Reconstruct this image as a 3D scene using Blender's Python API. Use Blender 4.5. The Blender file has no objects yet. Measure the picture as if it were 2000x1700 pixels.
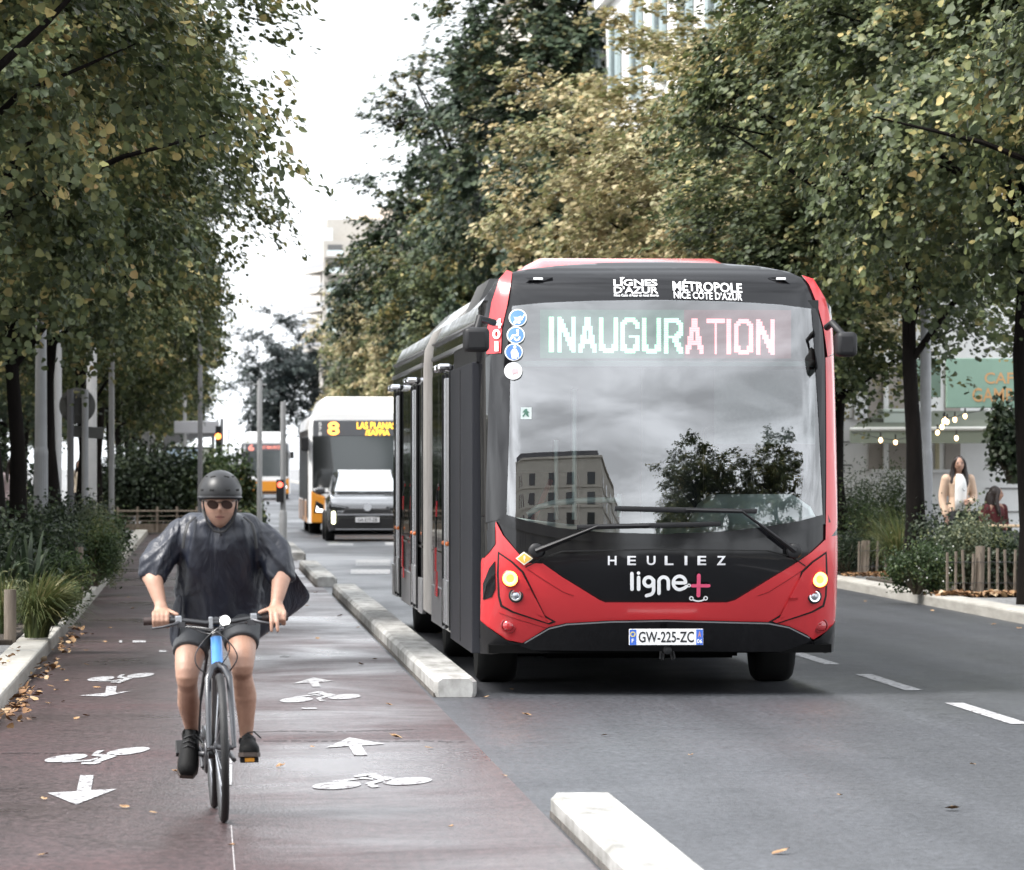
import bpy, bmesh, math, random
import numpy as np
from mathutils import Vector, Matrix, noise as mnoise
random.seed(7); RNG = np.random.default_rng(7)
R = math.radians
SC = bpy.context.scene
COL = SC.collection

# ------------------------------------------------------------------ camera
F = 10300.0                      # focal length in photo pixels (2000 wide)
CAMZ = 1.65
YAW = math.atan(600 / F); PITCH = math.atan(60 / F)
cam = bpy.data.cameras.new('camera'); camo = bpy.data.objects.new('camera', cam); COL.objects.link(camo)
cam.sensor_width = 36; cam.lens = 36 * F / 2000; cam.clip_start = 0.5; cam.clip_end = 4000
camo.location = (0, 0, CAMZ); camo.rotation_euler = (R(90) + PITCH, 0, -YAW)
cam.dof.use_dof = True; cam.dof.focus_distance = 34.5; cam.dof.aperture_fstop = 185.4 / 1000 / 0.021
cam.dof.aperture_blades = 7
SC.camera = camo

# ------------------------------------------------------------------ world, sun, exposure
SUN_EL, SUN_AZ = R(54), R(-108)   # azimuth measured from +Y (up the street) towards +X
w = bpy.data.worlds.new('World'); SC.world = w; w.use_nodes = True
nt = w.node_tree; nt.nodes.clear()
def N(nt, typ, **kw):
    n = nt.nodes.new(typ)
    for k, v in kw.items():
        if k.startswith('i_'): n.inputs[k[2:].replace('_', ' ')].default_value = v
        else: setattr(n, k, v)
    return n
sky = N(nt, 'ShaderNodeTexSky', sky_type='NISHITA', sun_disc=False)
sky.sun_elevation = SUN_EL; sky.sun_rotation = SUN_AZ; sky.air_density = 1.0; sky.dust_density = 3.0; sky.ozone_density = 1.0
hsv = N(nt, 'ShaderNodeHueSaturation'); hsv.inputs['Saturation'].default_value = 0.22
tc = N(nt, 'ShaderNodeTexCoord'); mp = N(nt, 'ShaderNodeMapping'); mp.inputs['Scale'].default_value = (1.6, 1.6, 4.5)
cl = N(nt, 'ShaderNodeTexNoise', i_Scale=1.7, i_Detail=6.0, i_Roughness=0.55); cl.inputs['Distortion'].default_value = 0.4
cr = N(nt, 'ShaderNodeMapRange', i_From_Min=0.36, i_From_Max=0.64, i_To_Min=0.66, i_To_Max=1.30)
mul = N(nt, 'ShaderNodeMix', data_type='RGBA', blend_type='MULTIPLY'); mul.inputs[0].default_value = 1
grey = N(nt, 'ShaderNodeMix', data_type='RGBA'); grey.inputs[0].default_value = 0.5; grey.inputs[7].default_value = (8.3, 8.7, 9.2, 1)
bg = N(nt, 'ShaderNodeBackground'); bg.inputs['Strength'].default_value = 0.10
out = N(nt, 'ShaderNodeOutputWorld'); L = nt.links.new
L(sky.outputs[0], hsv.inputs['Color']); L(hsv.outputs[0], grey.inputs[6])
L(tc.outputs['Generated'], mp.inputs[0]); L(mp.outputs[0], cl.inputs['Vector']); L(cl.outputs['Fac'], cr.inputs['Value'])
L(grey.outputs[2], mul.inputs[6]); L(cr.outputs[0], mul.inputs[7]); L(mul.outputs[2], bg.inputs['Color']); L(bg.outputs[0], out.inputs[0])

sl = bpy.data.lights.new('sun', 'SUN'); so = bpy.data.objects.new('sun', sl); COL.objects.link(so)
sl.energy = 1.5; sl.angle = R(22); sl.color = (1.0, 0.965, 0.92)
so.rotation_euler = Vector((math.sin(SUN_AZ) * math.cos(SUN_EL), math.cos(SUN_AZ) * math.cos(SUN_EL), math.sin(SUN_EL))).to_track_quat('Z', 'Y').to_euler()
so.location = (0, 0, 60)
vs = SC.view_settings; vs.view_transform = 'Standard'; vs.look = 'None'; vs.exposure = 2.0; vs.gamma = 1.0; vs.use_curve_mapping = False
SC.cycles.max_bounces = 8; SC.cycles.transparent_max_bounces = 12; SC.cycles.diffuse_bounces = 3; SC.cycles.glossy_bounces = 4
SC.cycles.use_denoising = True; SC.cycles.caustics_reflective = False; SC.cycles.caustics_refractive = False

# ------------------------------------------------------------------ pixel helpers (real distance Y is always given)
def X_at(px, Y): return Y * math.tan(YAW + math.atan((px - 1000) / F))
def Z_at(px, py, Y):
    X = X_at(px, Y); d = X * math.sin(YAW) + Y * math.cos(YAW)
    return CAMZ - (py - 910) * d / F
def at(px, py, Y): return (X_at(px, Y), Y, Z_at(px, py, Y))
def gnd(px, py, z=0.0):
    Y = (CAMZ - z) * F / (py - 910)
    return (X_at(px, Y), Y)

# ------------------------------------------------------------------ materials
MATS = {}
def mat(name, col=(.5, .5, .5), rough=.5, metal=0.0, spec=.5, var=0.0, vscale=8.0, bump=0.0, bscale=40.0, coat=0.0,
        emit=None, estr=0.0, col2=None, stretch=(1, 1, 1), rvar=0.0, detail=5.0, bdist=.01):
    if name in MATS: return MATS[name]
    m = bpy.data.materials.new(name); m.use_nodes = True; MATS[name] = m
    nt = m.node_tree; L = nt.links.new; b = nt.nodes['Principled BSDF']
    b.inputs['Base Color'].default_value = (*col, 1); b.inputs['Roughness'].default_value = rough
    b.inputs['Metallic'].default_value = metal; b.inputs['Specular IOR Level'].default_value = spec
    if coat: b.inputs['Coat Weight'].default_value = coat; b.inputs['Coat Roughness'].default_value = 0.03
    if emit: b.inputs['Emission Color'].default_value = (*emit, 1); b.inputs['Emission Strength'].default_value = estr
    if var or bump or col2 or rvar:
        tc = N(nt, 'ShaderNodeTexCoord'); mp = N(nt, 'ShaderNodeMapping'); mp.inputs['Scale'].default_value = stretch
        L(tc.outputs['Object'], mp.inputs[0])
    if var or col2 or rvar:
        n1 = N(nt, 'ShaderNodeTexNoise', i_Scale=vscale, i_Detail=detail, i_Roughness=.6); L(mp.outputs[0], n1.inputs['Vector'])
        mr = N(nt, 'ShaderNodeMapRange', i_From_Min=.3, i_From_Max=.7); L(n1.outputs['Fac'], mr.inputs['Value'])
        mx = N(nt, 'ShaderNodeMix', data_type='RGBA'); L(mr.outputs[0], mx.inputs[0])
        if col2: a, c2 = col, col2
        else: a = tuple(c * (1 - var) for c in col); c2 = tuple(min(1, c * (1 + var)) for c in col)
        mx.inputs[6].default_value = (*a, 1); mx.inputs[7].default_value = (*c2, 1)
        if var or col2: L(mx.outputs[2], b.inputs['Base Color'])
        if rvar:
            m2 = N(nt, 'ShaderNodeMapRange', i_From_Min=.3, i_From_Max=.7, i_To_Min=max(0, rough - rvar), i_To_Max=min(1, rough + rvar))
            L(n1.outputs['Fac'], m2.inputs['Value']); L(m2.outputs[0], b.inputs['Roughness'])
    if bump:
        n2 = N(nt, 'ShaderNodeTexNoise', i_Scale=bscale, i_Detail=4.0); n2.inputs['Distortion'].default_value = 1.2 if bdist > .01 else 0; L(mp.outputs[0], n2.inputs['Vector'])
        bp = N(nt, 'ShaderNodeBump', i_Strength=bump, i_Distance=bdist); L(n2.outputs['Fac'], bp.inputs['Height']); L(bp.outputs[0], b.inputs['Normal'])
    return m
def glass(name, tint=(.75, .82, .8), ior=1.75, rough=0.0):
    if name in MATS: return MATS[name]
    m = bpy.data.materials.new(name); m.use_nodes = True; MATS[name] = m
    nt = m.node_tree; nt.nodes.clear(); L = nt.links.new
    t = N(nt, 'ShaderNodeBsdfTransparent'); t.inputs[0].default_value = (*tint, 1)
    g = N(nt, 'ShaderNodeBsdfGlossy'); g.inputs['Roughness'].default_value = rough
    lw = N(nt, 'ShaderNodeFresnel', i_IOR=ior); mx = N(nt, 'ShaderNodeMixShader'); o = N(nt, 'ShaderNodeOutputMaterial')
    L(lw.outputs[0], mx.inputs[0]); L(t.outputs[0], mx.inputs[1]); L(g.outputs[0], mx.inputs[2]); L(mx.outputs[0], o.inputs[0])
    return m
def leafmat(name, ramp, transl=.30, rough=.5, nscale=.9, spread=.75):
    """every leaf (mesh island) gets its own tint; a soft noise makes whole sprays lean to one hue"""
    m = bpy.data.materials.new(name); m.use_nodes = True; MATS[name] = m
    nt = m.node_tree; L = nt.links.new; b = nt.nodes['Principled BSDF']; o = nt.nodes['Material Output']
    ge = N(nt, 'ShaderNodeNewGeometry'); tc = N(nt, 'ShaderNodeTexCoord')
    oi = N(nt, 'ShaderNodeObjectInfo'); va = N(nt, 'ShaderNodeVectorMath', operation='ADD')
    L(tc.outputs['Object'], va.inputs[0]); L(oi.outputs['Location'], va.inputs[1])
    n1 = N(nt, 'ShaderNodeTexNoise', i_Scale=nscale, i_Detail=3.0); L(va.outputs[0], n1.inputs['Vector'])
    mr = N(nt, 'ShaderNodeMapRange', i_From_Min=.3, i_From_Max=.7, i_To_Min=-.5, i_To_Max=.5); L(n1.outputs['Fac'], mr.inputs['Value'])
    ma = N(nt, 'ShaderNodeMath', operation='MULTIPLY_ADD'); L(mr.outputs[0], ma.inputs[0]); ma.inputs[1].default_value = spread
    sh = N(nt, 'ShaderNodeMapRange', i_To_Min=.14, i_To_Max=.86); L(ge.outputs['Random Per Island'], sh.inputs['Value']); L(sh.outputs[0], ma.inputs[2])
    cr = N(nt, 'ShaderNodeValToRGB'); L(ma.outputs[0], cr.inputs[0])
    el = cr.color_ramp.elements
    for i, (p, c) in enumerate(ramp):
        e = el[i] if i < 2 else el.new(p)
        e.position = p; e.color = (*c, 1)
    L(cr.outputs[0], b.inputs['Base Color']); b.inputs['Roughness'].default_value = rough; b.inputs['Specular IOR Level'].default_value = .38
    t = N(nt, 'ShaderNodeBsdfTranslucent'); L(cr.outputs[0], t.inputs[0])
    mx = N(nt, 'ShaderNodeMixShader'); mx.inputs[0].default_value = transl
    L(b.outputs[0], mx.inputs[1]); L(t.outputs[0], mx.inputs[2]); L(mx.outputs[0], o.inputs[0])
    return m

# ------------------------------------------------------------------ mesh builder
class MB:
    def __init__(s): s.v = []; s.f = []
    def add(s, vs, fs):
        n = len(s.v); s.v += [tuple(p) for p in vs]; s.f += [tuple(i + n for i in f) for f in fs]; return s
    def box(s, x0, x1, y0, y1, z0, z1, M=None):
        vs = [(x, y, z) for z in (z0, z1) for y in (y0, y1) for x in (x0, x1)]
        if M is not None: vs = [tuple(M @ Vector(p)) for p in vs]
        return s.add(vs, [(0, 2, 3, 1), (4, 5, 7, 6), (0, 1, 5, 4), (2, 6, 7, 3), (0, 4, 6, 2), (1, 3, 7, 5)])
    def tube(s, pts, r, n=8, cap=True, sq=1.0):
        pts = [Vector(p) for p in pts]; m = len(pts)
        rs = r if isinstance(r, (list, tuple)) else [r] * m
        up = None; rings = []
        for i, p in enumerate(pts):
            d = (pts[min(i + 1, m - 1)] - pts[max(i - 1, 0)]).normalized()
            if up is None: up = Vector((0, 0, 1)) if abs(d.z) < .9 else Vector((0, 1, 0))
            a = d.cross(up)
            if a.length < 1e-5: a = d.cross(Vector((1, 0, 0)))
            a.normalize(); b = a.cross(d).normalized(); up = b
            rings.append([p + rs[i] * (math.cos(2 * math.pi * k / n) * a + sq * math.sin(2 * math.pi * k / n) * b) for k in range(n)])
        fs = [(i * n + k, i * n + (k + 1) % n, (i + 1) * n + (k + 1) % n, (i + 1) * n + k) for i in range(m - 1) for k in range(n)]
        if cap: fs += [tuple(range(n))[::-1], tuple((m - 1) * n + k for k in range(n))]
        return s.add([p for q in rings for p in q], fs)
    def loft(s, rings, cap=True, closed=True):
        n = len(rings[0]); m = len(rings)
        fs = [(i * n + k, i * n + (k + 1) % n, (i + 1) * n + (k + 1) % n, (i + 1) * n + k) for i in range(m - 1) for k in range(n if closed else n - 1)]
        if cap: fs += [tuple(range(n))[::-1], tuple((m - 1) * n + k for k in range(n))]
        return s.add([p for q in rings for p in q], fs)
    def lathe(s, prof, org=(0, 0, 0), axis=(0, 0, 1), n=24):
        ax = Vector(axis).normalized(); t = Vector((0, 0, 1)) if abs(ax.z) < .9 else Vector((1, 0, 0))
        a = ax.cross(t).normalized(); b = ax.cross(a); o = Vector(org)
        rings = [[o + ax * h + max(r, 1e-4) * (math.cos(2 * math.pi * k / n) * a + math.sin(2 * math.pi * k / n) * b) for k in range(n)] for r, h in prof]
        return s.loft(rings)
    def ball(s, c, r, nu=16, nv=10):
        rx, ry, rz = r if isinstance(r, (list, tuple)) else (r, r, r)
        rings = [[(c[0] + rx * math.sin(t) * math.cos(2 * math.pi * k / nu), c[1] + ry * math.sin(t) * math.sin(2 * math.pi * k / nu), c[2] + rz * math.cos(t)) for k in range(nu)]
                 for t in [math.pi * (j + .02) / (nv + .04) for j in range(nv + 1)]]
        return s.loft(rings)
    def prism(s, poly, y0, y1, plane='xz'):
        n = len(poly)
        def P(a, b, t): return {'xz': (a, t, b), 'xy': (a, b, t), 'yz': (t, a, b)}[plane]
        vs = [P(a, b, y0) for a, b in poly] + [P(a, b, y1) for a, b in poly]
        fs = [tuple(range(n))[::-1], tuple(range(n, 2 * n))] + [(i, (i + 1) % n, n + (i + 1) % n, n + i) for i in range(n)]
        return s.add(vs, fs)
    def build(s, name, m, parent=None, smooth=None, bevel=0.0, seg=2):
        me = bpy.data.meshes.new(name); me.from_pydata(s.v, [], s.f); me.validate()
        bm = bmesh.new(); bm.from_mesh(me); bmesh.ops.recalc_face_normals(bm, faces=bm.faces); bm.to_mesh(me); bm.free()
        return link(name, me, m, parent, smooth, bevel, seg)
def link(name, me, m, parent=None, smooth=None, bevel=0.0, seg=2):
    if m is not None:
        for q in (m if isinstance(m, (list, tuple)) else [m]): me.materials.append(q)
    if smooth is not None:
        me.polygons.foreach_set('use_smooth', [True] * len(me.polygons))
        if smooth < 180: me.set_sharp_from_angle(angle=R(smooth))
    o = bpy.data.objects.new(name, me); COL.objects.link(o)
    if parent is not None: o.parent = parent
    if bevel:
        b = o.modifiers.new('bevel', 'BEVEL'); b.width = bevel; b.segments = seg; b.limit_method = 'ANGLE'; b.angle_limit = R(35)
    return o
def tag(o, label=None, cat=None, group=None, kind=None):
    if label: o['label'] = label
    if cat: o['category'] = cat
    if group: o['group'] = group
    if kind: o['kind'] = kind
    return o
def thing(name, label, cat, loc=(0, 0, 0), rz=0.0, group=None):
    o = bpy.data.objects.new(name, None); COL.objects.link(o); o.location = loc; o.rotation_euler = (0, 0, rz); o.empty_display_size = .2
    return tag(o, label, cat, group)
def kids(o): return [c for c in bpy.data.objects if c.parent == o]
def dup(o, parent=None, loc=None, rz=None, label=None, group=None, scale=None):
    c = o.copy(); COL.objects.link(c); c.parent = parent
    if loc is not None: c.location = loc
    if rz is not None: c.rotation_euler = (0, 0, rz)
    if scale is not None: c.scale = scale if isinstance(scale, (tuple, list)) else (scale,) * 3
    if label: c['label'] = label
    if group: c['group'] = group
    for ch in kids(o): dup(ch, c)
    return c
def struct(o): o['kind'] = 'structure'; return o
_tcache = {}
def text2d(body, off=0.0, res=3, space=1.0):
    """outline letters as a flat triangle mesh, normalised to its bounding box (0..1, 0..1); returns verts, faces, aspect"""
    key = (body, off, res, space)
    if key in _tcache: return _tcache[key]
    cu = bpy.data.curves.new('text', 'FONT'); cu.body = body; cu.offset = off; cu.resolution_u = res; cu.space_character = space
    ob = bpy.data.objects.new('text', cu); COL.objects.link(ob)
    dg = bpy.context.evaluated_depsgraph_get(); me = bpy.data.meshes.new_from_object(ob.evaluated_get(dg))
    vs = [v.co.copy() for v in me.vertices]; fs = [tuple(p.vertices) for p in me.polygons]
    bpy.data.objects.remove(ob); bpy.data.curves.remove(cu); bpy.data.meshes.remove(me)
    x0 = min(v.x for v in vs); x1 = max(v.x for v in vs); y0 = min(v.y for v in vs); y1 = max(v.y for v in vs)
    r = ([((v.x - x0) / (x1 - x0), (v.y - y0) / (y1 - y0)) for v in vs], fs, (x1 - x0) / (y1 - y0))
    _tcache[key] = r; return r
def text_on(mb, body, x0, x1, z0, z1, fn, off=0.0, space=1.0):
    """letters fitted into the rectangle, each vertex carried by fn(x, z) -> (x, y, z)"""
    vs, fs, _ = text2d(body, off, 3, space)
    return mb.add([fn(x0 + u * (x1 - x0), z0 + v * (z1 - z0)) for u, v in vs], fs)
# ------------------------------------------------------------------ ground, road, cycle track, kerbs, markings
def surface_mat(name, c1, c2, c3, rough, rvar, patch=.35, grain=.5, streak=(.5, .14, 1)):
    m = bpy.data.materials.new(name); m.use_nodes = True; MATS[name] = m
    nt = m.node_tree; L = nt.links.new; b = nt.nodes['Principled BSDF']
    tc = N(nt, 'ShaderNodeTexCoord'); mp = N(nt, 'ShaderNodeMapping'); mp.inputs['Scale'].default_value = streak
    L(tc.outputs['Object'], mp.inputs[0])
    big = N(nt, 'ShaderNodeTexNoise', i_Scale=patch, i_Detail=5.0, i_Roughness=.62); L(mp.outputs[0], big.inputs['Vector']); big.inputs['Distortion'].default_value = .6
    r1 = N(nt, 'ShaderNodeMapRange', i_From_Min=.36, i_From_Max=.66); L(big.outputs['Fac'], r1.inputs['Value'])
    mx = N(nt, 'ShaderNodeMix', data_type='RGBA'); L(r1.outputs[0], mx.inputs[0]); mx.inputs[6].default_value = (*c1, 1); mx.inputs[7].default_value = (*c2, 1)
    med = N(nt, 'ShaderNodeTexNoise', i_Scale=3.2, i_Detail=6.0, i_Roughness=.7); L(tc.outputs['Object'], med.inputs['Vector'])
    r2 = N(nt, 'ShaderNodeMapRange', i_From_Min=.52, i_From_Max=.74); L(med.outputs['Fac'], r2.inputs['Value'])
    mx2 = N(nt, 'ShaderNodeMix', data_type='RGBA'); L(r2.outputs[0], mx2.inputs[0]); L(mx.outputs[2], mx2.inputs[6]); mx2.inputs[7].default_value = (*c3, 1)
    vo = N(nt, 'ShaderNodeTexVoronoi', i_Scale=60.0); L(tc.outputs['Object'], vo.inputs['Vector'])
    gm = N(nt, 'ShaderNodeMapping'); gm.inputs['Scale'].default_value = (1, .34, 1); L(tc.outputs['Object'], gm.inputs[0])
    gn = N(nt, 'ShaderNodeTexNoise', i_Scale=26.0, i_Detail=3.0, i_Roughness=.75); L(gm.outputs[0], gn.inputs['Vector'])
    r3 = N(nt, 'ShaderNodeMapRange', i_From_Min=.3, i_From_Max=.7, i_To_Min=1 - grain, i_To_Max=1 + grain); L(gn.outputs['Fac'], r3.inputs['Value'])
    lm = N(nt, 'ShaderNodeMapping'); lm.inputs['Scale'].default_value = (1.6, .02, 1); L(tc.outputs['Object'], lm.inputs[0])
    ln = N(nt, 'ShaderNodeTexNoise', i_Scale=1.4, i_Detail=3.0); L(lm.outputs[0], ln.inputs['Vector'])
    r5 = N(nt, 'ShaderNodeMapRange', i_From_Min=.35, i_From_Max=.65, i_To_Min=.84, i_To_Max=1.14); L(ln.outputs['Fac'], r5.inputs['Value'])
    mm = N(nt, 'ShaderNodeMath', operation='MULTIPLY'); L(r3.outputs[0], mm.inputs[0]); L(r5.outputs[0], mm.inputs[1])
    mx3 = N(nt, 'ShaderNodeMix', data_type='RGBA', blend_type='MULTIPLY'); mx3.inputs[0].default_value = 1; L(mx2.outputs[2], mx3.inputs[6]); L(mm.outputs[0], mx3.inputs[7])
    L(mx3.outputs[2], b.inputs['Base Color']); b.inputs['Specular IOR Level'].default_value = .30
    r4 = N(nt, 'ShaderNodeMapRange', i_From_Min=.36, i_From_Max=.66, i_To_Min=rough + rvar, i_To_Max=rough - rvar); L(big.outputs['Fac'], r4.inputs['Value']); L(r4.outputs[0], b.inputs['Roughness'])
    bp = N(nt, 'ShaderNodeBump', i_Strength=.35, i_Distance=.006); L(vo.outputs['Distance'], bp.inputs['Height']); L(bp.outputs[0], b.inputs['Normal'])
    return m
M_road = surface_mat('asphalt', (.039, .041, .046), (.062, .065, .072), (.029, .031, .035), .44, .13, streak=(.6, .25, 1))
M_track = surface_mat('red_brown_asphalt', (.048, .026, .026), (.062, .049, .050), (.030, .019, .019), .38, .15, patch=.55, grain=.65, streak=(.6, .5, 1))
M_pave = surface_mat('pavement_grey', (.15, .15, .15), (.2, .2, .2), (.13, .13, .13), .7, .1)
M_soil = mat('soil', (.035, .026, .018), .95, var=.5, vscale=6, bump=.8, bscale=20)
M_stone = mat('kerb_stone', (.27, .255, .225), .75, col2=(.40, .385, .35), vscale=5, bump=.35, bscale=60, stretch=(1, .35, 3))
M_conc = mat('white_concrete', (.17, .165, .15), .8, col2=(.46, .455, .44), vscale=2.4, bump=.5, bscale=70, stretch=(3, .8, 2.2), detail=8)
def worn_paint(name, wear, lo, hi):
    """road paint chipped through to the asphalt in spots"""
    m = mat(name, lo, .6, col2=hi, vscale=9); nt = m.node_tree; b = nt.nodes['Principled BSDF']; L = nt.links.new
    old = b.inputs['Base Color'].links[0].from_socket; tc = N(nt, 'ShaderNodeTexCoord'); mp = N(nt, 'ShaderNodeMapping'); mp.inputs['Scale'].default_value = (1, .3, 1); L(tc.outputs['Object'], mp.inputs[0])
    n = N(nt, 'ShaderNodeTexNoise', i_Scale=24.0, i_Detail=5.0, i_Roughness=.7); L(mp.outputs[0], n.inputs['Vector'])
    r = N(nt, 'ShaderNodeMapRange', i_From_Min=wear, i_From_Max=wear + .07); L(n.outputs['Fac'], r.inputs['Value'])
    mx = N(nt, 'ShaderNodeMix', data_type='RGBA'); L(r.outputs[0], mx.inputs[0]); L(old, mx.inputs[6]); mx.inputs[7].default_value = (.10, .085, .088, 1); L(mx.outputs[2], b.inputs['Base Color']); return m
M_paint = worn_paint('road_paint', .53, (.26, .26, .265), (.38, .38, .385))

def sheet(name, x0, x1, y0, y1, z, m, ny=1):
    b = MB()
    for i in range(ny):
        a = y0 + (y1 - y0) * i / ny; c = y0 + (y1 - y0) * (i + 1) / ny
        b.add([(x0, a, z), (x1, a, z), (x1, c, z), (x0, c, z)], [(0, 1, 2, 3)])
    return struct(b.build(name, m))
sheet('ground', -900, 900, -400, 2600, -.012, M_pave)
sheet('road', 1.60, 8.52, -60, 900, 0.0, M_road)
sheet('cycle_track', -1.36, 1.60, -60, 340, 0.004, M_track)
# pavements (raised) on both sides, soil of the planting beds
def slab(name, x0, x1, y0, y1, z0, z1, m, bevel=.01): return struct(MB().box(x0, x1, y0, y1, z0, z1).build(name, m, bevel=bevel))
slab('pavement', -14, -1.66, -60, 600, -.1, .105, M_pave)
slab('pavement', 8.86, 40, -60, 900, -.1, .105, M_pave)
slab('kerb', -1.655, -1.36, -60, 340, -.1, .125, M_stone, .022)
slab('kerb', 8.525, 8.855, -60, 900, -.1, .125, M_stone, .022)
slab('soil', -5.2, -1.66, 45.6, 62.0, .1, .15, M_soil)
slab('soil', -5.2, -1.66, 64.0, 118.0, .1, .15, M_soil)
for a, b_ in ((61.6, 70.5), (73.4, 84), (90, 160)): slab('soil', 8.87, 10.4, a, b_, .1, .15, M_soil)

# concrete separators between the track and the bus lane (three in view)
def separator(x0, x1, ya, yb, h, label, slot=None):
    b = MB(); n = max(2, int((yb - ya) / 1.0)); c = .06
    prof = lambda t, e: [(x0 + .01 + e, t, 0), (x1 - .01 - e, t, 0), (x1 - e, t, .03), (x1 - e, t, h - .03), (x1 - .03 - e, t, h - e * .3), (x0 + .03 + e, t, h - e * .3), (x0 + e, t, h - .03), (x0 + e, t, .03)]
    rings = [prof(ya, c * .5), prof(ya + c, 0)]
    for i in range(1, n): rings.append(prof(ya + (yb - ya) * i / n, 0))
    rings += [prof(yb - c, 0), prof(yb, c * .5)]
    b.loft(rings); o = b.build('kerb_separator', M_conc, smooth=40)
    o.location = (0, 0, 0.002)
    d = MB(); d.box(x0 - .004, x0 + .012, ya + .05, yb - .05, .0, .03); d.build('dirt_line', mat('grime', (.09, .08, .07), .95, var=.5, vscale=12), o)
    return tag(o, label, 'kerb', 'concrete separators beside the cycle track')
separator(1.62, 1.92, 8, 24.75, .115, 'white concrete separator at the bottom edge, nearest of the separators')
separator(1.63, 1.935, 37.5, 67.5, .14, 'long pale concrete separator alongside the red bus')
separator(1.50, 1.80, 71.8, 84.0, .14, 'short white concrete separator block behind the cyclist')
separator(1.46, 1.76, 92.0, 104.0, .14, 'farthest white separator, at the foot of the grey poles')

# painted markings
def flat(name, polys, z=.0085, m=None):
    b = MB()
    for p in polys: b.add([(x, y, z) for x, y in p], [tuple(range(len(p)))])
    return struct(b.build(name, m or M_paint))
for k in range(-1, 22):
    y0 = 33.4 + 5.05 * k
    flat('lane_dash', [[(5.13, y0), (5.26, y0), (5.26, y0 + 3.0), (5.13, y0 + 3.0)]], .004)
for px0, px1, y0, y1 in ((695, 762, 1094, 1106), (685, 762, 1113, 1122), (640, 690, 1062, 1066), (752, 800, 1060, 1066), (566, 600, 1092, 1096)):
    (xa, ya), (xb, yb) = gnd(px0, y1), gnd(px1, y0)
    flat('crossing_bar', [[(xa, ya), (X_at(px1, ya), ya), (xb, yb), (X_at(px0, yb), yb)]], .004)
def pxpoly(pts): return [gnd(x, y, .009) for x, y in pts]
def arrow_at(cx, y_tip, y_sh, y_end, hw, sw):
    d = -1 if y_tip < y_sh else 1
    return [(cx, y_tip), (cx + hw, y_sh), (cx + sw, y_sh), (cx + sw, y_end), (cx - sw, y_end), (cx - sw, y_sh), (cx - hw, y_sh)]
flat('lane_arrow', [pxpoly([(149, 1569), (92, 1546), (150, 1543), (157, 1512), (183, 1512), (178, 1541), (228, 1539)])])
flat('lane_arrow', [pxpoly([(683, 1440), (752, 1453), (706, 1456), (718, 1475), (692, 1475), (681, 1457), (636, 1460)])])
flat('lane_arrow', [pxpoly([(612, 1323), (652, 1330), (622, 1332), (627, 1341), (611, 1341), (604, 1333), (570, 1335)])])
flat('lane_arrow', [pxpoly([(205, 1359), (154, 1357), (206, 1352), (208, 1339), (228, 1339), (226, 1351), (258, 1348)])])
def ell(cx, cy, rx, ry, tilt, n=22):
    return [(cx + rx * math.cos(2 * math.pi * i / n), cy - tilt * rx * math.cos(2 * math.pi * i / n) + ry * math.sin(2 * math.pi * i / n)) for i in range(n)]
def bike_sign(cx, cy, s, tilt, flip=1):
    P = lambda pts: pxpoly([(cx + s * x, cy + s * (y * flip - tilt * x)) for x, y in pts])
    E = lambda x, y, rx, ry: pxpoly(ell(cx + s * x, cy + s * (y * flip - tilt * x), s * rx, s * ry, tilt))
    flat('cycle_symbol', [E(-69, 4, 48, 7.2), E(69, 3, 48, 7.2),
         P([(-78, -5), (-16, -9), (2, -6), (2, -3), (-18, -6), (-74, -2)]),
         P([(-36, -13), (-6, -17), (10, -15), (4, -12), (-34, -10)]),
         P([(-12, -12), (8, -13), (44, -5), (36, 0), (20, 1), (2, 5), (-8, 6), (-14, 3), (12, -3), (0, -7)]),
         P([(-10, 7), (2, 5), (16, 11), (0, 12)])], .0085)
bike_sign(727, 1526, 1.0, .05)
bike_sign(190, 1475, .88, .115, -1)
bike_sign(236, 1323, .56, .09, -1)
bike_sign(626, 1361, .68, .055)
def bit(px, py, w_, h_): flat('lane_dash', [pxpoly([(px - w_, py + h_), (px + w_, py + h_), (px + w_, py - h_), (px - w_, py - h_)])])
for a in ((272, 1252, 13, 2), (318, 1271, 7, 2), (236, 1252, 3, 2), (604, 1383, 15, 1.3), (556, 1281, 9, 1.2)): bit(*a)
flat('centre_line', [pxpoly([(447, 1532), (453, 1532), (454, 1478), (449, 1478)])])
flat('seam', [pxpoly([(451, 1610), (452.6, 1610), (460, 1700), (457.6, 1700)])], .0075, mat('seam_paint', (.34, .32, .32), .6, var=.3))
# tarred crack lines running across the track
M_crack = mat('crack', (.018, .013, .013), .9)
for y0, x0, x1 in ((30.35, -1.3, -.55), (31.4, .35, 1.55), (32.7, .2, 1.3), (27.0, -1.3, -.9)):
    b = MB(); n = 60; last = None
    for i in range(n):
        x = x0 + (x1 - x0) * i / (n - 1); y = y0 + .25 * mnoise.noise((x * 3, y0, 0)) + .03 * random.uniform(-1, 1) + .05 * x
        if last and random.random() < .82: b.add([(last[0], last[1] - .018, .0075), (x, y - .018, .0075), (x, y + .02, .0075), (last[0], last[1] + .02, .0075)], [(0, 1, 2, 3)])
        last = (x, y)
    struct(b.build('crack', M_crack))
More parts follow.
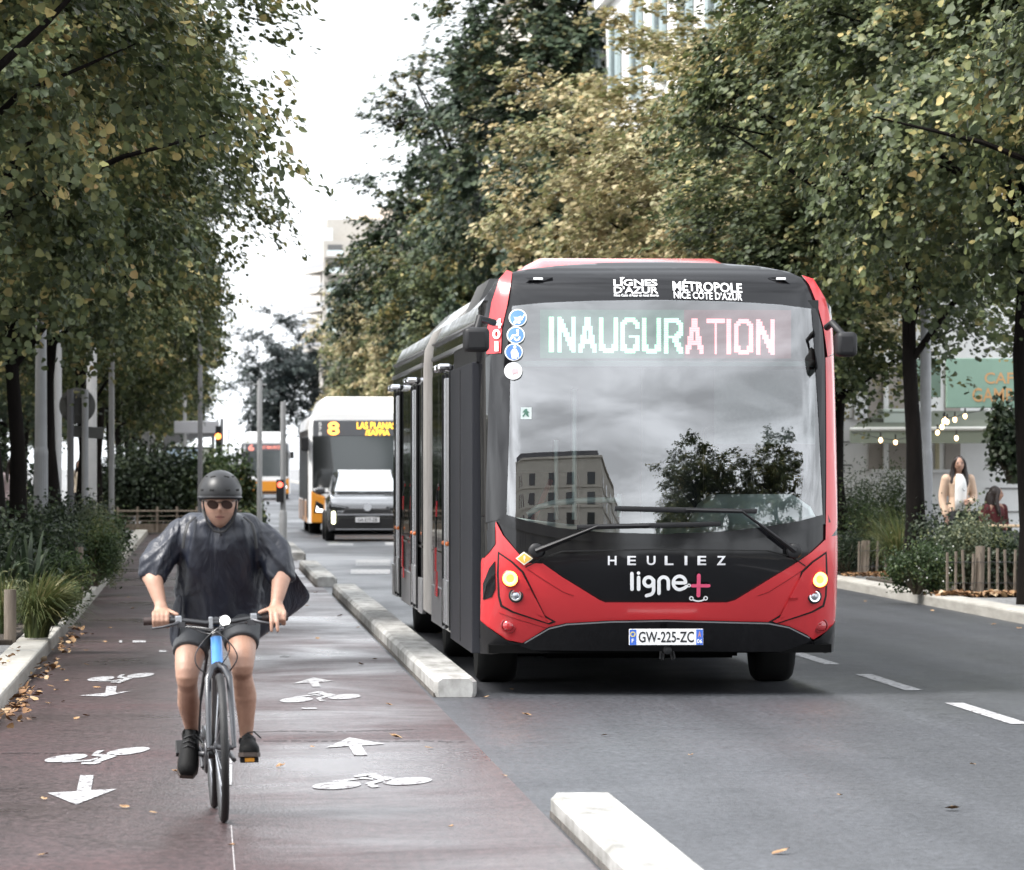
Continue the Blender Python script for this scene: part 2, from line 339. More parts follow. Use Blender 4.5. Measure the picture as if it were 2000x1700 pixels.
# ------------------------------------------------------------------ foliage
LEAF = np.array([(0, 0, 0), (.46, .18, .10), (.40, .62, .10), (0, 1.0, -.06), (-.40, .62, .10), (-.46, .18, .10)], float)
LEAF -= np.array([0, .45, 0])
BLADE = LEAF * np.array([.34, 1.0, 1.0])
def rot_frames(nrm, spin):
    n = nrm / np.linalg.norm(nrm, axis=1, keepdims=True)
    h = np.where(np.abs(n[:, 2:3]) < .9, np.array([[0., 0, 1]]), np.array([[1., 0, 0]]))
    a = np.cross(h, n); a /= np.linalg.norm(a, axis=1, keepdims=True); b = np.cross(n, a)
    c, s = np.cos(spin)[:, None], np.sin(spin)[:, None]
    return a * c + b * s, -a * s + b * c, n
def leaf_mesh(name, cen, nrm, size, spin=None, shape=LEAF):
    n = len(cen); spin = RNG.uniform(0, 6.283, n) if spin is None else spin
    X, Y_, Z_ = rot_frames(nrm, spin); t = shape
    v = cen[:, None, :] + size[:, None, None] * (t[None, :, 0:1] * X[:, None, :] + t[None, :, 1:2] * Y_[:, None, :] + t[None, :, 2:3] * Z_[:, None, :])
    me = bpy.data.meshes.new(name); me.vertices.add(6 * n); me.vertices.foreach_set('co', v.reshape(-1).astype(np.float32))
    q = np.array([0, 1, 2, 3, 0, 3, 4, 5]); idx = (np.arange(n)[:, None] * 6 + q[None, :]).reshape(-1)
    me.loops.add(8 * n); me.loops.foreach_set('vertex_index', idx.astype(np.int32))
    me.polygons.add(2 * n); me.polygons.foreach_set('loop_start', (np.arange(2 * n) * 4).astype(np.int32))
    try: me.polygons.foreach_set('loop_total', np.full(2 * n, 4, np.int32))
    except Exception: pass
    me.update(); me.validate(); return me
def crown_points(nclump, per, rad, zc, hh, low=.75, sig=.42, seed=1, shell=.45, cone=0.0, twigs=12):
    """boughs spread through an uneven ellipsoid with hollows; each bough carries drooping twigs set with leaves"""
    g = np.random.default_rng(seed); cs = []
    while len(cs) < nclump:
        d = g.normal(size=3); d /= np.linalg.norm(d); rr = g.uniform(0, 1) ** shell
        if d[2] < 0: d[2] *= low
        if mnoise.noise((d[0] * 2.6 + seed * 3, d[1] * 2.6, d[2] * 2.6 * 1.3)) < -.16 and rr > .55: continue
        wob = 1 + .26 * mnoise.noise((d[0] * 1.7 + seed, d[1] * 1.7, d[2] * 1.7)) + .14 * mnoise.noise((d[0] * 4 + seed, d[1] * 4, d[2] * 4))
        z = d[2] * rr; taper = 1 - cone * (z + .6) / 1.6 if cone else 1
        cs.append((d[0] * rr * wob * rad * taper, d[1] * rr * wob * rad * taper, zc + z * wob * hh))
    cs = np.array(cs); T = twigs; n = nclump * T * per
    outd = cs - np.array([0, 0, zc - .25 * hh]); outd /= np.linalg.norm(outd, axis=1, keepdims=True) + 1e-6
    td = outd[:, None, :] * .75 + g.normal(size=(nclump, T, 3)) * np.array([.75, .75, .45]); td /= np.linalg.norm(td, axis=2, keepdims=True)
    ln = sig * 2.0 * g.uniform(.5, 1.25, (nclump, T, 1)); st = cs[:, None, :] + g.normal(size=(nclump, T, 3)) * sig * .35
    t = g.uniform(.08, 1, (nclump, T, per, 1)) ** .8
    p = st[:, :, None, :] + td[:, :, None, :] * ln[:, :, None, :] * t; p[..., 2] -= (.42 * ln[:, :, None, 0] * t[..., 0] ** 2)
    p = p + g.normal(size=p.shape) * .055
    side = np.cross(td, np.array([0, 0, 1.0])); nr = np.array([0, 0, .85]) + outd[:, None, None, :] * .7 + td[:, :, None, :] * .25 * t + g.normal(size=p.shape) * .42
    return cs, p.reshape(-1, 3), nr.reshape(-1, 3), g
M_bark = mat('bark', (.0075, .006, .0052), .95, spec=.15, var=.4, vscale=5, bump=.9, bscale=18, stretch=(2, 2, .35))
M_bark2 = mat('grey_bark', (.075, .066, .058), .9, var=.35, vscale=6, bump=.9, bscale=20, stretch=(2, 2, .35))
def trunk_mb(h, r, cs, zc, seed, n_limb=16):
    g = random.Random(seed); b = MB()
    pts = [(0.05 * math.sin(i * 1.3 + seed), .05 * math.cos(i * 1.7 + seed), h * i / 9 - .1) for i in range(10)]
    b.tube(pts, [r * (1.35 if i == 0 else 1.08 if i == 1 else 1 - .075 * i) for i in range(10)], 12)
    for c in [cs[g.randrange(len(cs))] for _ in range(n_limb)]:
        z0 = max(min(c[2] - g.uniform(.8, 1.8), h * .95), 2.6); z0 = min(z0, h * .95); p0 = Vector((0, 0, z0)); p3 = Vector(c)
        mid = p0.lerp(p3, .5) + Vector((g.uniform(-.25, .25), g.uniform(-.25, .25), .25))
        b.tube([p0, p0.lerp(mid, .5) + Vector((0, 0, .06)), mid, mid.lerp(p3, .5), p3], [r * .42, r * .34, r * .24, r * .15, r * .06], 6)
    return b
G = lambda *a: a
DG, MG, LG, YG, YL, OC, OR_ = (.038, .054, .026), (.078, .102, .044), (.135, .158, .064), (.23, .225, .085), (.44, .36, .15), (.33, .235, .10), (.27, .14, .06)
M_leafG = leafmat('leaf_green', [(0, DG), (.45, MG), (.76, LG), (.92, YG), (.98, YL), (1, YL)])
M_leafM = leafmat('leaf_mixed', [(0, DG), (.4, MG), (.66, LG), (.82, YG), (.90, YL), (.98, YL), (1, OC)], spread=.6)
M_leafY = leafmat('leaf_yellowing', [(0, LG), (.25, (.20, .20, .085)), (.5, (.31, .28, .15)), (.72, (.42, .355, .20)), (.9, (.49, .40, .24)), (1, OC)], spread=.6)
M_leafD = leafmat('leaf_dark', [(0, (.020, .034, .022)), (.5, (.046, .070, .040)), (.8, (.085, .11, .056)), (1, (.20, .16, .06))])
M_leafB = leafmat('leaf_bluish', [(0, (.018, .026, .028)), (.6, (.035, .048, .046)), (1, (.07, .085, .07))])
def tree_proto(name, h, r, nclump, per, rad, zc, hh, size, seed, lm, bark, sig=.42, low=.8, shell=.45, cone=0.0, limbs=16, twigs=12):
    cs, p, nr, g = crown_points(nclump, per, rad, zc, hh, low, sig, seed, shell, cone, twigs)
    me = leaf_mesh('crown', p, nr, size * g.uniform(.5, 1.45, len(p)))
    root = thing(name, 'tree', 'tree')
    trunk_mb(h, r, cs, zc, seed, limbs).build('trunk', bark, root, smooth=60)
    c = link('crown', me, lm, root); c.material_slots[0].link = 'OBJECT'; c.material_slots[0].material = lm
    return root
_first = {}
def plant_tree(proto, X, Y, label, lm=None, rz=None, s=1.0, sz=None, group=None):
    if proto.name not in _first: _first[proto.name] = 1; t = proto
    else: t = dup(proto)
    t.location = (X, Y, .1); t.rotation_euler = (0, 0, random.uniform(0, 6.28) if rz is None else rz); t.scale = (s, s, sz or s)
    tag(t, label, 'tree', group)
    if lm:
        for c in kids(t):
            if c.name.startswith('crown'): c.material_slots[0].link = 'OBJECT'; c.material_slots[0].material = lm
    return t
near = [tree_proto('lime_tree', 8.5, .115, 135, 34, 2.75, 6.6, 3.7, .076, s, M_leafM, M_bark, sig=.40, limbs=34, twigs=14) for s in (3, 11, 23)]
far = [tree_proto('lime_tree', 8.5, .12, 120, 24, 2.9, 6.6, 4.0, .105, s, M_leafG, M_bark, sig=.42, limbs=24) for s in (31, 47)]
tall = tree_proto('plane_tree', 11, .2, 190, 30, 4.2, 9.0, 6.8, .125, 5, M_leafD, M_bark, sig=.55, cone=.5, low=.9)

GL, GR = 'lime trees in the row left of the cycle track', 'lime trees in the row along the right kerb'
# left row
Ls = [(43.5, 0, M_leafM, 'mixed green and yellow lime tree nearest on the left, its trunk outside the frame'),
      (52.0, 1, M_leafM, 'second lime tree on the left, yellow leaves hanging over the near planting bed'),
      (60.0, 2, M_leafM, 'lime tree whose black trunk stands at the left edge of the photo'),
      (68.2, 0, M_leafG, 'dark lime tree with thick black trunk left of the fluted lamp post'),
      (77.0, 1, M_leafM, 'lime tree with thin dark trunk just right of the fluted lamp post'),
      (86.0, 2, M_leafG, 'green lime tree behind the round sign seen from the back'),
      (96.0, 0, M_leafM, 'yellow green lime tree above the slim grey poles on the left')]
for Y, k, lm, lb in Ls: plant_tree(near[k], -2.35 + .12 * math.sin(Y), Y, lb, lm, group=GL)
Lf = [(107, 0, M_leafG, 'lime tree farther up the left row, over the low wire fence'), (120.5, 1, M_leafM, 'lime tree with dark trunk beside the left wire fence, behind the poles'),
      (133, 0, M_leafM, 'yellowish lime tree over the left end of the bus shelter'), (146, 1, M_leafG, 'green lime tree just behind the bus shelter'),
      (162, 0, M_leafM, 'small looking lime tree beyond the bus shelter, against the sky'), (180, 1, M_leafG, 'last lime tree of the left row, far beyond the shelter')]
for Y, k, lm, lb in Lf: plant_tree(far[k], -2.4, Y, lb, lm, group=GL, s=.96)
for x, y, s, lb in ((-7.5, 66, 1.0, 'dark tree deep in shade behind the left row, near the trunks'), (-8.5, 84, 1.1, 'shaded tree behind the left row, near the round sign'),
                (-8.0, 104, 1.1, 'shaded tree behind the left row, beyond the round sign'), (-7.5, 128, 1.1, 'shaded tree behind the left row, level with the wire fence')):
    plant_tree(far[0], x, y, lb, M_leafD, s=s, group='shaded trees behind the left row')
for i, Y in enumerate((200, 216, 232, 250, 270, 292, 316)):
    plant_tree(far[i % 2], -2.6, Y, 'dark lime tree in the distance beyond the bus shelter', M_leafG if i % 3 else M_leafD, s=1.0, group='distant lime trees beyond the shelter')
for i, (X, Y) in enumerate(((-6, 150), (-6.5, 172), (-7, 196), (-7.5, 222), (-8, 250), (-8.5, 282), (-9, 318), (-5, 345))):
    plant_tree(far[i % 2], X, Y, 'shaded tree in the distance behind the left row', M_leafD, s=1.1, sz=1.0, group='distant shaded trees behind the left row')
# right row
Rs = [(42.0, 0, M_leafM, 'lime tree nearest on the right, only its hanging yellow and green leaves in the frame'), (50.0, 1, M_leafM, 'big leaved lime tree at the right edge, leaves in front of the lamp post'),
      (58.3, 2, M_leafG, 'lime tree with grey trunk at the right edge beside the picket fence'), (66.2, 0, M_leafG, 'lime tree with dark trunk directly left of the right lamp post'),
      (74.5, 1, M_leafG, 'green lime tree right behind the bus roof'), (83.0, 2, M_leafY, 'yellowing lime tree above the right half of the bus')]
for Y, k, lm, lb in Rs: plant_tree(near[k], X_at(2004, 58.3) if Y == 58.3 else X_at(1781, 66.2) if Y == 66.2 else 9.0, Y, lb, lm, group=GR, s=1.02, sz={74.5: .76, 83.0: .84}.get(Y))
Rf = [(91.5, 0, M_leafY, 'pale ochre lime tree above the left half of the bus'), (100, 1, M_leafY, 'ochre lime tree beside the tall dark tree'),
      (150, 0, M_leafG, 'green lime tree behind the waiting orange bus'), (168, 1, M_leafY, 'yellow lime tree behind the roof of the waiting orange bus'),
      (190, 0, M_leafY, 'yellowing lime tree at the middle of the far right row'), (214, 1, M_leafG, 'green lime tree below the far balcony building'),
      (240, 0, M_leafY, 'small yellowish lime tree at the far left end of the right row')]
for Y, k, lm, lb in Rf: plant_tree(far[k], (8.4 if Y < 120 else 7.6), Y, lb, lm, group=GR, s=1.0 if Y < 120 else .92, sz={91.5: .90, 100: .94}.get(Y))
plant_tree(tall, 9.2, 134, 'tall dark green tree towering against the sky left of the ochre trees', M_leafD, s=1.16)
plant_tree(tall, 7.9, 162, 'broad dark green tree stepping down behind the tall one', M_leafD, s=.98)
plant_tree(far[1], 4.6, 330, 'distant dark bluish tree standing against the white sky', M_leafB, s=1.05)
plant_tree(far[0], 7.6, 345, 'distant bluish tree right of the darkest one against the sky', M_leafB, s=1.1)
# ------------------------------------------------------------------ the red articulated bus
BY = 37.6                                             # distance of its front
BX = (X_at(940, BY + .3) + X_at(1638, BY + .3)) / 2             # centre line
HW = 1.295
bus = thing('articulated_bus', 'red and black articulated bus with INAUGURATION on its lit display, coming down the lane', 'bus', (BX, BY, 0))
M_red = mat('bus_red', (.56, .036, .042), .26, spec=.45, coat=.35, var=.06, vscale=2)
M_blk = mat('bus_gloss_black', (.007, .007, .008), .09, spec=.40, rvar=.04, vscale=2)
M_sideglass = mat('bus_side_glass', (.012, .014, .014), .03, spec=.75)
M_matblk = mat('black_plastic', (.010, .010, .011), .5, spec=.35, var=.3, vscale=6)
M_door = mat('dark_door_panel', (.020, .021, .026), .42, spec=.3, var=.12, vscale=3, stretch=(4, 4, .3))
M_silver = mat('silver_paint', (.40, .40, .41), .28, metal=.5, var=.1)
M_chrome = mat('chrome', (.75, .75, .77), .09, metal=1)
M_bellow = mat('bellows_rubber', (.27, .255, .24), .7, var=.15, vscale=3)
M_white = mat('white_lettering', (.85, .85, .85), .5)
M_pink = mat('pink_lettering', (.75, .10, .20), .4)
M_rubber = mat('tyre_rubber', (.006, .006, .006), .75, var=.3, vscale=20)
M_wind = glass('windscreen_glass', (.84, .92, .91), 3.0)
M_under = mat('underbody', (.004, .004, .004), .95, spec=.1)
M_line = mat('panel_gap_crease', (.004, .004, .004), .8)

def yf(x, z):
    u = min(abs(x) / HW, 1.0)
    y = .17 * u * u
    t = (abs(x) - 1.02) / .275
    if t > 0: y += .24 * (1 - math.sqrt(max(0.0, 1 - min(t, .995) ** 2)))
    if z < .98: y += .16 * ((.98 - z) / .5) ** 1.6
    else: q = min(z, 2.86) - .98; y += .015 * q + .098 * q * q
    if z > 2.86: q = z - 2.86; y += .383 * q + 11 * q ** 3
    return y
def FP(px, py):
    x, z = 0.0, 1.5
    for _ in range(12):
        Y = BY + yf(x, z); x = max(-HW + .003, min(HW - .003, X_at(px, Y) - BX)); z = Z_at(px, py, Y)
    return x, z
def patch(name, poly, off, m, parent=None, step=.07, thick=.015, px=True, fn=yf, smooth=35, stepz=None):
    """a panel cut to an outline, wrapped on the curved front and given a rim"""
    pts = [FP(*p) for p in poly] if px else poly
    bm = bmesh.new(); vs = [bm.verts.new((a, 0, b)) for a, b in pts]; bm.faces.new(vs)
    bmesh.ops.triangulate(bm, faces=bm.faces[:])
    for ax, st in ((0, step), (2, stepz or step)):
        lo = min(p[0 if ax == 0 else 1] for p in pts); hi = max(p[0 if ax == 0 else 1] for p in pts)
        k = math.floor(lo / st) + 1
        while k * st < hi - 1e-4:
            co = [0, 0, 0]; no = [0, 0, 0]; co[ax] = k * st; no[ax] = 1
            bmesh.ops.bisect_plane(bm, geom=bm.verts[:] + bm.edges[:] + bm.faces[:], plane_co=co, plane_no=no, dist=1e-5); k += 1
    bmesh.ops.remove_doubles(bm, verts=bm.verts, dist=1e-5)
    for v in bm.verts: v.co.y = fn(v.co.x, v.co.z) - off
    for f in bm.faces:
        f.normal_update()
        if f.normal.y > 0: f.normal_flip()
    if thick:
        r = bmesh.ops.extrude_edge_only(bm, edges=[e for e in bm.edges if e.is_boundary])
        for v in [g for g in r['geom'] if isinstance(g, bmesh.types.BMVert)]: v.co.y += thick + off
    me = bpy.data.meshes.new(name); bm.to_mesh(me); bm.free()
    return link(name, me, m, parent, smooth)
def text_wrap(mb, body, x0, x1, z0, z1, fn, bold=0.0, step=.03):
    vs, fs, _ = text2d(body, bold, 3, 1.0)
    bm = bmesh.new(); V = [bm.verts.new((x0 + u * (x1 - x0), 0, z0 + v * (z1 - z0))) for u, v in vs]
    for f in fs:
        try: bm.faces.new([V[i] for i in f])
        except ValueError: pass
    for ax, lo, hi in ((0, x0, x1), (2, z0, z1)):
        k = math.floor(lo / step) + 1
        while k * step < hi:
            co = [0, 0, 0]; no = [0, 0, 0]; co[ax] = k * step; no[ax] = 1
            bmesh.ops.bisect_plane(bm, geom=bm.verts[:] + bm.edges[:] + bm.faces[:], plane_co=co, plane_no=no, dist=1e-6); k += 1
    bm.verts.index_update()
    mb.add([fn(v.co.x, v.co.z) for v in bm.verts], [[v.index for v in f.verts] for f in bm.faces]); bm.free()
def onf(off): return lambda x, z: (x, yf(x, z) - off, z)
def ring_px(cx, cy, r, n=28): return [(cx + r * math.cos(2 * math.pi * i / n), cy + r * math.sin(2 * math.pi * i / n)) for i in range(n)]

# windscreen opening, in photo pixels
TOPE = [(1000, 598), (1060, 592), (1150, 588), (1290, 586), (1420, 589), (1520, 595), (1588, 604)]
RIGHTE = [(1600, 680), (1608, 780), (1612, 900), (1613, 1010)]
BOTE = [(1560, 1025), (1480, 1038), (1400, 1046), (1290, 1050), (1180, 1047), (1090, 1038), (1030, 1024), (990, 1010)]
LEFTE = [(982, 960), (981, 880), (983, 780), (989, 690)]
win = TOPE + RIGHTE + BOTE + LEFTE
gl = patch('windscreen', win, .006, M_wind, bus, step=.06, thick=0, smooth=180)
# lower front: black shell behind everything, from under the windscreen to the bumper
x_of = lambda px, py: FP(px, py)[0]
bot = [FP(*p) for p in BOTE[::-1]]
low = [(-HW + .003, .40), (HW - .003, .40), (HW - .003, bot[-1][1] - .0)] + bot[::-1] + [(-HW + .003, bot[0][1])]
patch('front_panel', low, 0, M_blk, bus, px=False, thick=.02)
# frit: black border round the glass (proud ring segments)
def strip(name, outer, inner, off, m, parent=bus, thick=.012): return patch(name, outer + inner[::-1], off, m, parent, thick=thick)
strip('windscreen_border', [(972, 1022), (1030, 1040), (1090, 1052), (1180, 1061), (1290, 1064), (1400, 1060), (1480, 1052), (1560, 1038), (1622, 1020)],
      [(984, 1004), (1030, 1018), (1090, 1031), (1180, 1040), (1290, 1043), (1400, 1039), (1480, 1031), (1560, 1018), (1616, 1003)], .012, M_blk)
strip('pillar', [(946, 1022), (950, 860), (958, 700), (980, 640), (986, 598)], [(988, 1012), (980, 960), (979, 880), (981, 780), (999, 600)], .010, M_blk)
strip('pillar', [(1617, 1022), (1617, 860), (1613, 740), (1606, 640), (1598, 598)], [(1608, 1012), (1606, 900), (1602, 780), (1594, 680), (1585, 604)], .010, M_blk)
# roof dome above the windscreen
domeL = [(990, 604), (1060, 596), (1150, 591), (1290, 589), (1420, 592), (1520, 598), (1600, 608)]
dz = [FP(*p) for p in domeL]
domeT = [FP(*p) for p in ((1586, 560), (1570, 545), (1540, 531), (1480, 520), (1400, 514), (1290, 511), (1180, 513), (1090, 519), (1030, 526), (990, 534), (968, 550))]
E_ = HW - .003
dome = [(-E_, 2.62)] + dz + [(E_, 2.62), (E_, 2.80)] + domeT + [(-E_, 2.80)]
patch('roof_dome', dome, 0.0, M_blk, bus, px=False, step=.06, stepz=.025, thick=.02)
# inner shell of the corner posts
wl = [FP(*p) for p in ((994, 1008), (984, 960), (983, 880), (985, 780), (991, 690), (1001, 606))]; wr = [FP(*p) for p in ((1611, 1008), (1610, 900), (1606, 780), (1598, 680), (1587, 608))]
patch('corner_post', [(-E_, wl[0][1])] + wl + [(-E_, wl[-1][1])], 0, M_blk, bus, px=False, thick=.02)
patch('corner_post', [(E_, wr[0][1])] + wr + [(E_, wr[-1][1])], 0, M_blk, bus, px=False, thick=.02)
# red roof pillars
patch('red_pillar', [(1000, 532), (990, 598), (980, 640), (978, 690), (950, 692), (952, 640), (960, 590), (975, 545), (990, 528)], .020, M_red, bus)
patch('red_pillar', [(1566, 538), (1588, 545), (1612, 585), (1626, 640), (1631, 690), (1616, 698), (1608, 640), (1596, 596), (1580, 556)], .020, M_red, bus)
patch('red_pillar', [(1612, 699), (1640, 694), (1642, 1030), (1612, 1062), (1616, 900)], .016, M_red, bus)
# red mask with the black field in the middle
patch('red_fascia', [(968, 1019), (982, 1046), (1028, 1100), (1060, 1101), (1097, 1127), (1170, 1172), (1182, 1177), (1422, 1177), (1436, 1172), (1548, 1104), (1584, 1080), (1618, 1048),
                     (1638, 1046), (1640, 1220), (1588, 1249), (1575, 1240), (1540, 1224), (1500, 1216), (1300, 1211), (1190, 1213), (1105, 1219), (1070, 1227), (1020, 1256), (990, 1250), (955, 1226), (938, 1216),
                     (938, 1100), (941, 1092), (954, 1080), (966, 1066)], .016, M_red, bus, thick=.02)
# raised cheek panels that carry the lamps: rim gap, then a proud red panel
def cheek(mirror):
    q = (lambda x: 2578 - x + 0) if mirror else (lambda x: x)
    P = lambda pts: [(q(x) + (0 if not mirror else 8), y) for x, y in pts]
    o = [(972, 1077), (1000, 1096), (1022, 1116), (1028, 1150), (1035, 1185), (1086, 1215), (1072, 1220), (1000, 1197), (977, 1185), (972, 1165), (970, 1120)]
    g = patch('cheek_gap', P(o), .019, M_line, bus)
    o2 = [(975, 1083), (998, 1099), (1019, 1119), (1025, 1151), (1031, 1187), (1078, 1214), (1070, 1217), (1002, 1194), (981, 1182), (976, 1164), (974, 1122)]
    c = patch('cheek', P(o2), .030, M_red, bus)
    return c
cheek(0); cheek(1)
# creases across the mask
def crease(pts, w_=2.2, off=.022, m=M_line, nm='panel_gap_crease'):
    up = [(x, y - w_ / 2) for x, y in pts]; dn = [(x, y + w_ / 2) for x, y in pts]
    patch(nm, up + dn[::-1], off, m, bus, thick=.004)
crease([(1026, 1108), (1062, 1090), (1098, 1077), (1290, 1073), (1500, 1076), (1545, 1087), (1573, 1106)], 2.4, .019)
crease([(1030, 1112), (1060, 1132), (1100, 1157), (1120, 1164)], 1.6, .0185, mat('red_shade', (.24, .012, .016), .3))  # thin darker red strips: shade along the creases put into colour
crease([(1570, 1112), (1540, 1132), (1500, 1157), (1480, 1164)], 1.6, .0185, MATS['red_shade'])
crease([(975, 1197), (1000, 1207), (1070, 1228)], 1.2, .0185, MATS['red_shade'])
# bumper: black with a pale edge line, corner skirts
patch('bumper', [(1012, 1262), (1070, 1225), (1105, 1217), (1190, 1212), (1300, 1210), (1500, 1215), (1540, 1223), (1576, 1240), (1594, 1262), (1570, 1273), (1300, 1272), (1030, 1270)], .034, M_blk, bus, thick=.05)
crease([(1024, 1256), (1072, 1228), (1106, 1220), (1190, 1215), (1300, 1213), (1500, 1218), (1540, 1226), (1580, 1246)], 2.6, .0365, M_silver, 'bumper_trim')
patch('corner_skirt', [(938, 1212), (956, 1228), (990, 1252), (1016, 1258), (1014, 1272), (960, 1278), (938, 1276)], .030, M_matblk, bus, thick=.06)
patch('corner_skirt', [(1640, 1214), (1600, 1246), (1590, 1252), (1588, 1268), (1610, 1276), (1640, 1272)], .030, M_matblk, bus, thick=.06)
# lamps
def lamp(cx, cy, r, kind):
    x, z = FP(cx, cy); y = yf(x, z) - .034; k = 273.0; rr = r / k
    nx = .0; ax = Vector((-.22 if x < 0 else .22, -1, .03)).normalized()
    if kind == 'amber':
        bz = MB().lathe([(rr * 1.12, -.02), (rr * 1.12, .004), (rr * .98, .008), (rr * .96, -.01)], (x, y, z), ax, 28).build('indicator', mat('lamp_rim', (.30, .02, .02), .3), bus, 40)
        MB().lathe([(rr * .95, .000), (rr * .92, .012), (rr * .75, .018), (rr * .52, .012), (rr * .5, .0)], (x, y, z), ax, 28).build('light_ring', mat('amber_ring', (.9, .5, .1), .3, emit=(1.0, .42, .05), estr=3.2), bz, 60)
        MB().lathe([(rr * .5, .0), (rr * .45, .007), (0, .009)], (x, y, z), ax, 20).build('lens', mat('amber_lens', (.6, .25, .05), .15, emit=(1.0, .40, .06), estr=.7), bz, 60)
    elif kind == 'clear':
        bz = MB().lathe([(rr * 1.25, -.02), (rr * 1.25, .003), (rr * 1.05, .008), (rr * .98, -.006), (rr * .8, -.008)], (x, y, z), ax, 28).build('headlight', M_matblk, bus, 40)
        MB().lathe([(rr * .98, -.004), (rr * .94, .006), (rr * .80, .006), (rr * .76, -.002)], (x, y, z), ax, 28).build('bezel', M_chrome, bz, 60)
        MB().lathe([(rr * .76, -.006), (rr * .6, .004), (rr * .3, .010), (0, .012)], (x, y, z), ax, 24).build('lens', mat('clear_lens', (.35, .37, .40), .08, metal=.75), bz, 60)
    else:
        bz = MB().lathe([(rr * 1.3, -.02), (rr * 1.3, .002), (rr * 1.1, .005), (rr * 1.0, -.004)], (x, y + .014, z), ax, 28).build('reflector', mat('red_rim', (.22, .012, .016), .35), bus, 40)
        MB().lathe([(rr, -.006), (rr * .9, .006), (rr * .5, .012), (0, .014)], (x, y + .014, z), ax, 24).build('lens', mat('red_lens', (.33, .01, .015), .1, coat=1), bz, 60)
for a in ((996, 1130, 15.5, 'amber'), (1007, 1163, 11.5, 'clear'), (992, 1222, 11.5, 'red'), (1600, 1132, 15.5, 'amber'), (1590, 1165, 11.5, 'clear'), (1603, 1222, 11.5, 'red')): lamp(*a)
# high-voltage warning diamond
patch('warning_sticker', [(1023, 1078), (1041, 1091), (1023, 1104), (1007, 1091)], .036, mat('sticker_white', (.8, .75, .6), .5), bus, thick=.004)
patch('warning_sticker', [(1023, 1081), (1037, 1091), (1023, 1101), (1010, 1091)], .0385, mat('sticker_amber', (.72, .40, .06), .5), bus, thick=.002)
patch('warning_sticker', [(1025, 1085), (1026, 1091), (1024, 1092), (1024, 1098), (1022, 1092), (1022.5, 1090), (1022, 1086)], .040, MATS['sticker_white'], bus, thick=.002)
# number plate
def rect_px(x0, x1, y0, y1): return FP(x0, y1), FP(x1, y0)
(xa, za), (xb, zb) = rect_px(1223, 1368, 1227, 1258)
yp = yf(0, .9) - .050
plate = MB().box(xa, xb, yp - .006, yp + .03, za, zb).build('number_plate', mat('plate_white', (.80, .80, .80), .4), bus, bevel=.004)
wpl = xb - xa
MB().box(xa + .002, xa + wpl * .095, yp - .008, yp, za + .002, zb - .002).build('plate_band', mat('plate_blue', (.04, .12, .50), .4), plate)
MB().box(xb - wpl * .095, xb - .002, yp - .008, yp, za + .002, zb - .002).build('plate_band', MATS['plate_blue'], plate)
pf = lambda x, z: (x, yp - .0085, z)
hpl = zb - za
text_on(MB(), 'GW-225-ZC', xa + wpl * .125, xb - wpl * .125, za + hpl * .17, zb - hpl * .15, pf, .018).build('plate_text', mat('plate_black', (.01, .01, .012), .5), plate)
b = MB(); pf2 = lambda x, z: (x, yp - .0095, z)
text_on(b, 'F', xa + wpl * .032, xa + wpl * .062, za + hpl * .16, za + hpl * .40, pf2, .01); text_on(b, '06', xb - wpl * .085, xb - wpl * .015, za + hpl * .12, za + hpl * .38, pf2, .01)
b.build('plate_text', M_white, plate)
b = MB()
for i in range(12): b.box(*(lambda cx, cz: (cx - .0035, cx + .0035, yp - .0095, yp - .0085, cz - .0035, cz + .0035))(xa + wpl * .048 + .016 * math.cos(i * math.pi / 6), za + hpl * .68 + .016 * math.sin(i * math.pi / 6)))
b.build('star_ring', mat('star_yellow', (.75, .6, .1), .5), plate)
text_on(MB(), 'A', xb - wpl * .07, xb - wpl * .03, za + hpl * .5, zb - hpl * .14, pf2, .02).build('region_badge', mat('badge_red', (.6, .25, .1), .5), plate)
# tow eye under the plate
b = MB(); b.lathe([(.03, -.02), (.03, .03), (.022, .035)], (FP(1298, 1268)[0], .02, FP(1298, 1268)[1]), (0, -1, 0), 14)
for s in (-1, 1): b.tube([(FP(1298 + 12 * s, 1274)[0], .05, .32), (FP(1298 + 14 * s, 1280)[0], .04, .27), (FP(1298 + 9 * s, 1286)[0], .05, .26), (FP(1298 + 7 * s, 1276)[0], .06, .31)], .008, 6)
b.build('tow_hook', M_matblk, bus, 50)
# maker lettering, one letter at a time with wide gaps
b = MB()
for ch, c in zip('HEULIEZ', (1195, 1233, 1271, 1306, 1339, 1370, 1408)):
    hw = 2.6 if ch == 'I' else 8.5
    (x0, z0), (x1, z1) = rect_px(c - hw, c + hw, 1086, 1104)
    text_wrap(b, ch, x0, x1, z0, z1, onf(.034), .02)
o = b.build('lettering', mat('letter_silver', (.72, .72, .74), .3, metal=.35), bus)
sol = o.modifiers.new('thickness', 'SOLIDIFY'); sol.thickness = .01
